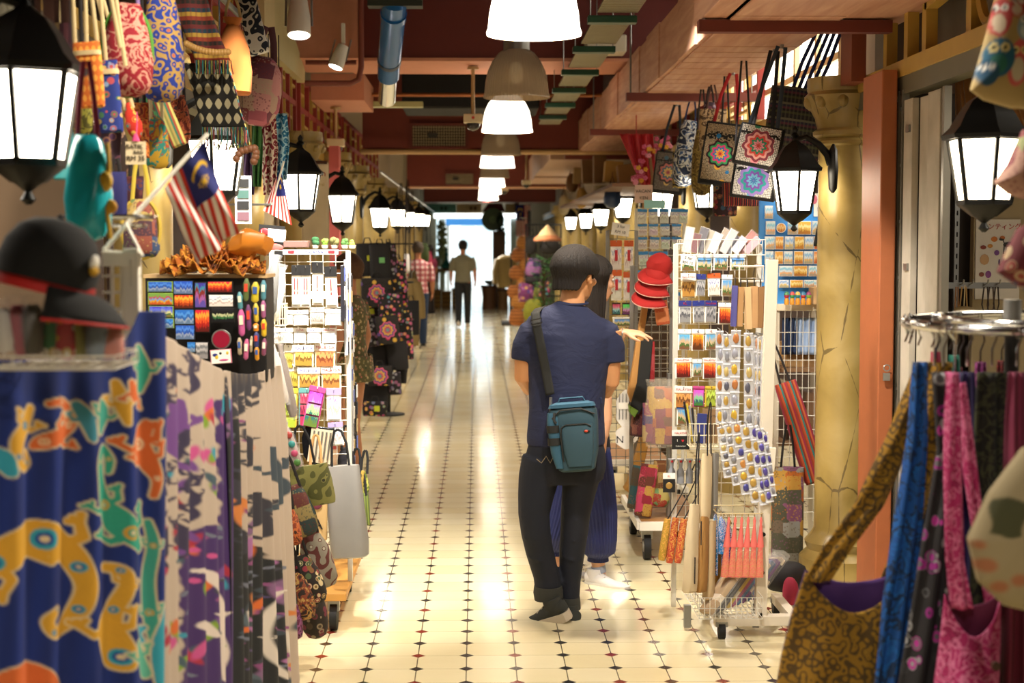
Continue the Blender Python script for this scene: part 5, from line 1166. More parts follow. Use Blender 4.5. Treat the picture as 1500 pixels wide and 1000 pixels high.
# hanging fabric banner and pink pillar on the left, further back
bn = thing('hanging_banner', 'white cloth banner with red lettering hanging behind the lantern', 'banner', P(461, 238, 11.0)); s = S(11)
MB().grid(lambda u, v: ((u-.5)*40*s, .006*math.sin(u*6+v*9), -v*120*s), 10, 20).build('cloth', M('#ded0b4', .8), bn, ang=180, solid=.003)
MB().tube([(-.36, 0, 0), (18*s, 0, 0)], .012, 8).build('rod', BRN, bn)
lettering('Chin', 13*s, M('#a82a20', .7), bn, (4*s, -.02, -16*s)); lettering('general', 7*s, M('#b89a4a', .7), bn, (4*s, -.02, -32*s))
struct(MB().box((P(491, 300, 12.9).x, 12.9, 1.25), (.08, .2, 2.5)).build('trim_pink_pillar', M('#c05a55', .6), smooth=False))
rp = thing('phone_case_strip', 'white hanging card strip of small framed pictures beside the flag', 'strip', P(356, 258, 6.9)); s = S(6.9)
MB().box((0, 0, -34*s), (24*s, .004, 70*s)).build('strip_card', M('#d8d4d0', .5), rp, smooth=False)
for k in range(4): MB().box((0, -.005, (-10-16*k)*s), (17*s, .005, 12*s)).build('picture_frame', [BLKH, M('#3a5a52', .4), BLKH, M('#6a4a52', .4)][k], rp, smooth=False)
MB().tube([(0, 0, 0), (0, 0, 2.72-rp.location.z)], .0015, 5).build('string', BLACK, rp)
# ================================================================== right stalls
GR = 'packets on the white souvenir rack at the right'; YR = 6.92
a_, b_ = P(990, 357, 7.0), P(1112, 357, 7.0)
wire_rack('souvenir_rack', 'tall white wire rack on the right facing the camera, crowded with blue packets', a_.x, b_.x, .30, 1.70, 7.0, feet=False)
fp = thing('rack_frame', 'white bolted upright on a wheeled base in front of the right souvenir rack', 'rack', (P(1113, 940, 6.6).x, 6.6, 0))
q = lambda px, py, Y: P(px, py, Y)-fp.location
MB().bar((.0, 0, .05), q(1131, 380, 6.6), .05, .035).build('upright', M('#cfc3ae', .5), fp, smooth=False, bevel=.003)
MB().bar(q(1129, 655, 6.575), q(1126, 690, 6.575), .045, .02).build('splice_plate', M('#d8cdb8', .5), fp, smooth=False, bevel=.002)
for py in (668, 782, 838, 900): p = q(1131-(py-380)*.032, py, 6.57); MB().tube([p, p+Vector((0, -.012, 0))], .009, 8).build('bolt', IRON, fp)
MB().box((-.02, 0, .075), (.36, .05, .045)).build('base_bar', M('#cfc3ae', .5), fp, smooth=False, bevel=.003)
for x in (-.17, .15):
    for y in (-.02, .42): wh = MB().tube([(x-.014, y, .034), (x+.014, y, .034)], .034, 14).build('wheel', BLACK, fp); MB().box((x, y, .062), (.05, .025, .02)).build('fork', STEEL, wh, smooth=False)
for x in (-.17, .15): MB().box((x, .2, .075), (.04, .46, .04)).build('base_side', M('#cfc3ae', .5), fp, smooth=False)
rowsR = [
 ('top row under the basket', [(997, 372, 1019, 397, 'sky', 'MALAYSIA'), (1020, 372, 1044, 396, 'sky', None), (1045, 372, 1067, 396, 'sky', None), (1069, 372, 1092, 396, 'sky', None)]),
 ('second row', [(997, 400, 1019, 436, 'cream', 'MALAYSIA'), (1020, 401, 1034, 434, 'grey', None), (1036, 400, 1055, 434, 'orange', None), (1057, 402, 1073, 434, 'sky', None)]),
 ('third row', [(994, 440, 1013, 474, 'grey', 'KL'), (1014, 440, 1032, 473, 'grey', 'MALAYSIA'), (1033, 440, 1050, 473, 'grey', 'MALAYSIA'), (1052, 443, 1072, 475, 'sun', None)]),
 ('fourth row', [(993, 482, 1012, 513, 'sky', None), (1013, 482, 1032, 514, 'sun', 'KL'), (1033, 482, 1050, 513, 'sky', 'KL')]),
 ('fifth row', [(988, 524, 1013, 554, 'sun', 'MALAYSIA'), (1014, 526, 1028, 552, 'sky', None), (1029, 524, 1050, 555, 'sun', 'MALAYSIA')]),
 ('sixth row', [(988, 565, 1014, 598, 'cream', 'MALAYSIA'), (1015, 565, 1032, 596, 'pink', None), (1033, 565, 1051, 596, 'yellow', 'KL')]),
 ('seventh row', [(991, 592, 1010, 622, 'blue', 'KL')])]
NM = dict(sky='blue view', cream='cream trinket', grey='grey charm', orange='pale print', sun='orange view', pink='pink', yellow='yellow', blue='blue headed')
for rn, items in rowsR:
    for k, (x0, y0, x1, y1, st_, tx) in enumerate(items):
        pack(x0, y0, x1, y1, YR-.02*(k % 2), st_, f'{NM[st_]} packet, {W_[k]} from the left in the right rack {rn}', GR, rnd.uniform(-2, 2), tx, INKB if k % 2 else INKR)
# basket with booklets on top of the rack
tb_ = thing('wire_basket', 'white wire tray of booklets on top of the right rack', 'basket', P(1056, 373, 6.97)); wire_basket(tb_, 118*S(6.97), .22, 22*S(6.97), 12, 3, 1).build('wires', WIRE, tb_)
for k in range(11):
    px = 1006+k*8.6; Y = 6.97; s = S(Y); c = P(px, 370, Y)+Vector((0, rnd.uniform(-.03, .03), .002)); w, h = rnd.uniform(12, 20)*s, rnd.uniform(26, 42)*s; col = ['#c9bda6', '#6d1f24', '#2f2430', '#b8ab94', '#d8d2cc', '#a4907a', '#c9c4c0', '#8f98a8', '#d0c8d4', '#b06a5a', '#d8a0a8'][k]
    t = thing('booklet', f'{["cream","maroon","black","tan","white","brown","pale grey","slate","lilac white","rust","pink"][k]} booklet leaning in the tray on top of the right rack', 'booklet', c, (R(rnd.uniform(-6, 6)), R(10+k*3.2), R(rnd.uniform(-20, 20))), 'booklets on the right rack top')
    MB().box((0, 0, h/2), (w*.7, .012, h)).build('cover', M(col, .4, 0, .2), t, smooth=False); MB().box((0, -.002, h/2), (w*.8, .016, h*1.06)).build('clear_sleeve', PLASTIC('#ffffff', .08, .12), t, smooth=False)
sg = thing('price_card', 'white handwritten offer card hung askew at the top left of the right rack', 'sign', P(1008, 381, 6.8), (0, R(10), 0)); s = S(6.8)
MB().box((0, 0, 0), (22*s, .003, 14*s)).build('card', CARD, sg, smooth=False); lettering('5 for', 6*s, INKK, sg, (0, -.003, 3*s)); lettering('RM 10', 6*s, INKK, sg, (0, -.003, -4*s))
# magazine hook frame at right top with bookmark bundles
bm_ = thing('bookmark_hook', 'cream box bracket on the right rack holding bookmark bundles', 'bracket', P(1100, 400, 6.75)); s = S(6.75)
m = MB(); m.tube([(-17*s, 0, 10*s), (18*s, 0, 10*s), (18*s, 0, -12*s), (-17*s, 0, -12*s)], .006, 6, closed=True); m.tube([(-17*s, .2, 10*s), (-17*s, 0, 10*s)], .005, 6); m.tube([(18*s, .2, 10*s), (18*s, 0, 10*s)], .005, 6); m.build('bracket', M('#d8cdb8', .5), bm_)
for k, (px, w, t, b, c, lb) in enumerate([(1076, 7, 418, 478, '#4a4680', 'purple'), (1084, 9, 420, 478, '#a37a4a', 'light wood'), (1094, 10, 420, 482, '#c9a676', 'pale wood'), (1104, 10, 419, 480, '#b58a5a', 'tan'), (1113, 9, 420, 480, '#8a6238', 'brown'), (1121, 9, 419, 479, '#6b4a28', 'dark brown'), (1128, 6, 424, 474, '#4a3018', 'very dark')]):
    Y = 6.72; s = S(Y); c0 = P(px, t, Y); h = (b-t)*s; r = thing('bookmark_bundle', lb+' bundle of wooden bookmarks hanging beneath the cream bracket', 'bookmarks', c0, (0, R(rnd.uniform(-2, 2)), 0), 'bookmark bundles on the right rack')
    for j in range(3): MB().box(((j-1)*.002, -.012*j, -h/2), (w*s*.85, .005, h)).build('bookmark', M(c, .6, 0, .15), r, smooth=False)
    MB().tube([(0, -.01, 0), (0, -.005, 12*s), (.004, 0, 8*s), (0, -.01, 0)], .002, 5).build('tassel_cord', BLACK, r)
# keychain strips in clear film
def cell_strip(label, px, top, bot, w, Y, n, cols, tilt=0, turn=0, group='clear keychain strips on the right rack'):
    s = S(Y); c = P(px, top, Y); h = (bot-top)*s; r = thing('keychain_strip', label, 'strip', c, (0, R(tilt), R(turn)), group)
    m = MB(); m.box((0, 0, -h/2), (w*s, .010, h)); m.build('clear_film', PLASTIC('#e8ecf2', .08, .3), r, smooth=False)
    m = MB(); [m.box((0, -.0065, -h*k/n), (w*s*1.02, .004, .006)) for k in range(n+1)]; m.build('heat_seams', M('#d8d8de', .3), r, smooth=False)['kind'] = 'stuff'
    for k in range(n):
        o = MB().ball((rnd.uniform(-.1, .1)*w*s, -.008, -h*(k+.5)/n), (w*s*.33, .005, h/n*.33), 8, 5); o.wrinkle(.002, 60, k); o.build('keychain', M(cols[k % len(cols)], .3, .3, .3), r)
    MB().tube([(0, .05, .012), (0, -.012, .008), (0, -.014, -.006)], .002, 5).build('hook', STEEL, r)
KC = ('#b5924a', '#8a8a90', '#c9b070', '#5a5a66')
for k, (px, w, t, b) in enumerate([(1054, 11, 485, 622), (1065, 11, 490, 620), (1078, 14, 484, 620), (1096, 13, 488, 626), (1106, 6, 492, 632), (1112, 6, 494, 628), (1118, 6, 492, 634), (1124, 5, 494, 622)]):
    cell_strip(f'upright clear keychain strip, {W_[k] if k < 7 else "rightmost"} from the left in the hanging row' if k < 7 else 'upright clear keychain strip against the white upright', px, t, b, w, 6.72-.01*k, 6, KC if k % 2 else ('#b07040', '#9a9aa4', '#c9a23a'), rnd.uniform(-1, 1), turn=0 if k < 4 else 35)
for k, (px, t, b, w, cols) in enumerate([(1056, 625, 700, 13, KC), (1066, 622, 712, 12, ('#b5924a', '#8a8a90')), (1078, 618, 726, 15, ('#c98a4a', '#c9a23a', '#4a4a8a')), (1092, 622, 738, 17, ('#b5924a', '#a8843a')), (1103, 624, 742, 14, ('#4a3f8a', '#b5924a')), (1112, 628, 738, 12, ('#4a3f8a', '#5a4f9a')), (1120, 634, 728, 8, ('#4a3f8a', '#8a8a96'))]):
    cell_strip(f'slanting clear charm strip, {W_[k]} from the left in the lower fan', px, t, b, w, 6.62-.012*k, 6, cols, -9, 8, 'slanting charm strips on the right rack')
# basket of pens and booklets
pbk = thing('wire_basket', 'cream wire basket of booklets and pens on the right rack', 'basket', P(1032, 652, 6.75)); wire_basket(pbk, 48*S(6.75), .11, 34*S(6.75), 7, 3, 2).build('wires', M('#d8cdb0', .5), pbk)
for k, (px, t, c, lb, w) in enumerate([(1026, 606, '#27306e', 'navy', 14), (1040, 600, '#8a6a45', 'kraft', 26), (1050, 605, '#2a3a80', 'blue', 10)]):
    s = S(6.78); c0 = P(px, 650, 6.78); h = (650-t)*s; r = tag(MB().box((0, 0, h/2), (w*s, .01, h)).build('notebook', M(c, .6), None, c0+Vector((0, .02*k, .003)), (0, R(3), 0), smooth=False), lb+' notebook standing in the cream basket', 'notebook', 'notebooks in the cream basket')
    if k == 1: lettering('MALAYSIA', 4.5*s, INKK, r, (0, -.006, h*.8)); MB().box((0, -.0055, h*.4), (w*s*.6, .002, h*.3)).build('printed_map', M('#5a4028', .7), r, smooth=False)
for k in range(5):
    s = S(6.74); c0 = P(1012+k*2.2, 646, 6.74); c1 = P(1002+k*4, 588+k*3, 6.73); m = MB(); m.tube([(0, 0, 0), c1-c0], .0045, 8); tag(m.build('pen', [M(['#1a1a22', '#c9b03a', '#8a8a90', '#20242c', '#b0a890'][k], .3)], None, c0), f'{["black","yellow","silver","dark blue","beige"][k]} pen leaning out of the cream basket', 'pen', 'pens in the cream basket')
# badge cards and mug row
for px, py, Y, tx, lb, g in [(997, 640, 6.8, 'I', 'black card with a red heart below the seventh row', 1), (980, 703, 6.62, 'KL', 'black card with a round gold badge in front of the trolley', 0)]:
    s = S(Y); c = P(px, py, Y); t = thing('badge_card', lb, 'card', c); MB().box((0, 0, 6*s), (26*s if g else 18*s, .004, 9*s)).build('header', CARD, t, smooth=False); MB().box((0, -.002, -8*s), (26*s if g else 18*s, .005, 20*s)).build('card', BLKH, t, smooth=False)
    lettering('MALAYSIA' if g else 'KL', 4*s, INKR, t, (0, -.004, 6*s))
    if g:
        hb = MB(); hb.prism([(.5*s*4*math.sin(a)**3, s*.42*(4.2*math.cos(a)-1.8*math.cos(2*a)-.6*math.cos(3*a))) for a in [2*PI*i/24 for i in range(24)]], -.006, -.0045); hb.v = [v+Vector((3*s, 0, -5*s)) for v in hb.v]; hb.build('heart', INKR, t); lettering('I', 5*s, CARD, t, (-5*s, -.006, -5*s)); lettering('Kuala Lumpur', 2.6*s, CARD, t, (0, -.006, -13*s))
    else: MB().ball((0, -.005, -8*s), (5*s, .003, 5*s), 14, 6).build('gold_badge', M('#b58f4a', .4, .5), t)
for k in range(4):
    s = S(6.9); c0 = P(984+k*13, 672, 6.9); h = 36*s
    r = thing('tumbler', f'grey souvenir glass, {W_[k]} from the left in the low row of the right rack', 'glass', c0, 0, 'glasses in the low row of the right rack'); MB().lathe([(.008, -h), (.016, -h), (.016, -h*.5), (.008, -h*.35), (.010, -h*.15), (.018, 0)], 14).build('glass', M('#8f9298', .2, .1), r); MB().ball((0, -.014, -3*s), (.006, .003, .006), 8, 5).build('red_dot', INKR, r)
# totes and strips at the aisle edge of the right rack
GRB = 'bags at the foot of the right rack'
ct = tote('cream canvas tote with black drawn arrows, nearest at the rack foot', 1001, 738, 1034, 868, 6.45, M('#d2bf9c', .85), turn=62, tilt=9, depth=.05, strap_mt=BLACK, hang=.3, gap=.4, group=GRB, name='canvas_tote')
s = S(6.45)
for a, b in (((.02, -.07), (.03, -.17)), ((-.03, -.22), (-.02, -.33))): MB().bar((a[0], -.027, a[1]), (b[0], -.029, b[1]), .004).build('printed_arrow', INKK, ct)
tote('pale canvas tote hanging behind the cream one with long black straps', 1022, 664, 1050, 766, 6.6, M('#c9b48e', .85), turn=58, tilt=8, depth=.05, strap_mt=BLACK, hang=.22, group=GRB, name='canvas_tote')
tote('light brown canvas tote right of the cream one', 1020, 756, 1046, 868, 6.55, M('#9a7038', .85), turn=62, tilt=10, depth=.05, group=GRB, name='canvas_tote')
tote('beige canvas tote behind the light brown one', 1034, 762, 1052, 878, 6.6, M('#b39a72', .85), turn=62, tilt=8, depth=.05, group=GRB, name='canvas_tote')
tote('mustard brown canvas tote lowest behind the pink fans', 1040, 790, 1066, 884, 6.7, M('#a87a30', .85), turn=50, tilt=4, depth=.05, group=GRB, name='canvas_tote')
tote('grey canvas tote high behind the pale tote', 1040, 664, 1056, 760, 6.7, M('#7d7a72', .85), turn=50, tilt=6, depth=.04, group=GRB, name='canvas_tote')
for k, (px, t, b, w, c, lb) in enumerate([(1048, 752, 844, 9, '#1f6fa0', 'turquoise'), (1056, 756, 812, 9, '#2a7ab5', 'bright blue'), (1060, 760, 845, 8, '#3a3480', 'indigo'), (1066, 762, 838, 7, '#5a3a80', 'purple'), (1070, 770, 848, 5, '#2a2018', 'dark brown')]):
    s = S(6.62); c0 = P(px, t, 6.62+.01*k); h = (b-t)*s; r = thing('folded_fan', lb+' closed fan hanging left of the pink fans', 'fan', c0, (0, R(rnd.uniform(-3, 3)), 0), 'closed fans on the right rack')
    MB().loft([(0, 0, -h, w*s*.5, .012), (0, 0, -h*.5, w*s*.55, .012), (0, 0, -h*.08, w*s*.35, .008), (0, 0, 0, w*s*.12, .004)], 10, 3).build('leaf', FAB('batik', (c, '#b8b0c0', c), 60), r); MB().tube([(0, 0, 0), (0, 0, .025)], .002, 5).build('loop', M('#b5924a', .3, .8), r)
PK = FAB('batik', ('#d0655a', '#c9885a', '#d87468'), 70)
fh = thing('fan_hook_rail', 'brassy wire rail with hooks carrying the pink fans', 'rail', P(1086, 752, 6.55)); s = S(6.55)
m = MB(); [m.tube([(-36*s, y, z), (32*s, y, z)], .003, 6) for y, z in ((0, 0), (.09, .02))]; m.tube([(-36*s, 0, 0), (-36*s, .3, .0)], .003, 6); m.tube([(32*s, 0, 0), (32*s, .3, 0)], .003, 6); m.build('wires', M('#b5a27a', .4, .6), fh)
for k in range(6):
    px = 1068+k*9.4; Y = 6.54; s = S(Y); c0 = P(px, 757, Y); h = 90*s; w = 11*s
    r = thing('pink_fan', f'salmon pink closed fan with tassel, {W_[k]} from the left in the row', 'fan', c0, (0, R(4-k*.6), 0), 'pink fans in a row')
    MB().loft([(0, 0, -h, w*.52, .012, 3), (0, 0, -h*.9, w*.54, .013, 3), (0, 0, -h*.48, w*.30, .010, 3)], 12).build('leaf', PK, r)
    MB().loft([(0, 0, -h*.50, w*.5, .012), (0, 0, -h*.42, w*.42, .011), (0, 0, -h*.12, w*.16, .006), (0, 0, -h*.06, w*.22, .007), (0, 0, 0, w*.08, .003)], 12).build('tassel', M('#d8685e', .7), r)
    MB().tube([(0, 0, -.002), (0, 0, .012)], .002, 5).build('hook', M('#b5924a', .3, .8), r)
for k, (px, t, b, c, lb) in enumerate([(978, 760, 822, '#b08a2a', 'mustard'), (990, 758, 826, '#b8452a', 'rust red'), (1002, 760, 826, '#c0502f', 'brick red')]):
    s = S(6.9); c0 = P(px, t, 6.9); h = (b-t)*s; r = thing('woven_roll', lb+' woven roll hung by black cords at the trolley corner', 'roll', c0, (0, R(8), 0), 'woven rolls by the trolley')
    m = MB(); m.limb([((0, 0, 0), .014, .014), ((0, 0, -h*.1), .017, .017), ((0, 0, -h*.9), .018, .018), ((0, 0, -h), .015, .015)], 12); m.build('roll', FAB('batik', (c, '#d9a04a', c), 50), r); MB().tube([(0, 0, 0), (.05, .02, .12), (.09, .03, .26)], .003, 5).build('cord', BLACK, r)
# basket of wrapped fans on the floor base
bb = thing('wire_basket', 'low white wire basket of wrapped scarves at the foot of the right rack', 'basket', (P(1056, 960, 6.72).x, 6.72, .115)); wire_basket(bb, .27, .52, .09, 12, 8, 2).build('wires', WIRE, bb)
for x in (-.15, .15): MB().box((x, 0, -.05), (.03, .03, .1)).build('foot', STEEL, bb, smooth=False)
for k in range(10):
    c = ['#a3824e', '#2a2820', '#3a3a3a', '#c9a82a', '#b0487a', '#2f7ab5', '#8a4a9a', '#4a6a9a', '#6a3a8a', '#3a3a44'][k]; Y = 6.55+.04*k
    r = thing('wrapped_scarf', f'{["kraft","black","charcoal","yellow striped","magenta","sky blue","violet","steel blue","purple","dark grey"][k]} scarf in clear wrap slanting in the low basket', 'packet', (bb.location.x-.10+.028*k, bb.location.y-.19+.034*k, .125), (R(-14), R(44), R(10)), 'wrapped scarves in the low basket')
    MB().box((0, 0, .11), (.028, .10, .22)).build('folded_scarf', FAB('band', (c, c, '#d9c9b0', c), 8) if k % 3 == 0 else M(c, .6, 0, .2), r, smooth=False, bevel=.006); MB().box((0, 0, .12), (.036, .11, .26)).build('clear_wrap', PLASTIC('#ffffff', .06, .12), r, smooth=False, bevel=.004)
# trolleys and wheels along the right
def flat_trolley(label, px, py, Y, w, d):
    c = P(px, py, Y); t = thing('trolley', label, 'trolley', (c.x, Y, 0)); MB().box((0, d/2, .20), (w, d, .03)).build('deck', WOOD, t, smooth=False); MB().box((0, -.012, .195), (w+.02, .025, .045)).build('edge', WHITE, t, smooth=False); MB().box((-w/2-.01, d/2, .195), (.022, d, .045)).build('edge', WHITE, t, smooth=False)
    for x in (-w/2+.04, w/2-.04):
        for y in (.07, d-.1):
            wh = MB().tube([(x-.018, y, .07), (x+.018, y, .07)], .07, 20).build('wheel', BLACK, t); MB().tube([(x-.02, y, .07), (x+.02, y, .07)], .03, 12).build('hub', STEEL, wh); MB().box((x, y, .15), (.06, .04, .07)).build('fork', STEEL, t, smooth=False)
flat_trolley('wooden trolley with white edges and big black wheels on the right', 985, 815, 8.2, .34, .9)
flat_trolley('farther wooden trolley with black wheels on the right', 935, 715, 10.6, .42, .9)
tag(MB().tube([(P(978, 700, 8.4).x, 8.35, .22), (P(978, 700, 8.4).x, 8.35, 1.0)], .014, 10).build('steel_post', STEEL), 'thin steel post rising from the nearer right trolley', 'post')

# ---- second rack with blister packs, blue headed rack behind
a_, b_ = P(890, 357, 9.4), P(932, 357, 9.4); wire_rack('souvenir_rack', 'narrow steel rack of orange topped blister packs beside the woman', a_.x, b_.x, .3, 1.78, 9.4, mt=STEEL, feet=True)
GO = 'packets on the narrow steel rack'
for k, (x0, y0, x1, y1, st_, lb) in enumerate([(894, 352, 911, 396, 'orange', 'orange topped blister pack, upper left on the narrow rack'), (914, 352, 928, 396, 'orange', 'orange topped blister pack, upper right on the narrow rack'), (895, 395, 911, 440, 'orange', 'orange topped blister pack, lower left on the narrow rack'), (913, 398, 928, 440, 'orange', 'orange topped blister pack, lower right on the narrow rack'), (896, 443, 909, 461, 'frame', 'small dark framed picture, left on the narrow rack'), (911, 443, 925, 461, 'frame', 'small dark framed picture, right on the narrow rack'), (897, 464, 926, 478, 'sky', 'wide little scenery packet under the framed pictures')]): 
    p_ = pack(x0, y0, x1, y1, 9.32, st_, lb, GO)
    if st_ == 'orange': s = S(9.3); MB().box((0, -.0135, -22*s), (4*s, .004, 16*s)).build('red_charm', INKR, p_)
a_, b_ = P(932, 357, 10.2), P(1002, 357, 10.2); wire_rack('souvenir_rack', 'wide rack of blue headed packets behind the red caps', a_.x, b_.x, .3, 1.93, 10.2)
GB2 = 'blue headed packets behind the red caps'
for rn, y0, y1, xs in (('top row', 306, 328, (934, 950, 966, 982, 994)), ('second row', 328, 346, (934, 950, 967, 984)), ('third row', 347, 366, (934, 952, 968, 984)), ('fourth row', 368, 394, (935, 950, 964)), ('fifth row', 396, 424, (934, 950)), ('sixth row', 428, 455, (934, 982))):
    for k, x in enumerate(xs): pack(x, y0, x+14, y1-1, 10.1, 'bluepack', f'small blue headed packet, {W_[k]} in the {rn} behind the red caps', GB2, rnd.uniform(-3, 3))
cs_ = tag(MB().box((0, 0, 0), (31*S(10.1), .01, 12*S(10.1))).build('blank_sign', M('#a5e0e0', .5), None, P(959, 299, 10.1), smooth=False), 'cyan sign above the blue headed packets', 'sign')
hk = thing('handwritten_card', 'white handwritten card hanging over the blister pack rack', 'sign', P(909, 336, 9.3), (0, R(8), 0)); s = S(9.3); MB().box((0, 0, 0), (26*s, .003, 18*s)).build('card', CARD, hk, smooth=False); lettering('3 for', 6*s, INKK, hk, (0, -.003, 4*s)); lettering('RM 10', 6*s, INKK, hk, (0, -.003, -4*s))
vk = thing('notice_card', 'pink card lettered in black above the blue headed packets', 'sign', P(943, 284, 10.26)); s = S(10.26); MB().tube([(0, .01, -.25), (0, .01, 0)], .008, 6).build('stick', WOOD, vk); MB().box((0, 0, 0), (26*s, .004, 26*s)).build('card', M('#d9b8a8', .7), vk, smooth=False); lettering('VACAN', 6.5*s, INKK, vk, (-1*s, -.004, 4*s)); lettering('KEN', 6.5*s, INKK, vk, (0, -.004, -6*s))
wire_rack('trolley_rack', 'steel wire rack on the nearer right trolley holding caps and pouches', P(926, 357, 8.52).x, P(984, 357, 8.52).x, .24, 1.58, 8.52, feet=False, mt=STEEL, zb=.215)
# red caps, hanging bags between
for k, (px, py, lb, ti) in enumerate([(966, 394, 'topmost red cap of the hanging stack', 16), (962, 411, 'middle red cap of the hanging stack', 20), (957, 427, 'lowest red cap of the hanging stack', 18)]):
    r = thing('baseball_cap', lb, 'cap', P(px, py, 8.25+.004*k), (R(22), R(ti), R(-38)), 'red caps'); RC = M('#96120c', .85, 0, .15)
    m = MB(); m.lathe([(.062, -.012), (.065, .006), (.063, .035), (.055, .062), (.038, .078), (.016, .085), (.003, .086)], 24); m.v = [Vector((p.x*1.1, p.y, p.z)) for p in m.v]; m.wrinkle(.006, 18, k); m.build('crown', RC, r)
    pk_ = lambda u, v: ((.054+.075*v*math.cos((u-.5)*1.6))*math.cos((u-.5)*2.9), (.058+.050*v)*math.sin((u-.5)*2.9), -.012-.03*v*v+.012*math.cos((u-.5)*3)*v)
    MB().grid(pk_, 20, 5).build('peak', RC, r, rot=(0, 0, R(-95)), solid=.005, ang=180); MB().tube([pk_(u/16, 1) for u in range(17)], .003, 5).build('white_piping', M('#d8a898', .7), r, rot=(0, 0, R(-95)))
def slab(name, label, pts, Y, th, mt, cat, group=None, d=None):
    c = P(*pts[0], Y); m = MB(); m.prism([((P(x, y, Y)-c).x, (P(x, y, Y)-c).z) for x, y in pts], -th/2, th/2); return tag(m.build(name, mt, None, c, bevel=.004, smooth=False), label, cat, group)
kb = thing('hanging_tote', 'brown and black folding bag hanging edge on below the red caps', 'bag', P(955, 440, 8.4)); c = kb.location
def pr(pts, y0, y1, nm, mt): m = MB(); m.prism([((P(x, y, 8.4)-c).x, (P(x, y, 8.4)-c).z) for x, y in pts], y0, y1); m.build(nm, mt, kb, smooth=False, bevel=.004)
pr([(951, 432), (943, 432), (922, 560), (919, 575), (924, 590), (930, 575), (940, 510)], -.03, .03, 'kraft_side', M('#a8783c', .75)); pr([(955, 435), (948, 440), (938, 470), (946, 476), (956, 450)], -.01, .05, 'black_strap_panel', BLKH); pr([(955, 498), (938, 498), (932, 560), (921, 596), (934, 606), (948, 580)], -.05, .06, 'black_body', M('#12120f', .8)); pr([(921, 592), (934, 600), (928, 610), (922, 604)], -.055, .05, 'green_corner', M('#5f7a1e', .7))
tag(slab('kraft_roll', 'long slanting brown card roll above the farther trolley', [(948, 598), (938, 640), (919, 706), (913, 715), (925, 722), (940, 690), (955, 620)], 9.2, .10, M('#a5762f', .75, 0, .12), 'roll'), 'long slanting brown card roll above the farther trolley', 'roll')
# white cut-out cards with letters and cutlery sets
for k, (px, py, w, h, tx, lb) in enumerate([(917, 600, 30, 56, None, 'white shaped card holding a set of little forks, upper one beside the woman'), (917, 640, 32, 34, 'NY', 'white shaped card with big black letters beside the woman'), (905, 705, 18, 24, None, 'small cream price tag low beside the farther trolley')]):
    s = S(9.4); r = thing('cutlery_card' if k < 2 else 'price_tag', lb, 'card', P(px, py, 9.35-.03*k))
    poly = [(w*s*.5*math.cos(a)*(1+.10*math.cos(5*a)), h*s*.5*math.sin(a)*(1+.06*math.cos(4*a))) for a in [2*PI*i/36 for i in range(36)]] if k < 2 else [(-w*s/2, -h*s/2), (w*s/2, -h*s/2), (w*s/2, h*s/2), (-w*s/2, h*s/2)]
    m = MB(); m.prism(poly, -.004, .004); m.build('card', M('#e4e0d8' if k < 2 else '#d8c9a0', .6), r, smooth=False)
    if tx: 
        for j, ch in enumerate(tx): lettering(ch, 15*s, INKK, r, ((-9+18*j)*s, -.006, -4*s))
    elif k == 0:
        for j in range(5): MB().bar(((-10+5*j)*s, -.008, -14*s), ((-10+5*j)*s, -.008, 24*s), 1.4*s).build('fork', STEEL, r)
        MB().box((0, -.01, 6*s), (22*s, .003, 10*s)).build('price_label', CARD, r, smooth=False)
# patchwork pouches in clear bags
for k, (px, t, b, w, Y, sd, lb) in enumerate([(968, 566, 652, 40, 8.0, 1, 'big clear bag of patchwork pouches under the red caps'), (940, 580, 640, 20, 8.3, 2, 'narrow bundle of dark red pouches hanging left of the big clear bag'), (950, 590, 648, 18, 8.15, 3, 'bundle of violet pouches beside the big clear bag'), (936, 682, 746, 18, 8.0, 4, 'slim bundle of brown pouches over the trolley edge'), (952, 680, 758, 26, 7.9, 5, 'bundle of red and pink pouches over the trolley'), (970, 674, 722, 26, 7.85, 6, 'bundle of tan pouches above the green one'), (966, 716, 742, 30, 7.8, 7, 'green and red pouch with an elephant shape on the trolley'), (953, 500, 560, 12, 8.6, 8, 'red pouch hanging behind the pointing hand'), (967, 440, 476, 20, 8.3, 9, 'orange crinkled pouch hanging below the red caps')]):
    pal_ = [('#6b4a3a', '#b08a3a', '#7a3a4a', '#a05a3a'), ('#5a2426', '#7a4a3a', '#3a1a1a'), ('#4a3f6a', '#8a4a5a', '#b59a6a'), ('#4a3a24', '#7a5a3a', '#2a4a4a'), ('#8a1f2f', '#b83a5a', '#5a2a1a', '#b08a3a'), ('#9a7044', '#7a4a24', '#b5925a'), ('#5a7a4a', '#9a8a4a', '#8a2a1a'), ('#a8282a', '#b5484a'), ('#b5522a', '#c97a4a')][k]
    Y = 8.44 if k % 2 else 8.32
    hung_bag('pouch_bundle', lb, px, t, b, w, Y, FAB('patch', pal_, 20, seed=sd), 'pouch' if k != 6 else 'round', None, depth=.08, group='pouch bundles under the red caps', cat='pouch', tilt=(8 if k in (1, 3, 4) else -8 if k == 8 else 0))
cl = thing('clear_bag', 'clear film bag drawn over the patchwork pouches', 'bag', P(968, 556, 8.26)); m = MB(); s = S(8.26); m.loft([(0, 0, -98*s, 22*s, .06), (0, 0, -50*s, 23*s, .07), (0, 0, -10*s, 20*s, .05), (0, 0, 0, 24*s, .01)], 18); m.wrinkle(.008, 30, 4); m.build('film', PLASTIC('#fff6e0', .06, .12), cl)

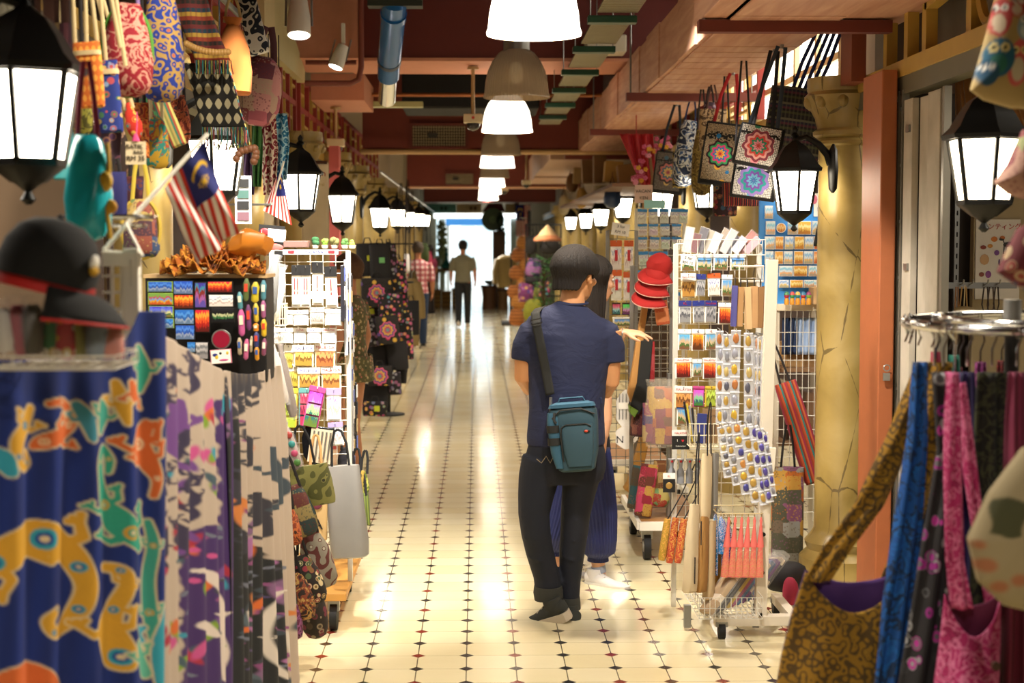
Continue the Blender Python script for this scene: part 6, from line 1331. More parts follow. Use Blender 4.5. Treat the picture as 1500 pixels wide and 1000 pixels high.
# ---- magnet board, shelf with dolls and wire grid behind the marbled column
mbx = thing('magnet_board', 'bright blue board of fridge magnets between rack and marbled column', 'board', P(1164, 370, 8.35)); s = S(8.35)
MB().box((0, .02, 0), (104*s, .03, 152*s)).build('board', M('#3a8ad0', .5), mbx, smooth=False)
z8 = lambda x, y: (1120+x/6.255, 290+y/6.255)
WM = PRINT(((0, '#a8a08a'), (.25, '#d8b070'), (.4, '#c9d4de'), (.6, '#8fc0e2'), (.8, '#d9e6ee')), .06); OM = PRINT(((0, '#b5703a'), (.3, '#d9a85a'), (.5, '#e8cf9a'), (.7, '#e0a050')), .04)
for rn, y0, y1, xs in (('top', 70, 190, [(0, 75)]), ('second', 212, 335, [(10, 95), (105, 195), (210, 295), (300, 425), (435, 520), (525, 575)]), ('third', 352, 470, [(0, 90), (97, 170), (183, 263), (272, 360), (365, 445), (450, 530)]), ('fourth', 487, 605, [(0, 80), (90, 168), (175, 255), (268, 350), (358, 440), (447, 530)]), ('fifth', 620, 716, [(130, 255), (262, 390), (400, 525), (530, 580)]), ('sixth', 750, 822, [(130, 220), (230, 350), (358, 475), (483, 580)])):
    for k, (x0, x1) in enumerate(xs): magnet(*z8(x0, y0), *z8(x1, y1), 8.33, OM if k % 2 else WM, f'{"orange" if k % 2 else "pale blue"} scenery magnet, {W_[k]} from the left in the {rn} row of the blue board', 'magnets on the blue board', rnd_=(rn == 'second' and k == 1))
hc = thing('handwritten_card', 'white card with a pink thumb and handwriting beside the right lantern', 'sign', P(1204, 300, 8.352)); s = S(8.35); MB().box((0, 0, 0), (24*s, .003, 34*s)).build('card', CARD, hc, smooth=False)
for k, tx in enumerate(('Real', 'enjoy', '5 @ 10')): lettering(tx, 6*s, INKB, hc, (2*s, -.003, (10-8*k)*s))
MB().ball((-12*s, -.004, 8*s), (5*s, .003, 7*s), 10, 6).build('pink_thumb', M('#d8708a', .6), hc)
sh = thing('wire_shelf_unit', 'shelf unit with a cream top board and wire grid front below the magnet board', 'shelf', (P(1176, 450, 8.3).x, 8.3, 0)); zz = P(1176, 450, 8.3).z; s = S(8.3)
MB().box((0, .18, zz), (80*s, .42, .035)).build('top_board', M('#d8c9ae', .5), sh, smooth=False, bevel=.003)
for z in (.62, 1.02): MB().box((0, .2, z), (78*s, .40, .02)).build('shelf_board', M('#7a5a3a', .7), sh, smooth=False)
for x in (-38*s, 38*s):
    for y in (0, .38): MB().box((x, y, zz/2), (.025, .025, zz)).build('post', M('#b8ad98', .5), sh, smooth=False)
m = MB()
for k in range(9): m.tube([((-36+9*k)*s, -.012, .2), ((-36+9*k)*s, -.012, zz-.02)], .002, 4)
for k in range(14): m.tube([(-38*s, -.014, .25+k*.075), (38*s, -.014, .25+k*.075)], .002, 4)
m.build('wire_grid', WIRE, sh)
for k in range(5):
    c = P(1149+k*8, 447, 8.28); r = thing('wooden_doll', f'little {["crimson","green","teal","red","lime"][k]} painted wooden doll, {W_[k]} from the left on the shelf', 'doll', Vector((c.x, 8.22, zz+.0175)), 0, 'painted dolls on the shelf')
    MB().lathe([(.013, 0), (.014, .02), (.010, .035)], 12).build('body', M('#c98a2a', .4), r); MB().ball((0, 0, .046), .014, 12, 8).build('head', M(['#a8243a', '#3a8a4a', '#2a7a7a', '#b5342a', '#7aa83a'][k], .4), r); MB().lathe([(.015, .052), (.010, .066), (.002, .07)], 12).build('hat', M(['#3a7a4a', '#b5342a', '#c9a03a', '#2a6a8a', '#8a2a5a'][k], .4), r)
tag(MB().box((0, 0, .046), (.09, .12, .09)).build('cardboard_box', M('#b89466', .8), None, (P(1200, 447, 8.28).x, 8.28, zz+.018), smooth=False, bevel=.002), 'small cardboard box at the right end of the doll shelf', 'box')
for k, (px, w, h, z, c, lb) in enumerate([(1160, 26, .13, 1.03, '#b08a58', 'kraft box behind the wire grid, left on the upper board'), (1182, 20, .15, 1.03, '#8f6a40', 'brown box behind the wire grid, middle of the upper board'), (1202, 20, .12, 1.03, '#a07a4e', 'tan box behind the wire grid, right on the upper board'), (1160, 30, .2, .63, '#4a3424', 'dark brown box behind the wire grid on the lower board'), (1192, 30, .26, .63, '#6d4f34', 'umber box behind the wire grid on the lower board')]):
    tag(MB().box((0, 0, h/2), (w*s, .2, h)).build('storage_box', M(c, .8, 0, .1), None, (P(px, 450, 8.5).x, 8.5, z), smooth=False, bevel=.003), lb, 'box', 'boxes behind the wire grid')
for k, (px, c, w) in enumerate([(1158, '#2a3a5a', 20), (1180, '#9ab0d0', 26), (1202, '#c8d4e2', 18)]):
    t = tag(MB().grid(lambda u, v: ((u-.5)*w*s*1.1, .012*math.sin(u*16+v*2), -.20*v), 18, 8).build('folded_cloth', M(c, .8), None, (P(px, 450, 8.35).x, 8.36, 1.30), ang=180, solid=.004), f'{["navy","pale blue","white"][k]} cloth showing through the wire grid under the doll shelf', 'cloth', 'cloths behind the wire grid')
# bags hung before the grid
rb_ = hung_bag('yoga_bag', 'long rust and teal woven bag hanging slanted over the wire grid', 1150, 560, 716, 34, 8.12, FAB('stripe', ('#8a2f14', '#a5441c', '#1f6a66', '#7a2a12', '#b0522a', '#8a1f3a'), 18), 'pouch', DRK, depth=.10, hang=1.2, tilt=-18, group='bags in front of the wire grid')
hung_bag('patchwork_bag', 'patchwork backpack of grey, orange and mauve squares by the white upright', 1154, 684, 828, 48, 8.08, FAB('patch', ('#8a8a86', '#6a5a4a', '#b0601f', '#7a4a6a', '#b58a3a', '#4a4a3a'), 12), 'tote', BLACK, depth=.14, hang=.75, group='bags in front of the wire grid')
hung_bag('shoulder_bag', 'black bag at the floor below the patchwork backpack', 1150, 822, 866, 70, 7.3, M('#120e10', .7), 'round', None, depth=.16, group='bags in front of the wire grid')
hung_bag('cloth_bag', 'crimson cloth bundle low behind the white upright', 1158, 846, 886, 24, 7.15, M('#8a1432', .8, 0, .2), 'round', None, depth=.10, group='bags in front of the wire grid')
hung_bag('umbrella_bag', 'black and yellow edged case hanging between magnet board and marbled column', 1208, 310, 362, 14, 8.0, FAB('stripe', ('#141210', '#141210', '#b09a2a'), 30), 'pouch', None, depth=.03, tilt=10, group='bags beside the marbled column')
hung_bag('cloth_bag', 'dark violet cloth hanging beside the marbled column', 1208, 352, 392, 14, 8.0, M('#241428', .8), 'tote', None, depth=.03, tilt=6, group='bags beside the marbled column')

# ---- embroidered bags under the duct
GE = 'embroidered bags under the timber duct'
WMd = ('#e6e2d8', '#d0483f', '#e79aa8', '#2f8f6a', '#e0504a', '#f0b0a8', '#8a3a4a'); VMd = ('#e2e0dc', '#3a6fb0', '#6fb0d0', '#7a4fb0', '#2f9a9a', '#9a7fd0')
RMd = ('#b09a78', '#c01f2a', '#e0a52a', '#1f6a9a', '#d0306a', '#2f8a4a', '#171412')
def flapbag(label, cx, top, bot, w, Y, cols, tilt, strapmt, seed, hang=2.708):
    s = S(Y); c = P(cx, (top+bot)/2, Y); h, wd = (bot-top)*s, w*s; r = thing('embroidered_bag', label, 'bag', c, (0, R(tilt), R(-14)), GE)
    m = MB(); m.loft([(0, 0, -h/2, wd*.49, .04, 5), (0, 0, -h/2+.01, wd*.5, .05, 5), (0, 0, 0, wd*.5, .052, 5), (0, 0, h/2-.01, wd*.48, .03, 5), (0, 0, h/2, wd*.47, .02, 5)], 32); m.build('black_body', M('#100e0f', .8), r)
    m = MB(); m.loft([(0, -.054, -h*.42, wd*.42, .003, 8), (0, -.056, 0, wd*.43, .004, 8), (0, -.046, h*.46, wd*.42, .003, 8)], 32); m.build('embroidered_panel', FAB('mandala', cols, 13, seed=seed), r)
    MB().tube([(0, .03, hang-c.z-.01), (0, .03, hang-c.z+.02)], .01, 6).build('hook', STEEL, r)
    for k in (-1, 1): MB().tube([(wd*.3*k, 0, h*.46), (wd*.22*k, 0, h*.46+.18), (wd*.08*k, .03, hang-c.z)], .010, 6, .35, up=(0, 1, 0)).build('strap', strapmt, r)
    return r
flapbag('white embroidered bag with a coral medallion, upper of the pair beside the lantern', 1112, 184, 245, 68, 7.9, WMd, 12, M('#2a3440', .8), 1)
flapbag('white embroidered bag with a blue and violet medallion, lower of the pair', 1105, 238, 292, 66, 8.1, VMd, 8, M('#141214', .8), 2)
flapbag('beige bag with a red and yellow floral arch under red straps', 1056, 180, 272, 56, 9.2, RMd, 8, M('#a81a20', .8), 3)
flapbag('grey floral tote with a dark top band beneath blossoms', 980, 222, 284, 44, 11.3, ('#6a6258', '#8a3a4a', '#b59a5a', '#3a5a6a', '#a5605a', '#2a2826'), 6, M('#17202c', .8), 4)
hung_bag('backpack', 'navy dyed backpack with white elephants near the blossoms', 1011, 176, 272, 36, 10.6, FAB('batik', ('#16243f', '#c9ccc8', '#3a5a8a'), 16), 'sack', NAVY, depth=.16, hang=2.708, group=GE, tilt=6)
hung_bag('shoulder_bag', 'olive brown sling bag behind the elephant backpack', 1028, 190, 286, 30, 10.2, FAB('batik', ('#6a5424', '#8f7a3a', '#3a2c12'), 18), 'sack', DRK, depth=.1, hang=2.708, group=GE)
hung_bag('backpack', 'black backpack with gold print beneath the elephant backpack', 998, 222, 275, 26, 10.7, FAB('paisley', ('#15120c', '#8a7430', '#2a2416'), 26), 'tote', None, depth=.12, hang=2.708, group=GE)
hung_bag('shoulder_bag', 'beige bag with dark twigs behind the red floral bag', 1044, 160, 220, 40, 9.9, FAB('batik', ('#a58a64', '#4a3624', '#b59c78'), 14), 'tote', BRN, depth=.1, hang=2.708, group=GE)
hung_bag('shoulder_bag', 'dark purple woven bag high under the duct', 1040, 150, 200, 26, 10.0, FAB('floral', ('#3a2c3a', '#8a7a8a', '#6a3a4a'), 30), 'sack', DRK, depth=.1, hang=2.708, group=GE)
hung_bag('fringed_bag', 'red and black beaded fringe bag under the lower embroidered bag', 1088, 268, 302, 60, 8.6, FAB('stripe', ('#2a1216', '#8a1f24', '#14242a', '#b0583a'), 40), 'tote', DRK, hang=2.708, depth=.08, group=GE)
hung_bag('shoulder_bag', 'dark red patterned bag half hidden behind the lower embroidered bag', 1062, 262, 316, 36, 9.4, FAB('floral', ('#2a0f12', '#7a1f24', '#2f4a5a', '#8a6a3a'), 30), 'tote', DRK, depth=.1, hang=2.708, group=GE)
bg = hung_bag('drawstring_bag', 'big black tribal striped drawstring bag beside the column capital', 1172, 130, 240, 84, 8.25, FAB('band', ('#14110f', '#1a1614', '#3a3a1a', '#14110f', '#4a1a2a', '#1a1a2c', '#5a5440'), 12), 'tote', None, depth=.14, group=GE, tilt=8)
for k in range(5): MB().tube([(-.04+.03*k, -.01, -.01), (-.01+.035*k, 0, .14), (.06+.03*k, .02, .36)], .010, 6, .4, up=(0, 1, 0)).build('navy_strap', M('#18245a', .8), bg)
m = MB(); 
rf_ = tag(MB().grid(lambda u, v: ((u-.5)*.26*(1-.55*v)+.10*v, .02*math.sin(u*22+v*5)*(1-.4*v), -.40*v), 40, 16).build('red_cloth', M('#9a0f1c', .6, 0, .2), None, P(932, 196, 12.2), ang=180, solid=.006), 'draped red cloth hanging under the duct beside the blossoms', 'cloth')
MB().tube([(0, 0, 0), (0, 0, .18)], .004, 6).build('cord', M('#9a0f1c', .6), rf_)
bl_ = thing('blossom_branch', 'pink and yellow artificial blossom branch standing behind the blue packets', 'flowers', P(952, 300, 12.0)); s = S(12)
MB().tube([(0, 0, -.55), (0, 0, 0), (.02, 0, .2), (-.01, 0, .42)], .012, 8).build('stem', M('#7a5a3a', .8), bl_)
tag(MB().lathe([(.10, 0), (.13, .25), (.11, .26)], 16).build('flower_pot', M('#6d4a34', .7), None, (bl_.location.x, 12, P(0, 300, 12).z-.80)), 'brown pot holding the blossom branch', 'pot')
pots_z = P(0, 300, 12).z-.80; tag(MB().box((0, 0, pots_z/2), (.3, .3, pots_z)).build('plinth', M('#4a3626', .8), None, (bl_.location.x, 12, 0), smooth=False), 'dark plinth under the blossom pot', 'plinth')
for k in range(46):
    px, py = rnd.choice([(942, 232), (938, 248), (945, 258), (934, 262), (952, 246), (963, 228), (968, 210), (957, 220), (975, 208), (984, 214), (946, 222)]); px += rnd.uniform(-8, 8); py += rnd.uniform(-7, 7)
    c = P(px, py, 12)-bl_.location; m = MB(); y_ = k % 6 == 0
    for j in range(5): a = 2*PI*j/5; m.ball(c+Vector((.011*math.cos(a), 0, .011*math.sin(a)))+Vector((0, (k % 7-3)*.02, 0)), (.009, .005, .009), 6, 4)
    m.build('blossom', M('#c9982a' if y_ else ['#c05a80', '#cf86a0', '#b0486a'][k % 3], .7), bl_)
# ================================================================== right foreground: ring rack of sling bags, shop mouth
rk = thing('ring_rack', 'big chrome ring rack of sling bags in the right foreground', 'rack', (P(1600, 474, 3.8).x, 3.8, 0)); rz = P(1600, 474, 3.8).z; RX = rk.location.x
MB().tube(circle((0, 0, rz), .45, 56), .013, 12, closed=True).build('outer_ring', CHROME, rk); MB().tube(circle((0, 0, rz+.012), .36, 48), .009, 10, closed=True).build('inner_ring', CHROME, rk)
MB().tube([(-.2, 0, .02), (-.2, 0, rz+.05)], .018, 14).build('post', M('#1a1a1a', .4), rk); MB().tube([(-.2, 0, rz-.01), (-.2, 0, rz+.06)], .022, 14).build('post_cap', STEEL, rk)
MB().tube([(-.45, 0, rz), (.45, 0, rz)], .010, 8).build('spoke', CHROME, rk)
for a in (0, 120, 240): MB().box((-.2+.2*math.cos(R(a)), .2*math.sin(R(a)), .02), (.42, .04, .03), (0, 0, R(a))).build('foot', M('#1a1a1a', .4), rk, smooth=False)
GS = 'sling bags on the ring rack'
def sling(label, px_top, Y, mt, w_top, pts, lining=None, name='sling_bag', depth=.05, fold=7, amp=.012, button=None, seed=0, open_=None):
    """two long straps run down from the ring and widen into the body; pts: (px_left, px_right, py) outlines going down"""
    c = P(px_top, 530, Y); r = thing(name, label, 'bag', c, 0, GS)
    def edge(py, side):
        for (l0, r0, y0), (l1, r1, y1) in zip(pts, pts[1:]):
            if y0 <= py <= y1:
                t = (py-y0)/(y1-y0); return (l0+(l1-l0)*t, r0+(r1-r0)*t)[side]
        return pts[-1][side]
    y0, y1 = pts[0][2], pts[-1][2]
    def face(sgn):
        def f(u, v):
            py = y0+(y1-y0)*v; l, rr = edge(py, 0), edge(py, 1); p = P(l+(rr-l)*u, py, Y)-c
            b = math.sin(PI*u)**.5*depth*min(1, v*2.2+.12); return p+Vector((0, -sgn*b + amp*math.sin(u*fold*2+v*5+seed)*min(1, v+.3), 0))
        return f
    for sgn in (1, -1): MB().grid(face(sgn), 36, 60).build('front_panel' if sgn > 0 else 'back_panel', mt if sgn > 0 or not lining else lining, r, ang=180, solid=.003)
    z = rz-c.z; MB().tube([(0, 0, -.01), (0, .0, .03), (.01, 0, .055), (0, 0, z+.02), (-.012, 0, z), (0, 0, z-.015)], .0025, 6).build('hanger', CHROME, r)
    return r
def strapbag(label, Y, mt, straps, body, lining=None, depth=.06, button=None, seed=0):
    """body: outline rows (left, right, py); straps: rows for each strap (left, right, py)"""
    px0 = (straps[0][0][0]+straps[-1][0][1])/2; c = P(px0, straps[0][0][2], Y); r = thing('sling_bag', label, 'bag', c, 0, GS)
    def rows(rw, u, v):
        y = rw[0][2]+(rw[-1][2]-rw[0][2])*v
        for (l0, r0, y0), (l1, r1, y1) in zip(rw, rw[1:]):
            if y <= y1+1e-6: t = (y-y0)/(y1-y0); l, q = l0+(l1-l0)*t, r0+(r1-r0)*t; break
        return l+(q-l)*u, y
    for k, rw in enumerate(straps):
        def f(u, v, rw=rw, k=k): x, y = rows(rw, u, v); return P(x, y, Y+.05*k)-c+Vector((0, -.016*math.sin(PI*u)+.006*math.sin(u*11+v*6), 0))
        MB().grid(f, 14, 40).build('strap', mt, r, ang=180, solid=.006)
    for sgn in (1, -1):
        def f(u, v, sgn=sgn):
            x, y = rows(body, u, v); dip = 60*math.sin(PI*u)**.8*(1-v)**2 if sgn > 0 else 20*math.sin(PI*u)*(1-v)**2
            return P(x, y+dip, Y)-c+Vector((0, -sgn*depth*math.sin(PI*u)**.6*min(1, .25+v*1.6)+.014*math.sin(u*13+v*3+seed)*min(1, v+.2), 0))
        MB().grid(f, 44, 50).build('front_panel' if sgn > 0 else 'back_panel', mt if sgn > 0 else (lining or mt), r, ang=180, solid=.004)
    z = rz-c.z; MB().tube([(0, 0, -.01), (0, 0, z+.02), (-.012, 0, z), (0, 0, z-.015)], .0025, 6).build('hanger', CHROME, r)
    if button: p = P(button[0], button[1], Y)-c; MB().tube([p+Vector((0, -depth-.02, 0)), p+Vector((0, -depth-.03, 0))], .010, 12).build('button', M('#4a2a20', .5), r)
    return r
MUST = FAB('paisley', ('#8f680e', '#4f390c', '#a87f14'), 52)
strapbag('mustard paisley sling bag with purple lining, nearest the aisle', 3.72, MUST,
         [[(1342, 1362, 530), (1300, 1338, 640), (1250, 1295, 740), (1205, 1250, 800), (1178, 1215, 850)], [(1362, 1394, 530), (1340, 1378, 640), (1318, 1358, 740), (1300, 1335, 820), (1285, 1325, 860)]],
         [(1180, 1322, 835), (1160, 1312, 900), (1146, 1298, 960), (1135, 1290, 1030), (1130, 1285, 1130), (1135, 1280, 1230)], M('#4a2a6a', .85), .06)
sling('bright blue batik sling bag second from the aisle', 1418, 3.60, FAB('batik', ('#0a4a94', '#0a2a50', '#0d5aa8'), 18), 40, [(1338, 1358, 530), (1330, 1358, 640), (1310, 1350, 760), (1292, 1340, 880), (1280, 1330, 1000), (1278, 1325, 1150)], name='sling_bag', depth=.03, seed=1)
sling('black sling bag between the blue and the grey flowered ones', 1370, 3.82, FAB('batik', ('#101014', '#1c1c22', '#2a2a30'), 20), 30, [(1358, 1384, 535), (1350, 1390, 660), (1330, 1390, 820), (1318, 1390, 1150)], depth=.03, seed=2)
sling('grey and magenta flowered sling bag', 1382, 3.52, FAB('floral', ('#1c1a1e', '#8f8f92', '#8a1f7a', '#a82a8a', '#5a5a5e', '#2a2a2e'), 26), 30, [(1366, 1396, 545), (1372, 1400, 660), (1352, 1396, 780), (1334, 1392, 900), (1318, 1385, 1000), (1310, 1380, 1150)], depth=.035, seed=3)
strapbag('pink batik sling bag with a round button', 3.40, FAB('batik', ('#a3215e', '#c86a92', '#8a1a4c'), 34),
         [[(1386, 1402, 545), (1384, 1408, 680), (1384, 1412, 820), (1392, 1424, 890)], [(1400, 1412, 560), (1414, 1432, 700), (1430, 1450, 820), (1446, 1466, 900)]],
         [(1384, 1466, 870), (1378, 1466, 940), (1370, 1464, 1010), (1368, 1460, 1130)], M('#5a1238', .85), .06, (1440, 960))
for k, (l, r_, t, c, kd, lb, Y) in enumerate([(1388, 1408, 520, ('#0f6a5a', '#0a4a40'), 'plain', 'teal green sling bag', 3.92), (1400, 1412, 538, ('#5a1420', '#3a0c14'), 'plain', 'thin dark red sling bag', 3.98), (1402, 1430, 545, ('#3a2a6a', '#1f1a3a'), 'rib', 'violet ribbed sling bag', 3.62), (1426, 1446, 530, ('#7a2a6a', '#5a1a4a'), 'batik', 'plum batik sling bag', 4.02),
        (1428, 1478, 545, ('#14140f', '#3a3c24', '#1d1d16'), 'batik', 'wide black and olive sling bag', 3.54), (1458, 1476, 528, ('#7a1418', '#4a0c10'), 'batik', 'rust red sling bag behind the black olive one', 3.9), (1474, 1505, 545, ('#5a1430', '#7d2a48'), 'rib', 'maroon ribbed sling bag at the frame edge', 3.44), (1500, 1540, 540, ('#1f4a6a', '#12304a'), 'batik', 'steel blue sling bag at the frame edge', 3.45), (1362, 1380, 515, ('#a02848', '#7a1a34'), 'plain', 'rose sling bag at the back left of the ring', 4.08)]):
    sling(lb+' on the chrome ring', (l+r_)/2, Y, FAB(kd, c, 60 if kd == 'rib' else 24), 20, [(l+3, r_-3, t), (l-1, r_+1, t+70), (l-4, r_+4, t+260), (l-10, r_+10, 1150)], depth=.03, seed=k)
for k in range(7):   # spare hangers
    a = R(150+k*9); p = Vector((RX+.45*math.cos(a), 3.8+.45*math.sin(a), rz)); m = MB(); m.tube([(0, 0, .016), (-.014, 0, 0), (0, 0, -.014), (.008, 0, -.03), (0, 0, -.05)], .0025, 6); tag(m.build('hanger_clip', CHROME, None, p), 'chrome hanger clip hooked on the left arc of the ring rack', 'hanger', 'chrome clips on the ring')
# canvas corner, owl bag, red printed bag at the right edge
def edge_bag(name, label, outline, Y, th, mt, group=None, painter=None):
    c = P(*outline[0], Y); pts = [P(x, y, Y)-c for x, y in outline]; n = len(pts); cx = sum(p.x for p in pts)/n; cz = sum(p.z for p in pts)/n
    r = thing(name, label, 'bag', c, 0); 
    for sg in (1, -1):
        def f(u, v, sg=sg):
            q = u*n; i = int(q) % n; t = q-int(q); e = pts[i].lerp(pts[(i+1) % n], t); d = 1-(1-v)**1.0
            return Vector((cx+(e.x-cx)*v, -sg*th*math.sqrt(max(0, 1-v*v)), cz+(e.z-cz)*v))
        o = MB().grid(f, 120, 34).build('front_panel' if sg > 0 else 'back_panel', mt, r, ang=180, solid=.003)
        if painter: paint(o, painter(np.array([697.5+(p.co.x+c.x)*FOC/Y for p in o.data.vertices]), np.array([357-(p.co.z+c.z-CAMZ)*FOC/Y for p in o.data.vertices])))
    return r, c
def owl_paint(X, Y):
    c = np.ones(X.shape+(3,))*np.array(lin('#a08a5a'))
    for (x, y, a, b, col, belly) in [(1482, 95, 17, 34, '#c0565a', '#b8b09a'), (1455, 88, 20, 28, '#1f5a78', '#2a6a60'), (1458, 30, 14, 28, '#b04040', '#c9b8a0'), (1492, 45, 14, 20, '#7a94a8', '#c0ccd0'), (1480, 15, 12, 16, '#a83a34', '#c9b8a8'), (1505, 90, 12, 26, '#6a2a4a', '#8a5a6a'), (1440, 110, 14, 18, '#1a4a6a', '#1a4a6a')]:
        c = lay(c, ell(X, Y, x, y, a, b, .15), col, 1.5); c = lay(c, ell(X, Y, x-2, y+b*.3, a*.55, b*.5), belly, 1.5)
        for s in (-1, 1): c = lay(c, ell(X, Y, x+s*a*.35, y-b*.5, a*.30, a*.34), '#d8c88a' if a > 14 else '#e2e2dc', 1.2); c = lay(c, ell(X, Y, x+s*a*.35, y-b*.5, a*.12, a*.14), '#1d1a18', 1)
    return c
ow, oc = edge_bag('hanging_bag', 'beige canvas bag printed with colourful owls at the top right', [(1468, -40), (1448, 40), (1422, 132), (1440, 146), (1480, 158), (1530, 160), (1560, 60), (1550, -40)], 3.6, .05, PAINTED(.85, .1), painter=owl_paint)
MB().tube([P(1490, -40, 3.6)-oc, P(1490, -260, 3.6)-oc], .008, 6).build('strap', CRM, ow)
def leaf_paint(X, Y):
    c = np.ones(X.shape+(3,))*np.array(lin('#8a7c5c'))
    for pts in ([(1450, 735), (1490, 728), (1500, 790), (1470, 780), (1455, 785)],):
        c = lay(c, np.maximum(np.abs(X-1478+.2*(Y-758))-22-3*np.sin(Y*.12), np.abs(Y-758)-26-3*np.sin(X*.12)), '#3a3a1c', 2)
    for x, y, r in ((1450, 830, 14), (1470, 862, 12), (1440, 800, 8), (1495, 850, 12)): c = lay(c, ell(X, Y, x, y, r, r*.8), '#8f5a3a', 6)
    return c
lb_, lc = edge_bag('hanging_bag', 'beige canvas bag with a dark green leaf print at the right edge', [(1500, 655), (1450, 720), (1418, 790), (1432, 850), (1470, 885), (1530, 900), (1580, 800), (1560, 650)], 2.95, .06, PAINTED(.85, .1), painter=leaf_paint)
MB().tube([P(1520, 655, 2.95)-lc, P(1560, 480, 3.1)-lc], .010, 6).build('strap', CRM, lb_)
rf, rc_ = edge_bag('hanging_bag', 'dark red flower print bag sticking in from the right edge', [(1462, 398), (1474, 370), (1492, 335), (1540, 310), (1580, 380), (1560, 440), (1500, 424), (1478, 410)], 3.2, .05, FAB('floral', ('#5f1a22', '#a08a6a', '#3a3f5a', '#8a3a34'), 26))
MB().tube([P(1520, 320, 3.2)-rc_, P(1530, 60, 3.25)-rc_, P(1535, -160, 3.3)-rc_], .008, 6).build('strap', CRM, rf)
pu, pc_ = edge_bag('hanging_bag', 'dusty pink patchwork bag beside the right lantern', [(1500, 190), (1478, 240), (1458, 268), (1478, 284), (1530, 300), (1560, 200)], 3.4, .05, FAB('patch', ('#8a5a5a', '#8f9a6a', '#7a3a44', '#b08a7a'), 14))
MB().tube([P(1520, 195, 3.4)-pc_, P(1525, -180, 3.4)-pc_], .008, 6).build('strap', CRM, pu)
# rail over the mouth of the shop that holds these bags
rl3 = thing('hanging_rail', 'steel rail over the right shop mouth that holds the printed bags', 'rail', (1.26, 3.3, 2.52)); MB().tube([(0, -.6, 0), (0, .6, 0)], .014, 10).build('rail', STEEL, rl3)
m = MB(); [m.tube([(0, y, 0), (.66, y, 0)], .01, 8) for y in (-.5, .5)]; m.build('wall_arm', STEEL, rl3)
# folded shutter leaves
shu = thing('folding_shutter', 'folded grimy white shutter leaves at the right shop mouth', 'shutter', (1.9, 6.55, 0)); SW = FAB('plain', ('#8f8674', '#c9c0b0'), 6)
for k, (y0, y1, x0, x1) in enumerate([(6.84, 6.70, 1.90, 1.93), (6.70, 6.48, 1.93, 1.90), (6.48, 6.30, 1.90, 1.92)]):
    MB().bar((x0-1.9, (y0+y1)/2-6.55, 0.02), (x0-1.9, (y0+y1)/2-6.55, 2.33), .03, abs(y1-y0)*.94).build('leaf', SW, shu, smooth=False, bevel=.003)
MB().box((.0, -.29, 1.17), (.03, .03, 2.33)).build('edge_strip', M('#8a8578', .4, .4), shu, smooth=False)
for z in (.4, 1.0, 1.6, 2.2): MB().box((-.02, .20, z), (.01, .05, .03)).build('hinge', STEEL, shu, smooth=False)
gr_ = thing('door_rail', 'grey steel gate rail with links beside the orange post', 'rail', (1.90, 6.89, 0))
for y in (-.02, .045): MB().box((0, y, 1.2), (.03, .018, 2.36)).build('rail', M('#7a7568', .45, .3), gr_, smooth=False)
for k in range(9): MB().box((0, .012, .3+k*.25), (.012, .06, .014)).build('link', STEEL, gr_, smooth=False)
lk = thing('padlock_latch', 'small metal latch on the orange post', 'latch', P(1298, 545, 6.87)); MB().tube(circle((0, -.012, .02), .014, 14, 'y'), .003, 6, closed=True).build('ring', STEEL, lk); MB().box((0, -.006, -.02), (.03, .01, .035)).build('plate', STEEL, lk, smooth=False)
# shop mouth: lit back wall part, poster, hook rail, necklaces, straw broom
struct(MB().box((2.38, 7.28, 1.35), (.9, .04, 2.1)).build('wall_shop_panel', M('#2a2018', .8), smooth=False))
po = thing('poster', 'Japanese picture poster in red heading and small animals inside the right shop', 'poster', P(1462, 372, 7.118)); s = S(7.1)
MB().box((0, .008, -8*s), (66*s, .01, 118*s)).build('paper', M('#d8cfc0', .6), po, smooth=False)
try: lettering('ハンティング', 10*s, M('#b02a22', .6), po, (4*s, 0, 40*s))
except Exception: pass
for x, z, w, h, c in ((-6, 22, 10, 8, '#c9762a'), (6, 24, 8, 6, '#b5682a'), (-22, 10, 9, 6, '#8a3a2a'), (-12, 12, 8, 6, '#c98a3a'), (-2, 2, 8, 8, '#7a4a8a'), (-20, -8, 14, 16, '#c9a070'), (8, -16, 12, 5, '#5a7a4a'), (-24, -30, 8, 7, '#8a4a3a'), (-14, -30, 9, 11, '#8a4a8a'), (2, -12, 3, 10, '#3a3a6a')): MB().ball((x*s, 0, z*s), (w*s/2, .002, h*s/2), 10, 5).build('printed_motif', M(c, .6), po)
dg = MB(); dg.ball((16*s, 0, 14*s), (9*s, .002, 4*s), 10, 5); [dg.bar(((16+x)*s, 0, 13*s), ((16+x*1.1)*s, 0, 0*s), 1.6*s, .002) for x in (-7, -4, 4, 7)]; dg.bar((9*s, 0, 16*s), (6*s, 0, 22*s), 3*s, .002); dg.ball((5*s, 0, 22*s), (4*s, .002, 2.4*s), 8, 4); dg.build('printed_dog', M('#2a2624', .6), po)
struct(MB().box((P(1475, 357, 7.12).x, 7.16, 1.35), (.30, .05, 2.1)).build('wall_shop_board', M('#a89672', .8), smooth=False))
hr = thing('hook_rail', 'steel hook rail with jewellery inside the right shop', 'rail', P(1420, 418, 6.9)); s = S(6.9)
MB().box((10*s, .0, 0), (120*s, .012, 9*s)).build('rail', STEEL, hr, smooth=False); 
for x in (-14, 0, 22, 40): MB().tube([(x*s, -.005, 2*s), (x*s, -.05, 4*s), (x*s, -.055, 9*s)], .004, 6).build('hook', STEEL, hr)
st_ = thing('slotted_strip', 'slotted steel shelving strip in the dark of the right shop', 'strip', P(1396, 640, 7.2)); h = 2.3-st_.location.z+.4; MB().box((0, 0, h/2-.4), (.022, .012, h)).build('channel', STEEL, st_, smooth=False)
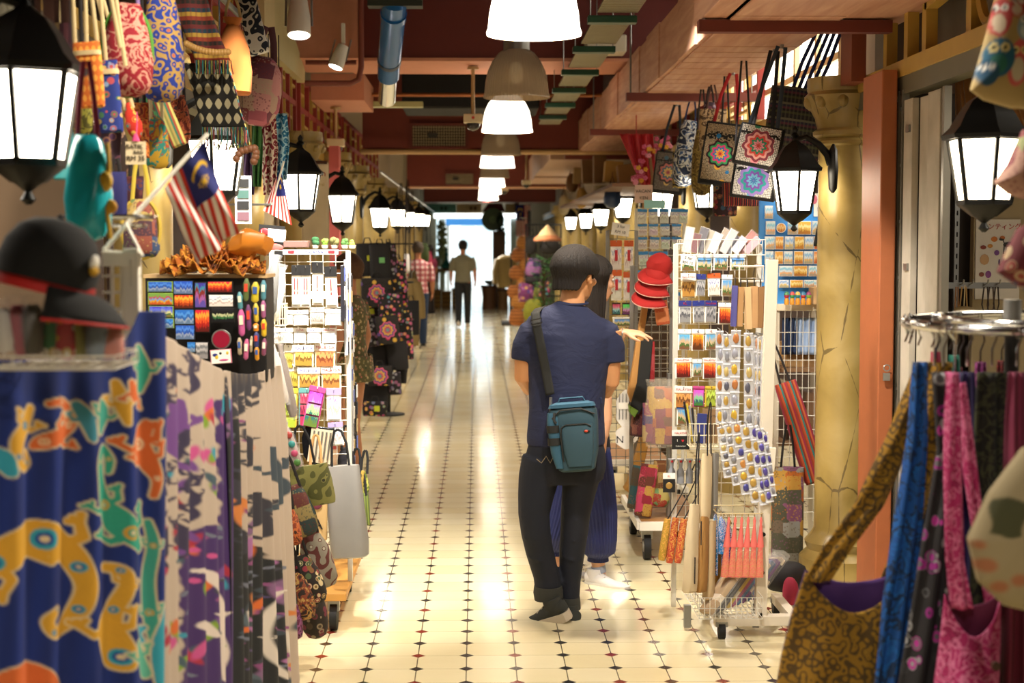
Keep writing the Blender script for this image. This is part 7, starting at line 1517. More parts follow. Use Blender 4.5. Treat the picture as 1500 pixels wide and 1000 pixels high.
m = MB(); [m.box((0, -.007, -.3+k*.05), (.006, .003, .022)) for k in range(int(h/.05)-3)]; m.build('slots', BLACK, st_, smooth=False)['kind'] = 'stuff'
for k, (px, w, L, c) in enumerate([(1412, 12, 60, '#b58a4a'), (1444, 10, 44, '#2a1a12'), (1452, 10, 46, '#3a2418'), (1460, 8, 42, '#2a1a12'), (1402, 6, 90, '#9a6a3a')]):
    s = S(6.85); c0 = P(px, 420, 6.85); tag(MB().tube([(-w*s*.25, 0, 0), (-w*s*.5, .002, -L*s*.6), (0, 0, -L*s), (w*s*.5, .002, -L*s*.6), (w*s*.25, 0, 0)], .0035, 6, closed=True).build('necklace', M(c, .5), None, c0), f'{["tan cord","dark brown","brown","short dark","long tan"][k]} necklace hanging on the hook rail', 'necklace', 'necklaces on the hook rail')
tur = thing('carved_turtle', 'small carved shell pendant hanging below the hook rail', 'pendant', P(1412, 455, 6.8)); s = S(6.8); m = MB(); m.ball((0, 0, 0), (16*s, .02, 7*s), 14, 8); m.ball((16*s, 0, -2*s), (4*s, .012, 3*s), 8, 5); m.build('shell', M('#a3885a', .5, .2, .2), tur)
MB().tube([(0, 0, 7*s), (.004, .005, 38*s)], .002, 5).build('cord', CRM, tur)
br = thing('straw_bundle', 'hanging straw broom in the dark at the top of the right shop', 'straw', P(1430, 80, 6.6)); 
m = MB(); s = S(6.6)
for k in range(170):
    a = rnd.uniform(-1, 1); b = rnd.uniform(-.03, .03); m.tube([(a*.05, b, .02), (a*.12+.04, b*1.5, -.12), (a*.17+.10, b*2, -rnd.uniform(.26, .40))], .0022, 3)
o = m.build('straw', M('#8a5a24', .7, 0, .3), br); o['kind'] = 'stuff'; MB().ball((0, 0, .02), (.06, .04, .03), 12, 6).build('binding', BRN, br); MB().tube([(0, 0, .03), (0, 0, 2.37-br.location.z)], .004, 5).build('cord', BRN, br)
# ================================================================== people
def fuse(name, mb, mt, voxel, parent, it=6, label=None):
    me = mb.mesh('tmp', mt); o = bpy.data.objects.new('tmp', me); COL.objects.link(o)
    q = o.modifiers.new('r', 'REMESH'); q.mode = 'VOXEL'; q.voxel_size = voxel
    q = o.modifiers.new('s', 'SMOOTH'); q.iterations = it; q.factor = .5
    me2 = bpy.data.meshes.new_from_object(o.evaluated_get(bpy.context.evaluated_depsgraph_get()))
    bpy.data.objects.remove(o); me2.polygons.foreach_set('use_smooth', [True]*len(me2.polygons)); me2.materials.clear(); me2.materials.append(mt)
    r = bpy.data.objects.new(name, me2); COL.objects.link(r); r.parent = parent
    if label: r['label'] = label
    return r
def head_mx(c, yaw, tilt=0, k=1): return Matrix.Translation(c) @ Matrix.Rotation(-yaw, 4, 'Z') @ Matrix.Rotation(tilt, 4, 'X') @ Matrix.Scale(k, 4)
def add_head(mb, mx, ears=True):
    """chin at the origin, face towards +y"""
    mb.mx = mx
    mb.loft([(0, .045, 0, .020, .018), (0, .032, .018, .044, .05), (0, .016, .05, .060, .076), (0, .006, .09, .069, .089), (0, 0, .13, .074, .095), (0, -.002, .17, .072, .092), (0, -.002, .20, .057, .074), (0, -.002, .22, .030, .04), (0, -.002, .227, .008, .01)], 24)
    mb.limb([((0, .092, .125), .007, .006), ((0, .104, .098), .011, .011), ((0, .108, .083), .014, .012), ((0, .096, .074), .010, .006)], 10)
    for s in (-1, 1):
        mb.ball((s*.032, .080, .130), (.024, .014, .008), 10, 6); mb.ball((s*.048, .062, .088), (.02, .02, .02), 10, 6)
        if not ears: continue
        mb.ball((s*.078, -.004, .104), (.009, .018, .031), 12, 8); mb.ball((s*.084, -.012, .108), (.008, .012, .024), 10, 6); mb.ball((s*.079, .006, .082), (.008, .009, .011), 10, 6)
    mb.ball((0, .091, .052), (.023, .009, .005), 12, 6); mb.ball((0, .089, .043), (.020, .009, .006), 12, 6); mb.ball((0, .060, .012), (.022, .022, .014), 12, 6)
    mb.mx = None
def face_parts(root, mx):
    for s in (-1, 1):
        m = MB(); m.mx = mx; m.mat(0).ball((s*.032, .084, .114), (.013, .007, .008), 12, 8); m.mat(1).ball((s*.032, .090, .114), (.006, .003, .006), 10, 6); m.build('eye', [M('#d8d2c8', .3), M('#1a100a', .2)], root)
        m = MB(); m.mx = mx; m.tube([(s*.016, .097, .130), (s*.034, .096, .135), (s*.052, .080, .130)], .003, 6); m.build('eyebrow', M('#15100c', .8), root)
    m = MB(); m.mx = mx; m.ball((0, .098, .0475), (.020, .005, .007), 12, 6); m.build('lips', M('#a8584a', .5), root)
def hair_mat(c1='#0d0a07', c2='#241b14'):
    t = NT('hair'); x = t.sep(t.obj()); w = t.noise(t.map(t.obj(), (120, 120, 6)), 2.5, 4)[0]; t.bump(w, .9, .006)
    return t.end(t.mix(w, c1, c2), .62, 0, Specular_IOR_Level=.25)
HAIR = hair_mat()
def hair(root, mx, hem, rx=.092, ry=.112, rz=.112, cz=.133, mt=None, flare=None, strands=46, nm='hair', n=120, nv=30, bow=.0):
    """cap of hair; hem(azimuth)->height of its edge over the chin; azimuth 0 faces +y"""
    def f(u, v):
        a = 2*PI*u; h = hem(((a+PI) % (2*PI))-PI); zt = cz+rz; 
        th_e = math.acos(max(-.5, min(1, (max(h, cz-rz*.45)-cz)/rz)))
        vv = min(1, v/.75) if h < cz-rz*.45 else v
        th = th_e*vv; z = cz+rz*math.cos(th); rr = math.sin(th) if th < PI/2 else 1-.35*(th-PI/2)
        k = 1+.012*math.sin(a*strands+3*math.sin(a*7))*vv+.006*math.sin(a*strands*2.3)
        if h < cz-rz*.45 and v > .75: t = (v-.75)/.25; z = z+(h-z)*t; rr *= 1+(flare or 0)*t
        return ((rx*rr*k)*math.sin(a), (ry*rr*k)*math.cos(a)-.012, z+.002*math.sin(a*strands*.7)*vv**4)
    m = MB(); m.mx = mx; m.grid(f, n, nv); return m.build(nm, mt or HAIR, root, ang=180, solid=.010)
def add_hand(mb, w, d, nrm, side, curl=.4, spread=1.0, k=1.0, curls=None):
    """w wrist, d pointing direction, nrm palm normal, side +1/-1 picks the thumb edge"""
    w = Vector(w); d = Vector(d).normalized(); nrm = (Vector(nrm)-d*Vector(nrm).dot(d)).normalized(); t = d.cross(nrm)*side
    mb.limb([(w-d*.02*k, .024*k, .019*k), (w+d*.01*k, .026*k, .018*k), (w+d*.05*k, .038*k, .016*k), (w+d*.085*k, .040*k, .013*k), (w+d*.095*k, .034*k, .010*k)], 12, t)
    for i, L in enumerate((.070, .079, .073, .057)):
        b = w+d*(.084-.006*abs(i-1.2))*k+t*((.029-.0195*i)*k); dd = (d+t*(.10-.07*i)*spread).normalized(); c = curls[i] if curls else curl*(1+.12*i)
        pts = [(b-dd*.012*k, .0095*k, .0095*k), (b, .0092*k, .0092*k)]; p = b
        for j, fr in enumerate((.44, .31, .25)):
            a = c*(j+.6); q = dd*math.cos(a)+nrm*math.sin(a); p = p+q*(L*fr*k); r = (.0084, .0076, .0060)[j]*k; pts.append((p, r, r))
        mb.limb(pts, 8, t)
    b = w+d*.022*k+t*.022*k; p1 = b+(d*.55+t*.62+nrm*.25).normalized()*.036*k; p2 = p1+(d*.85+t*.28+nrm*.35*(.5+curl)).normalized()*.030*k; p3 = p2+(d*.95+t*.02+nrm*.4*(.5+curl)).normalized()*.024*k
    mb.limb([(b-t*.01*k, .013*k, .013*k), (b, .0135*k, .0125*k), (p1, .0105*k, .0105*k), (p2, .0095*k, .009*k), (p3, .006*k, .006*k)], 10, nrm)
def ang_pts(pairs): return [(Vector(p), a, b) for p, a, b in pairs]
def skin(c): 
    t = NT('skin'); n = t.noise(t.obj(), 18, 3)[0]; return t.end(t.mix(n, c, tuple(v*.86 for v in lin(c))), .5, 0, Subsurface_Weight=.08, Subsurface_Radius=(.012, .005, .003))
def sneaker(root, ank, toe_dir, mt, sole_mt, pitch=0, L=.265, k=1.0, lace=None, roll=0):
    """ankle point over the heel, toe direction level; pitch raises the heel"""
    d = Vector(toe_dir).normalized(); mx = Matrix.Translation(ank) @ Vector((0, 1, 0)).rotation_difference(d).to_matrix().to_4x4() @ Matrix.Scale(k, 4) @ Matrix.Rotation(-pitch, 4, 'X') @ Matrix.Rotation(roll, 4, 'Y')
    m = MB(); m.mx = mx
    m.limb([((0, -.062, -.048), .022, .018), ((0, -.055, -.035), .034, .040), ((0, -.01, -.030), .036, .048), ((0, .05, -.045), .038, .036), ((0, .11, -.055), .043, .026), ((0, .165, -.060), .041, .022), ((0, .188, -.062), .034, .018), ((0, .198, -.066), .018, .010)], 18)
    m.limb([((0, -.012, -.03), .037, .050), ((0, -.015, .006), .036, .046), ((0, -.015, .022), .034, .044)], 16)
    sh_ = m.build('shoe', mt, root)
    m = MB(); m.mx = mx; pts = [(0, -.075), (.030, -.062), (.036, -.02), (.037, .05), (.046, .11), (.040, .17), (.030, .200), (.012, .209), (-.012, .209), (-.030, .200), (-.040, .17), (-.046, .11), (-.037, .05), (-.036, -.02), (-.030, -.062)]
    m.rings([[(x*1.0, y, -.092) for x, y in pts], [(x*1.06, y*1.01, -.084) for x, y in pts], [(x*1.04, y, -.050) for x, y in pts]]); m.build('sole', sole_mt, sh_)
    if lace: 
        m = MB(); m.mx = mx; m.tube([(.02, .03, .0), (-.02, .045, -.006), (.02, .06, -.013), (-.02, .075, -.020), (.02, .09, -.027), (-.018, .10, -.031)], .0035, 6); m.build('lace', lace, sh_)
    return sh_
DENIM = M('#0b0f1c', .85, 0, .2); _t = NT('jersey_cloth'); _v = _t.obj(); _t.bump(_t.math('ADD', _t.noise(_t.map(_v, (5, 5, 9), (0, .5, 0)), 1.6, 3, 1.2)[0], _t.math('MULTIPLY', _t.noise(_v, 300, 2)[0], .03)), .30, .03); NAVYT = _t.end(_t.mix(_t.noise(_v, 6)[0], '#151a33', '#1d2342'), .85)

# ---- man with the camera bag
SK1 = skin('#c98d5c'); Y0 = 6.95
mo = P(830, 915, 6.93); man = thing('person', 'man in navy t-shirt and dark jeans seen from behind, teal camera bag on his back', 'person', (mo.x, 6.93, 0))
q = lambda px, py, Y=Y0: P(px, py, Y)-man.location
b = MB()
hm = head_mx(q(842, 440, 6.97), R(40), R(-4), 1.0)
add_head(b, hm)
b.limb([(q(838, 470, 6.96), .075, .060), (q(838, 448, 6.955), .060, .056), (q(839, 430, 6.955), .052, .052), (q(841, 410, 6.96), .052, .058)], 18)
b.limb([(q(830, 660), .14, .095), (q(831, 600), .14, .09), (q(832, 540), .16, .095), (q(834, 485), .17, .085), (q(836, 462), .10, .06), (q(837, 450), .06, .055)], 20)
# left arm folded across the front, right arm likewise
b.limb([(q(778, 482), .055, .055), (q(770, 520), .048, .050), (q(768, 552, 6.97), .044, .046), (q(776, 566, 7.03), .042, .042), (q(805, 568, 7.13), .038, .038), (q(850, 566, 7.16), .030, .028), (q(868, 564, 7.15), .026, .022)], 14, (0, -1, 0))
add_hand(b, q(866, 564, 7.14), (.9, -.25, .03), (.2, -1, 0), -1, .55)
b.limb([(q(893, 484), .052, .055), (q(895, 525), .044, .046), (q(894, 560, 6.97), .040, .042), (q(888, 572, 7.02), .038, .038), (q(860, 574, 7.10), .034, .032), (q(820, 560, 7.17), .028, .024), (q(800, 552, 7.18), .025, .020)], 14, (0, -1, 0))
add_hand(b, q(802, 553, 7.18), (-.9, -.05, .25), (0, -1, -.2), 1, .5)
LEGS = ((-1, [(796, 672, .098, .118, 6.95), (789, 700, .092, .112, 6.95), (785, 725, .082, .102, 6.94), (782, 753, .071, .09, 6.93), (785, 780, .067, .084, 6.92), (790, 806, .063, .08, 6.93), (800, 842, .059, .074, 6.95), (803, 862, .061, .074, 6.95)]), (1, [(852, 672, .098, .118, 6.95), (851, 700, .085, .11, 6.95), (847, 725, .075, .10, 6.96), (843, 753, .067, .09, 6.96), (841, 780, .063, .084, 6.97), (838, 806, .059, .078, 6.98), (835, 850, .049, .066, 7.0), (834, 880, .046, .062, 7.0)]))
for sd, pts in LEGS: b.limb([(q(x, y, Y), min(.06, rx*.62), min(.07, ry*.62)) for x, y, rx, ry, Y in pts] + [(q(pts[-1][0]+2, pts[-1][1]+22, pts[-1][4]), .028, .034)], 14)
fuse('body', b, SK1, .0048, man, 4); face_parts(man, hm)
hair(man, hm, lambda a: (.158+.012*math.cos(a*6) if abs(a) < .9 else .128-.03*(abs(a)-.9)/.5 if abs(a) < 1.4 else .118 if abs(a) < 1.75 else .118-.075*min(1, (abs(a)-1.75)/.45)), .100, .120, .108, .142, bow=.01, n=150)
# shirt
m = MB()
m.limb([(q(829, 652), .176, .125), (q(829, 640), .178, .128), (q(830, 600), .170, .118), (q(831, 560), .176, .118), (q(832, 520), .196, .122), (q(833, 490), .210, .115), (q(834, 470), .188, .098), (q(836, 458), .135, .082), (q(837, 449), .085, .072), (q(838, 444), .068, .064)], 30)
m.limb([(q(794, 484), .060, .066), (q(779, 490), .065, .070), (q(771, 508), .062, .066), (q(768, 528), .056, .062)], 18, (0, -1, 0)); m.limb([(q(874, 484), .060, .066), (q(887, 490), .064, .070), (q(895, 510), .060, .066), (q(896, 531), .053, .062)], 18, (0, -1, 0))
for k in range(6): m.tube([q(800+k*16, 640-k % 3*14, 6.84), q(806+k*15, 610-k % 2*30, 6.835), q(815+k*12, 580, 6.845)], [.002, .009, .002], 6)
sh1 = fuse('t_shirt', m, NAVYT, .0075, man, 7)
MB().tube([Vector(p) for p in [q(838, 444)+Vector((.070*math.cos(a), .066*math.sin(a), .004*math.sin(a))) for a in [2*PI*i/30 for i in range(30)]]], .006, 8, closed=True).build('collar', NAVYT, sh1)
# jeans
m = MB(); m.limb([(q(829, 642), .165, .118), (q(829, 660), .178, .130), (q(829, 685), .182, .135), (q(830, 705), .165, .12)], 28)
for sd, pts in LEGS:
    m.limb([(q(x, y, Y), rx, ry) for x, y, rx, ry, Y in pts], 22)
    for k in range(7): x, y, rx, ry, Y = pts[3+k % 4]; yy = y-8+k*3; m.tube([q(x-rx*280, yy+rnd.uniform(-4, 4), Y-.05), q(x, yy+5, Y-ry*.96), q(x+rx*280, yy+rnd.uniform(-4, 4), Y-.05)], [.003, .008, .003], 6)
je = fuse('jeans', m, DENIM, .0075, man, 5)
for px, py, Y, r_, ry in ((803, 866, 6.95, .064, .078), (834, 882, 7.0, .048, .066)):
    MB().limb([(q(px, py-9, Y), r_, ry), (q(px, py, Y), r_*1.06, ry*1.06), (q(px+1, py+10, Y), r_*1.03, ry*1.03)], 22).build('turned_cuff', M('#2c2c26', .9, 0, .15), je)
pk = MB(); pk.mx = None
for y0, y1 in ((668, 676),): pk.tube([q(786, 672, 6.815), q(793, 678, 6.81), q(800, 668, 6.808), q(806, 678, 6.806), q(811, 668, 6.805)], .0022, 5)
pk.build('pocket_stitching', M('#8a7a5a', .8), je)
SHOE = M('#2a2b26', .85, 0, .1); SOLE = M('#b8ac98', .7, 0, .12)
sneaker(man, q(806, 884, 6.90), (-.80, .60, 0), SHOE, SOLE, R(20), lace=M('#b5a88a', .8), roll=R(-16)); sneaker(man, q(833, 891, 6.98), (-.45, .89, 0), SHOE, SOLE, R(1), lace=M('#b5a88a', .8))
# strap and camera bag
m = MB(); sp = [(838, 444, 7.05), (806, 447, 7.03), (790, 451, 6.96), (784, 458, 6.86), (786, 476, 6.825), (793, 510, 6.81), (800, 545, 6.815), (806, 578, 6.80)]
sp = [q(*p) for p in sp]
def ribbon(pts, w, th=.003):
    def f(u, v): k = min(len(pts)-2, int(v*(len(pts)-1))); t = v*(len(pts)-1)-k; p = pts[k].lerp(pts[k+1], t); return p+Vector(((u-.5)*w, 0, (u-.5)*w*.12))
    return MB().grid(f, 4, 60)
cb = thing('camera_bag', 'teal camera bag with black straps resting on the back of the navy shirted man', 'bag', P(842, 640, 6.80), (R(-3), R(-5), R(-8)))
inv = cb.matrix_basis.inverted()
ribbon([inv @ (p+man.location) for p in sp], .040).build('shoulder_strap', M('#17160f', .8), cb, ang=180, solid=.004)
bk_ = inv @ (q(786, 471, 6.818)+man.location); MB().tube([bk_+Vector(p) for p in ((-.024, -.006, -.012), (.024, -.006, -.006), (.024, -.006, .014), (-.024, -.006, .008))], .0035, 6, closed=True).build('buckle', M('#0e0e0e', .3), cb)
TEAL1 = M('#27414a', .85, 0, .12); TEAL2 = M('#2c5468', .8, 0, .12); BAGB = M('#14140f', .7)
s = S(6.80)
m = MB(); m.loft([(0, 0, -.150, .065, .045, 4), (0, 0, -.140, .080, .058, 4), (0, 0, -.06, .100, .066, 4), (0, 0, .07, .108, .068, 4), (0, 0, .120, .106, .066, 4), (0, 0, .140, .088, .052, 4), (0, 0, .146, .06, .03, 4)], 40); m.build('body', TEAL1, cb)
m = MB(); m.loft([(-.070, -.004, -.130, .020, .058, 4), (-.080, -.004, -.06, .028, .068, 4), (-.086, -.004, .07, .030, .071, 4), (-.084, -.004, .115, .026, .066, 4)], 26); m.build('side_panel', TEAL2, cb)
for z in (.045, -.01): m = MB(); m.loft([(-.086, -.004, z-.016, .032, .074, 4), (-.086, -.004, z+.016, .032, .074, 4)], 26); m.build('side_strap', BAGB, cb)
m = MB(); m.loft([(.018, -.052, -.125, .052, .018, 5), (.018, -.058, -.06, .066, .024, 5), (.018, -.060, .035, .072, .024, 5), (.018, -.056, .06, .070, .020, 5)], 30); m.build('front_pocket', TEAL1, cb)
MB().tube([(-.050, -.078, -.10), (-.054, -.085, 0), (-.050, -.082, .048), (-.03, -.080, .060), (.06, -.080, .060), (.082, -.082, .048)], .0035, 6).build('pocket_zip', BAGB, cb)
MB().tube([(-.088, -.070, .09), (-.05, -.076, .125), (.04, -.074, .128), (.10, -.062, .10)], .004, 6).build('lid_zip', BAGB, cb)
m = MB(); m.loft([(.0, -.02, .135, .105, .05, 4), (0, -.02, .150, .098, .05, 4), (0, -.015, .158, .07, .035, 4)], 30); m.build('lid', TEAL2, cb)
MB().tube([(-.06, -.02, .155), (-.05, -.02, .175), (.05, -.02, .175), (.06, -.02, .155)], .010, 8, .4).build('grab_handle', TEAL2, cb)
lo = MB(); lo.ball((.062, -.086, .028), (.014, .003, .008), 14, 6); lo.build('oval_patch', BLACK, cb); MB().ball((.059, -.0885, .028), (.008, .002, .005), 10, 5).build('red_mark', M('#b83a20', .5), cb)
MB().tube([inv @ (q(807, 582, 6.80)+man.location), Vector((-.095, -.02, .135)), Vector((-.090, -.045, .10))], .007, 8).build('clip', STEEL, cb)
for z0 in (0,): MB().tube([(-.075, -.070, .115), (-.078, -.078, .085), (-.070, -.08, .07)], .006, 6).build('zip_pull', BAGB, cb)

# ---- woman beside him
SK2 = skin('#d9a580'); wo = P(862, 862, 7.68); wom = thing('person', 'long haired woman in pleated navy trousers and white sneakers reaching towards the rack', 'person', (wo.x, 7.72, 0))
q = lambda px, py, Y=7.75: P(px, py, Y)-wom.location
b = MB(); hm = head_mx(q(870, 441, 7.78), R(66), R(-3), .97); add_head(b, hm, False)
b.limb([(q(860, 478), .065, .055), (q(863, 455), .048, .048), (q(866, 430, 7.77), .045, .05)], 16)
b.limb([(q(852, 680), .13, .11), (q(852, 600), .115, .095), (q(853, 530), .125, .11), (q(855, 485), .10, .15), (q(858, 465), .06, .08)], 20)
b.limb([(q(855, 490, 7.90), .048, .048), (q(872, 520, 7.97), .042, .042), (q(888, 515, 7.96), .038, .038), (q(904, 497, 7.92), .033, .033), (q(914, 487, 7.88), .025, .022)], 14, (0, 0, 1))
add_hand(b, q(914, 486, 7.88), (1, -.12, -.10), (0, .25, -1), -1, .22, 1, .95, (.30, .20, .28, .34))
b.limb([(q(858, 490, 7.62), .048, .048), (q(872, 540, 7.58), .040, .042), (q(886, 585, 7.56), .036, .037), (q(887, 615, 7.55), .032, .032), (q(885, 640, 7.54), .023, .021)], 14, (0, -1, 0))
add_hand(b, q(885, 639, 7.54), (-.06, 0, -1), (-1, .25, 0), 1, .28, .8, .92)
for hx, ax, Y in ((840, 814, 7.80), (868, 877, 7.68)):
    b.limb([(q(hx, 680, Y), .075, .08), (q((hx+ax)/2, 760, Y), .055, .06), (q(ax-2, 805, Y), .042, .046), (q(ax, 835, Y), .032, .036), (q(ax+4, 848, Y), .03, .036)], 14)
fuse('body', b, SK2, .0048, wom, 4); face_parts(wom, hm)
hair(wom, hm, lambda a: .178 if abs(a) < .55 else .178-.04*(abs(a)-.55)/.5 if abs(a) < 1.05 else .138-.378*(abs(a)-1.05)/.25 if abs(a) < 1.3 else -.24+.02*math.sin(a*9), .094, .104, .105, .135, flare=.10, nv=44)
m = MB(); m.limb([(q(852, 660), .15, .13), (q(852, 600), .125, .105), (q(853, 540), .14, .12), (q(855, 495), .12, .16), (q(858, 472), .08, .10)], 24); m.limb([(q(857, 488, 7.64), .06, .06), (q(866, 520, 7.60), .055, .058)], 14, (0, -1, 0)); m.limb([(q(856, 488, 7.88), .06, .06), (q(868, 515, 7.95), .055, .055)], 14, (0, -1, 0))
fuse('blouse', m, M('#1a1f33', .8, 0, .1), .008, wom, 6)
# pleated trousers: ring radius rippled into pleats
t = NT('pleated_cloth'); t.bump(t.noise(t.obj(), 120, 2)[0], .2, .003); PLEAT = t.end(t.mix(t.noise(t.obj(), 9, 3)[0], '#141c48', '#1d2860'), .6)
tr_ = None
for nm_, pts in (('trouser_leg', [(846, 655, .10, .12, 7.8), (838, 700, .105, .12, 7.8), (826, 750, .09, .11, 7.8), (816, 785, .085, .10, 7.8), (813, 800, .07, .08, 7.8), (812, 806, .045, .055, 7.8), (812, 812, .048, .058, 7.8)]), ('trouser_leg', [(860, 655, .11, .12, 7.68), (866, 700, .112, .12, 7.68), (874, 750, .100, .12, 7.68), (877, 790, .088, .11, 7.68), (877, 808, .080, .095, 7.68), (876, 815, .050, .058, 7.68), (876, 821, .052, .06, 7.68)])):
    m = MB(); sg = 132; rs = []
    for j in range(41):
        v = j/40*(len(pts)-1); k = min(len(pts)-2, int(v)); f_ = v-k; g = [pts[k][i]*(1-f_)+pts[k+1][i]*f_ for i in range(5)]; c = q(g[0], g[1], g[4])
        rs.append([c+Vector((g[2]*math.cos(2*PI*i/sg)*(1+.045*math.sin(2*PI*i/sg*33)), g[3]*math.sin(2*PI*i/sg)*(1+.045*math.sin(2*PI*i/sg*33)), 0)) for i in range(sg)])
    m.rings(rs); m.build(nm_, PLEAT, wom, ang=180)
WSH = M('#cfcac4', .8); sneaker(wom, q(874, 839, 7.66), (.80, -.60, 0), WSH, M('#cfcabf', .7), 0, k=.90, lace=M('#d8d4cc', .8)); sneaker(wom, q(814, 830, 7.80), (.95, .2, 0), WSH, M('#cfcabf', .7), 0, k=.9)
MB().limb([(q(876, 828, 7.68), .036, .040), (q(878, 838, 7.68), .036, .042)], 16).build('sock', M('#8a8f9a', .8), wom)
MB().tube([q(911, 488.5, 7.885)+Vector((.004*math.sin(a), .026*math.cos(a), .028*math.sin(a))) for a in [2*PI*i/20 for i in range(20)]], .0035, 6, closed=True).build('bracelet', STEEL, wom)

# ---- simple standing or walking figures further off
def figure(label, px, Y, face, H, top_mt, leg_mt, shoe_mt, sk, hair_hem, stride=0, dress=None, hair_mt=None, cap=None, sleeves=.5, arm_pose=(0, 0), lean=0, voxel=.009, top_len=.50):
    k = H/1.72; c = P(px, 357, Y); r = thing('person', label, 'person', (c.x, Y, 0), -face); v = lambda x, y, z: Vector((x*k, y*k+lean*max(0, z-.9), z*k))
    b = MB(); hm = head_mx(v(0, .02, 1.495), 0, 0, k); add_head(b, hm)
    b.limb([(v(0, 0, 1.40), .07*k, .06*k), (v(0, .0, 1.46), .05*k, .05*k), (v(0, .01, 1.54), .05*k, .055*k)], 14)
    b.limb([(v(0, 0, .92), .14*k, .095*k), (v(0, 0, 1.10), .125*k, .085*k), (v(0, 0, 1.30), .165*k, .10*k), (v(0, 0, 1.40), .12*k, .07*k)], 18)
    feet = []
    for s in (-1, 1):
        st = stride*s; kn = v(s*.085, .10*st+.03, .50); an = v(s*.08, .24*st, .09+max(0, -st)*.05)
        b.limb([(v(s*.085, 0, .92), .085*k, .09*k), (kn, .055*k, .06*k), (kn.lerp(an, .45)-Vector((0, .01, 0)), .05*k, .056*k), (an, .034*k, .038*k)], 14); feet.append((an, -st*.12 if st < 0 else 0))
        ap = arm_pose[0 if s < 0 else 1]; el = v(s*(.235), .06*ap-.02, 1.13); wr = v(s*.245, .16*ap+.05, .90+.05*abs(ap))
        b.limb([(v(s*.185, 0, 1.38), .048*k, .05*k), (v(s*.215, .02*ap, 1.25), .043*k, .046*k), (el, .038*k, .04*k), (el.lerp(wr, .4), .037*k, .038*k), (wr, .025*k, .022*k)], 12)
        add_hand(b, wr, (wr-el).normalized(), (-s, .2, 0), -s, .35, .8, .95*k)
    fuse('body', b, sk, voxel*.62, r, 3); face_parts(r, hm); hair(r, hm, hair_hem, mt=hair_mt, n=70, nv=20)
    m = MB()
    if dress:
        m.limb([(v(0, 0, dress), .21*k, .17*k), (v(0, 0, dress+.2), .20*k, .15*k), (v(0, 0, .95), .17*k, .125*k), (v(0, 0, 1.12), .14*k, .105*k), (v(0, 0, 1.30), .18*k, .118*k), (v(0, 0, 1.39), .16*k, .09*k), (v(0, 0, 1.44), .08*k, .065*k)], 26)
    else:
        m.limb([(v(0, 0, .90), .175*k, .125*k), (v(0, 0, 1.10), .155*k, .112*k), (v(0, 0, 1.30), .19*k, .122*k), (v(0, 0, 1.39), .17*k, .09*k), (v(0, 0, 1.45), .075*k, .065*k)], 26)
    if sleeves:
        for s in (-1, 1): ap = arm_pose[0 if s < 0 else 1]; m.limb([(v(s*.16, 0, 1.375), .065*k, .065*k), (v(s*.20, .01*ap, 1.30), .062*k, .065*k), (v(s*.225, .03*ap-.005, 1.30-.30*sleeves), .056*k, .06*k)], 16)
    fuse('dress' if dress else 'shirt', m, top_mt, voxel, r, 5)
    if leg_mt:
        m = MB(); m.limb([(v(0, 0, .86), .15*k, .115*k), (v(0, 0, .98), .16*k, .115*k)], 24)
        for s in (-1, 1): st = stride*s; m.limb([(v(s*.085, 0, .90), .095*k, .11*k), (v(s*.085, .10*st+.03, .50), .075*k, .085*k), (v(s*.08, .22*st, .14), .06*k, .07*k), (v(s*.08, .24*st, .08), .06*k, .072*k)], 18)
        fuse('trousers', m, leg_mt, voxel, r, 4)
    for an, pi in feet: sneaker(r, an+Vector((0, 0, .0)), (0, 1, 0), shoe_mt, SOLE, R(0))
    if cap: m = MB(); m.mx = hm; m.lathe([(.088, .145), (.092, .16), (.085, .20), (.055, .235), (.005, .245)], 24, (0, 0, 0)); m.build('cap', cap, r)
    return r
short = lambda a: .165 if abs(a) < .9 else .13 if abs(a) < 1.8 else .06
long_ = lambda a: .175 if abs(a) < .7 else -.12
def plaid():
    t = NT('plaid_cloth'); x = t.sep(t.obj()); f = lambda s, o: t.math('GREATER_THAN', t.math('SINE', t.math('MULTIPLY_ADD', s, 74, o)), .05)
    a = t.math('ADD', f(x[0], 0), f(x[2], 1)); thin = t.math('MULTIPLY', t.math('ADD', t.math('GREATER_THAN', t.math('SINE', t.math('MULTIPLY', x[0], 148)), .9), t.math('GREATER_THAN', t.math('SINE', t.math('MULTIPLY', x[2], 148)), .9)), .3)
    return t.end(t.mix(thin, t.ramp(t.math('DIVIDE', a, 2), [(0, '#d8c0b8'), (.3, '#b8505a'), (.8, '#8a1f2c')], 'CONSTANT'), '#e8dcd8'), .8)
figure('man in a red and white plaid shirt and blue jeans standing at the left stalls', 612, 25.2, R(-10), 1.72, plaid(), M('#1c2f4c', .85, 0, .15), BLACK, skin('#b87a52'), short, hair_mt=hair_mat('#2a2018', '#5a4a3a'), arm_pose=(.8, .1), sleeves=.7)
figure('man in a grey olive t-shirt and black trousers walking away towards the doorway', 678, 31.6, R(3), 1.76, M('#6b6650', .85, 0, .1), M('#0e0e10', .85), M('#d8cdb8', .7), skin('#a86a44'), short, stride=.7, cap=M('#101018', .8), arm_pose=(.5, -.3), sleeves=.6)
figure('woman in a dark skirt standing beyond the plaid shirted man', 630, 37, R(-60), 1.66, M('#7a1a3a', .85, 0, .1), M('#2a201c', .85), BLACK, skin('#b87a52'), long_, sleeves=.4)
figure('woman in a green floral dress behind the left souvenir rack', 512, 10.5, R(-70), 1.62, FAB('floral', ('#5a5634', '#a08a5a', '#b0665a', '#3a4a2a', '#c9b58a'), 40), None, M('#3a2a20', .7), skin('#c98d68'), short, dress=.82, hair_mt=hair_mat('#3a241a', '#6a4a34'), sleeves=.15, voxel=.008)
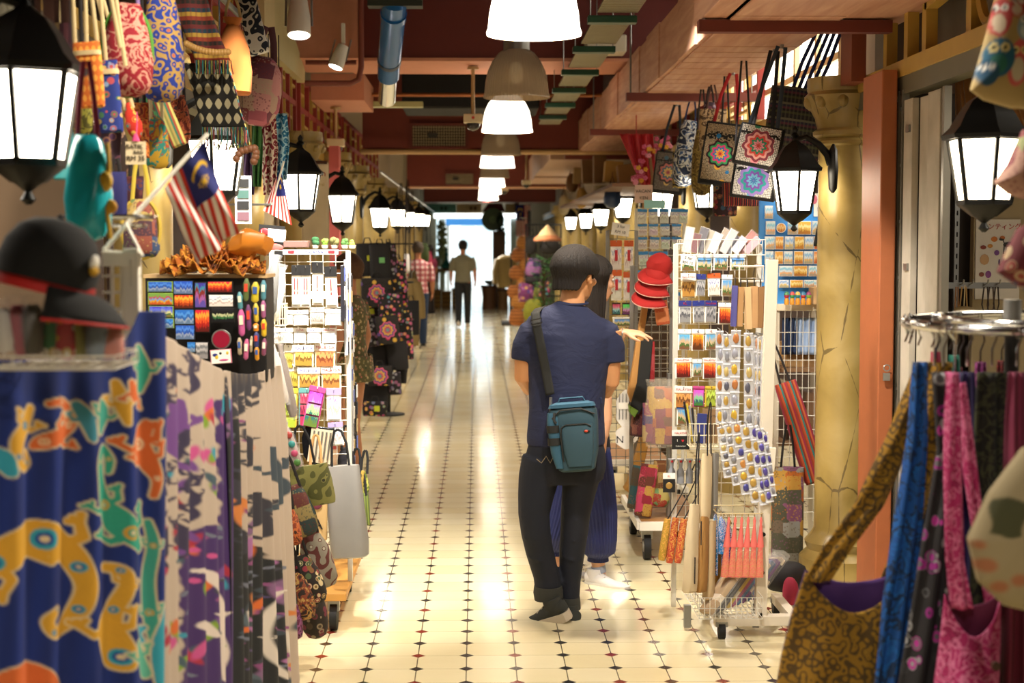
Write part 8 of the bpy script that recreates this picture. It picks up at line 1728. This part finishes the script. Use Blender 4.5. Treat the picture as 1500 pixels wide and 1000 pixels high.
# ================================================================== far stalls and the street doorway
def simple(name, label, cat, px, py, Y, fn, mt, group=None, **kw):
    m = MB(); fn(m, S(Y)); return tag(m.build(name, mt, None, P(px, py, Y), **kw), label, cat, group)
# doorway
lt = thing('light_box', 'long bright light box over the street doorway', 'light', P(697, 316, 44.6)); s = S(44.6); MB().box((0, 0, 0), (122*s, .12, 6*s)).build('diffuser', GLOW('#f4fbff', 3.0), lt, smooth=False); MB().box((0, .08, 0), (124*s, .06, 8*s)).build('housing', WHITE, lt, smooth=False)
for px, w, c, lb, tx in [(644, 48, '#5f9a94', 'teal shop sign over the doorway, leftmost', 1), (687, 36, '#c9ab7c', 'tan shop sign over the doorway, beside the teal one', 1), (747, 14, '#b59a6a', 'small tan sign at the right end over the doorway', 0)]:
    t = thing('shop_sign', lb, 'sign', P(px, 305, 44.5)); MB().box((0, 0, 0), (w*s, .08, 13*s)).build('panel', M(c, .6), t, smooth=False)
    if tx: [MB().ball(((x)*s, -.05, 0), (2.2*s, .01, 3*s), 10, 5).build('emblem', M('#2a4a46' if c == '#5f9a94' else '#6a4a2a', .6), t) for x in (3, 9)]
simple('awning', 'dark red awning hung over the right of the doorway', 'awning', 723, 304, 43.8, lambda m, s: m.prism([(-17*s, -6*s), (17*s, -6*s), (12*s, 6*s), (-8*s, 6*s)], -.2, .2), M('#5a1f1a', .8), smooth=False)
simple('street_sign', 'blue signboard out in the street above the doorway view', 'sign', 680, 324, 50, lambda m, s: m.box((0, 0, 0), (54*s, .2, 12*s)), M('#1f6aa8', .6), smooth=False)
simple('street_sign_post', 'grey posts carrying the blue signboard in the street', 'post', 656, 332, 50.12, lambda m, s: m.tube([(0, 0, .1), (0, 0, -P(0, 332, 50.2).z)], .06, 10), STEEL)
def facade():
    r = thing('building', 'pale building across the street seen through the doorway', 'building', (-1, 60, 0)); MB().box((0, 0, 2.5), (14, 2, 5)).build('wall', M('#f4f8f8', .8), r, smooth=False)
    for k in range(6): f = MB().box((-5+2*k, -1.02, 1.7), (1.1, .06, 2.0)).build('window', M('#c2d6dc', .3), r, smooth=False); MB().box((-5+2*k, -1.06, 1.7), (.06, .04, 2.0)).build('mullion', WHITE, f, smooth=False)
facade()
for px, lb in ((648, 'left'), (752, 'right')): simple('door_jamb', f'white door jamb at the {lb} of the street doorway', 'jamb', px, 380, 44.7, lambda m, s: m.box((0, 0, 0), (.16, .2, 2.5)), M('#d8e4e2', .5), smooth=False).location.z = 1.25
# things by the doorway, left
def vase(name, label, px, py, Y, prof, mt, k=1.0, cat='vase'):
    c = P(px, py, Y); return tag(MB().lathe([(r*k, z*k) for r, z in prof], 22).build(name, mt, None, (c.x, c.y, c.z)), label, cat)
URN = [(.06, 0), (.10, .02), (.04, .10), (.09, .2), (.13, .34), (.11, .46), (.05, .52), (.07, .58), (.06, .6)]
tb1 = thing('low_table', 'low carved table by the doorway carrying the teal vase', 'table', (P(655, 395, 42.6).x, 42.6, 0)); MB().box((0, 0, .98), (.62, .5, .06)).build('table_top', M('#6a4a24', .5), tb1, smooth=False)
for x in (-.26, .26):
    for y in (-.2, .2): MB().lathe([(.03, 0), (.04, .3), (.025, .6), (.04, .95)], 10, (x, y, 0)).build('leg', M('#6a4a24', .5), tb1)
v1 = vase('vase', 'teal vase with a spire stopper on the table by the doorway', 654, 392, 42.5, [(.07, 0), (.13, .03), (.15, .10), (.06, .22), (.035, .34), (.06, .40), (.03, .47), (.045, .52), (.012, .6)], M('#1c6a66', .25)); v1.location.z = 1.01
v2 = vase('urn', 'grey stone urn left of the teal vase', 641, 402, 42.4, URN, M('#8a8f80', .6), .62, 'urn'); v2.location.z = 1.01
for k, (px, w, h, c, lb) in enumerate([(639, .24, .42, '#9a7430', 'left woven chest by the doorway'), (654, .24, .38, '#8a6528', 'middle woven chest by the doorway'), (668, .22, .46, '#a37c38', 'right woven chest by the doorway')]):
    t = thing('woven_chest', lb, 'chest', (P(px, 440, 41.5).x, 41.5, 0), 0, 'woven chests by the doorway'); MB().box((0, 0, h/2), (w, .4, h)).build('body', FAB('ikat', (c, '#5a3f18'), 14), t, smooth=False, bevel=.01); MB().box((0, 0, h+.03), (w+.02, .42, .06)).build('lid', M('#7a5624', .6), t, smooth=False, bevel=.01)
tp = thing('topiary', 'tall pale potted vine by the left door jamb', 'plant', (P(648, 400, 44.2).x, 44.0, 0)); MB().lathe([(.10, 0), (.16, .3), (.15, .32)], 16).build('pot', M('#c9c4b0', .6), tp); MB().tube([(0, 0, .3), (.03, 0, 1.2), (-.02, 0, 2.2)], .03, 8).build('stem', M('#8a8a6a', .7), tp)
m = MB()
for k in range(90): m.ball((rnd.uniform(-.12, .12), rnd.uniform(-.12, .12), rnd.uniform(.9, 2.35)), (rnd.uniform(.03, .07), .03, rnd.uniform(.03, .07)), 6, 4)
m.build('foliage', M('#8f9a6a', .7, 0, .2), tp)
tp2 = dup(tp, 'tall pale potted vine by the right door jamb', (P(733, 400, 44.2).x, 44.0, 0))
# things by the doorway, right
cbn = thing('cabinet', 'narrow dark wood cabinet right of the doorway with an urn on top', 'cabinet', (P(731, 400, 42).x, 42, 0)); MB().box((0, 0, 1.02), (.34, .34, 2.04)).build('body', M('#5a3a1c', .5), cbn, smooth=False, bevel=.01)
for z in (.5, 1.5): d = MB().box((0, -.18, z), (.28, .02, .85)).build('door', M('#6d4824', .5), cbn, smooth=False); MB().ball((.10, -.2, z), .015, 8, 5).build('knob', M('#c9a04a', .3, .8), d)
v3 = vase('urn', 'dark green urn on top of the narrow cabinet', 733, 345, 41.95, URN, M('#24402c', .3), .82, 'urn'); v3.location.z = 2.04
gd = thing('gong_disc', 'big dark green disc standing on the cabinet behind the urn', 'disc', (P(722, 328, 42.15).x, 42.12, 2.045)); MB().tube([(0, 0, .31), (0, .03, .31)], .31, 32).build('disc', M('#3f5a2c', .4), gd)
MB().tube([(0, -.012, .31), (0, -.005, .31)], .10, 20).build('boss', M('#5a7a3c', .4), gd)
for k, (px, c, lb, w, h) in enumerate([(716, '#6a4626', 'round wooden drum table right of the doorway', .26, .62), (737, '#7d5a30', 'second wooden drum stool beside the jackets', .2, .52)]):
    t = thing('drum_stool', lb, 'stool', (P(px, 440, 40.5).x, 40.5, 0)); MB().lathe([(w*.7, 0), (w*.62, h*.5), (w*.75, h*.9)], 20).build('body', M(c, .6, 0, .2), t); MB().lathe([(w*.85, h*.9), (w*.85, h)], 20).build('top', M('#4a2f16', .5), t)
bw = vase('bowl', 'grey green bowl on the drum table by the doorway', 718, 430, 40.5, [(.03, 0), (.12, .05), (.17, .12), (.15, .13)], M('#6a7a70', .3), 1, 'bowl'); bw.location.z = .62
# garment rail with jackets
grl = thing('garment_rail', 'black garment rail of jackets on the far right', 'rail', (P(748, 400, 33).x, 33, 0))
MB().tube([(0, -.5, 0), (0, -.5, 1.5), (0, .5, 1.5), (0, .5, 0)], .018, 8).build('frame', BLACK, grl); MB().box((0, 0, .02), (.4, 1.1, .04)).build('base', BLACK, grl, smooth=False)
for k, (dx, y, c, lb) in enumerate([(-.10, -.36, '#7d6a3c', 'olive tan jacket nearest on the far garment rail'), (-.06, -.05, '#9a8a6a', 'beige jacket in the middle of the far garment rail'), (-.12, .26, '#d0ccc4', 'white shirt at the back of the far garment rail')]):
    t = thing('jacket', lb, 'jacket', (grl.location.x+dx, 33+y, 1.46), 0, 'jackets on the far garment rail'); m = MB(); m.loft([(0, 0, -.68, .17, .06), (0, 0, -.3, .18, .07), (0, 0, -.1, .19, .07), (0, 0, -.03, .12, .05), (0, 0, 0, .05, .03)], 16); m.wrinkle(.015, 8, k); m.build('body', M(c, .85), t)
    for sx in (-1, 1): MB().limb([((sx*.17, 0, -.09), .05, .05), ((sx*.23, -.02, -.35), .05, .05), ((sx*.23, -.05, -.6), .04, .04)], 10).build('sleeve', M(c, .85), t)
    MB().tube([(0, 0, 0), (0, 0, .04), (.02, 0, .055)], .004, 5).build('hanger_hook', STEEL, t)
# hanging woven bags, hat, plant on the right at mid distance
ws = thing('display_post', 'dark post of hooks carrying the brown woven bags on the far right', 'post', (P(775, 400, 28).x, 28, 0)); MB().box((0, 0, 1.15), (.06, .06, 2.3)).build('post', DRK, ws, smooth=False); MB().box((0, 0, .02), (.4, .4, .04)).build('base', DRK, ws, smooth=False)
for k in range(6): MB().tube([(0, 0, .5+.33*k), (-.18, -.05, .52+.33*k)], .01, 6).build('hook', STEEL, ws)
BW = FAB('ikat', ('#a5642a', '#6d3c14'), 26); BW2 = FAB('ikat', ('#b57a34', '#8a5420'), 30)
for k, (px, py, w, h, tx) in enumerate([(766, 348, 20, 26, 'topmost'), (760, 366, 22, 26, 'second'), (770, 380, 20, 24, 'third'), (757, 392, 22, 26, 'fourth'), (766, 408, 20, 24, 'fifth'), (752, 420, 18, 26, 'sixth'), (760, 434, 24, 30, 'seventh'), (757, 458, 24, 32, 'lowest')]):
    Y = 27.8-.04*k; s = S(Y); c = P(px, py-h/2+10, Y); r = thing('woven_bag', f'{tx} brown woven bag in the hanging column on the far right', 'bag', c, 0, 'brown woven bags on the far right'); m = bag_shape(w*s, h*s*.8, .20, 'round'); m.wrinkle(.015, 9, k); m.build('body', BW if k % 2 else BW2, r); MB().tube([(-.06, 0, -.01), (0, 0, .10), (.06, 0, -.01)], .008, 6).build('handle', M('#7a4a1c', .8), r)
for px, t, b_, w, Y, mt, kd, lb in [(782, 378, 406, 26, 26.5, FAB('patch', ('#4a3a7a', '#6a3a6a', '#2a2a4a', '#8a5a8a'), 9), 'sack', 'violet patterned bag hanging beneath the conical hat'), (771, 414, 442, 24, 26.3, FAB('floral', ('#6a2a5a', '#a05a8a', '#4a3a7a', '#b08a4a'), 12), 'pouch', 'pink and violet slanted bag beside the woven bags'), (780, 404, 416, 24, 26.6, M('#14100f', .8), 'round', 'flat black hat shaped bag under the violet bag'),
        (782, 438, 474, 32, 26.0, FAB('plain', ('#8a8a24', '#6d6d18'), 20), 'round', 'olive yellow bag low beside the woven bags'), (788, 420, 442, 22, 26.1, FAB('plain', ('#7a7a2a', '#5a5a1c'), 20), 'sack', 'small olive bag under the leafy plant'), (792, 440, 470, 26, 25.6, M('#120f0d', .8), 'sack', 'black bag behind the navy shirted man'), (797, 412, 436, 18, 25.5, FAB('floral', ('#3a1a2a', '#c04a7a', '#4a8a8a', '#c9a03a'), 14), 'tote', 'pink flowered bag in front of the leafy plant'), (778, 345, 372, 18, 27, M('#17130f', .8), 'round', 'round black hat left of the conical hat'), (806, 346, 372, 30, 27.3, M('#191512', .7), 'sack', 'black bags hanging under the conical hat')]:
    Y = 26.46 if 'low' in lb or 'pink flowered' in lb else 26.69
    hung_bag('shoulder_bag', lb, px, t, b_, w, Y, mt, kd, DRK, hang=P(0, t, Y).z+.12, depth=.2, group='bags on the far right stand', tilt=0)
st2 = thing('display_stand', 'dark standing frame behind the conical hat on the far right', 'stand', (P(796, 400, 26.8).x, 26.8, 0))
for x in (-.30, .30): MB().box((x, 0, 1.02), (.03, .03, 2.04)).build('post', BLACK, st2, smooth=False)
for z in (.3, .8, 1.3, 1.75, 2.03): MB().box((0, 0, z), (.60, .03, .03)).build('crossbar', BLACK, st2, smooth=False)
m = MB(); [m.tube([(-.30+.06*k, 0, .3), (-.30+.06*k, 0, 2.03)], .005, 4) for k in range(11)]; m.build('wire_panel', BLACK, st2)
ch = thing('conical_hat', 'straw conical hat with an orange band on top of the dark stand', 'hat', P(802, 352, 25.8)); s = S(25.8); MB().lathe([(20*s, 0), (19*s, 1*s), (10*s, 13*s), (2*s, 22*s), (.3*s, 23*s)], 28).build('crown', M('#c9a878', .8, 0, .12), ch); MB().lathe([(20.2*s, -.01), (20.2*s, 2*s), (15*s, 7.5*s), (15*s, 7*s)], 28, cap=False).build('band', M('#b8744a', .8), ch); MB().tube([(0, 0, 0), (0, .3, -.02), (0, 1.0, -.05)], .012, 6).build('peg', BLACK, ch)
pt = thing('leafy_plant', 'bushy green plant in a pot on the right behind the man', 'plant', (P(795, 440, 24).x, 24, 0)); MB().lathe([(.14, 0), (.2, .4), (.18, .42)], 16).build('pot', M('#5a3a24', .7), pt); MB().tube([(0, 0, .4), (.02, 0, 1.3)], .03, 8).build('stem', M('#4a3a1c', .8), pt)
m = MB()
for k in range(260):
    a = rnd.uniform(0, 2*PI); rr = rnd.uniform(.02, .24); c = Vector((rr*math.cos(a), rr*math.sin(a), rnd.uniform(.75, 1.52))); d = Vector((math.cos(a), math.sin(a), rnd.uniform(-.6, .5))).normalized()*rnd.uniform(.05, .10); x, y, z = basis(d); w = x*.028; ids = [m.addv(c), m.addv(c+d*.5+w), m.addv(c+d), m.addv(c+d*.5-w)]; m.face(ids)
m.build('foliage', FAB('plain', ('#1f5a1f', '#4a8a34'), 9), pt, smooth=False)['kind'] = 'stuff'
fl = thing('hanging_flag', 'large red and white striped flag with a yellow crescent hung by the doorway', 'flag', P(756, 300, 40)); s = S(40); m = MB(); us, vs = [], []
for j in range(41):
    for i in range(41): m.addv((21*s*i/40, .03*math.sin(i*.35), -46*s*j/40)); us.append(j/40); vs.append(1-i/40 if False else i/40)
for j in range(40):
    for i in range(40): k = j*41+i; m.face((k, k+1, k+42, k+41))
o = m.build('flag_cloth', PAINTED(.8), fl, ang=180); paint(o, flag_paint(np.array(us), np.array(vs)))
MB().tube([(-.02, 0, 0), (21*s+.02, 0, 0)], .012, 6).build('rod', BRN, fl)
for x in (0, 21*s): MB().tube([(x, 0, 0), (x, 0, 3.95-fl.location.z)], .004, 5).build('cord', BRN, fl)
# clutter between the right columns, high up
for k, (px, py, w, h, Y, c, lb) in enumerate([(922, 258, 34, 34, 14.6, '#8a6230', 'brown carton high on the right beside the red cloth'), (898, 252, 26, 30, 15.4, '#a8803c', 'yellow brown carton high on the right'), (878, 248, 18, 40, 16.2, '#6a4a26', 'tall dark board leaning high on the right'), (860, 246, 16, 44, 18.4, '#7d5a34', 'brown board leaning high behind the lanterns'), (846, 252, 12, 34, 21, '#9a7a4a', 'tan board high far on the right')]):
    s = S(Y); tag(MB().box((0, 0, 0), (w*s, .2, h*s)).build('stored_box', M(c, .8, 0, .15), None, P(px, py, Y), (R(rnd.uniform(-4, 4)), R(rnd.uniform(-8, 8)), 0), smooth=False, bevel=.006), lb, 'box', 'boxes stored above the right stalls')
tag(MB().box((1.55, 18, 2.22), (.7, 8.6, .03)).build('storage_shelf', M('#5a3a20', .7), smooth=False), 'long brown shelf above the far right stalls', 'shelf')
for k, (px, py, w, h, Y, lb) in enumerate([(897, 290, 26, 30, 15.2, 'dark blue glass jar shaped bag hanging right of the lantern'), (852, 290, 16, 30, 20.5, 'gold basket hanging high on the far right'), (838, 268, 18, 28, 22, 'brown gong like basket high on the far right'), (826, 300, 16, 28, 24, 'pale woven basket hanging on the far right')]):
    s = S(Y); r = thing('hanging_basket', lb, 'basket', P(px, py-h/2, Y), 0, 'things hanging over the far right stalls'); m = bag_shape(w*s, h*s, w*s, 'round'); m.build('body', [M('#22385a', .3), M('#a8823a', .5), M('#6a4418', .5), M('#a89a7a', .7)][k], r); MB().tube([(-w*s*.2, 0, -.01), (0, 0, .12), (w*s*.2, 0, -.01)], .008, 6).build('handle', BRN, r); MB().tube([(0, 0, .12), (0, 0, 2.4-r.location.z)], .004, 5).build('cord', BRN, r)
# left side: pale notice wall and posters behind the lanterns, goods heaps further on
struct(MB().box((-1.52, 10.3, 1.3), (.04, 3.4, 2.2)).build('wall_notice_left', M('#cfc0a0', .7), smooth=False))
for k, (px, t, b_, w, Y, mt, lb) in enumerate([(622, 356, 384, 14, 33, FAB('plain', ('#2a3a1a', '#4a5a2a'), 9), 'dark green bag hanging over the plaid shirted man'), (628, 368, 398, 12, 34, M('#8a1a3a', .8), 'crimson bag hanging beyond the plaid shirted man'), (604, 396, 440, 18, 22, M('#5a4a2a', .8), 'brown bag hanging left of the plaid shirt'), (596, 372, 400, 12, 20, M('#c9c4c0', .7), 'white bag hanging near the far left lanterns'), (588, 425, 470, 20, 19, M('#3a2c1c', .8), 'dark brown bag hanging low on the far left'), (598, 440, 500, 18, 18, FAB('floral', ('#1c1614', '#8a3a4a', '#5a6a4a', '#b08a4a'), 14), 'flowered bag hanging low on the far left')]):
    hung_bag('shoulder_bag', lb, px, t, b_, w, Y, mt, 'sack', DRK, hang=2.44, depth=.16, group='bags on the far left fronts')
rl4 = thing('hanging_rail', 'long rail over the far left shop fronts', 'rail', (-.98, 26, 2.44)); MB().tube([(0, -10, 0), (0, 10, 0)], .014, 8).build('rail', STEEL, rl4)
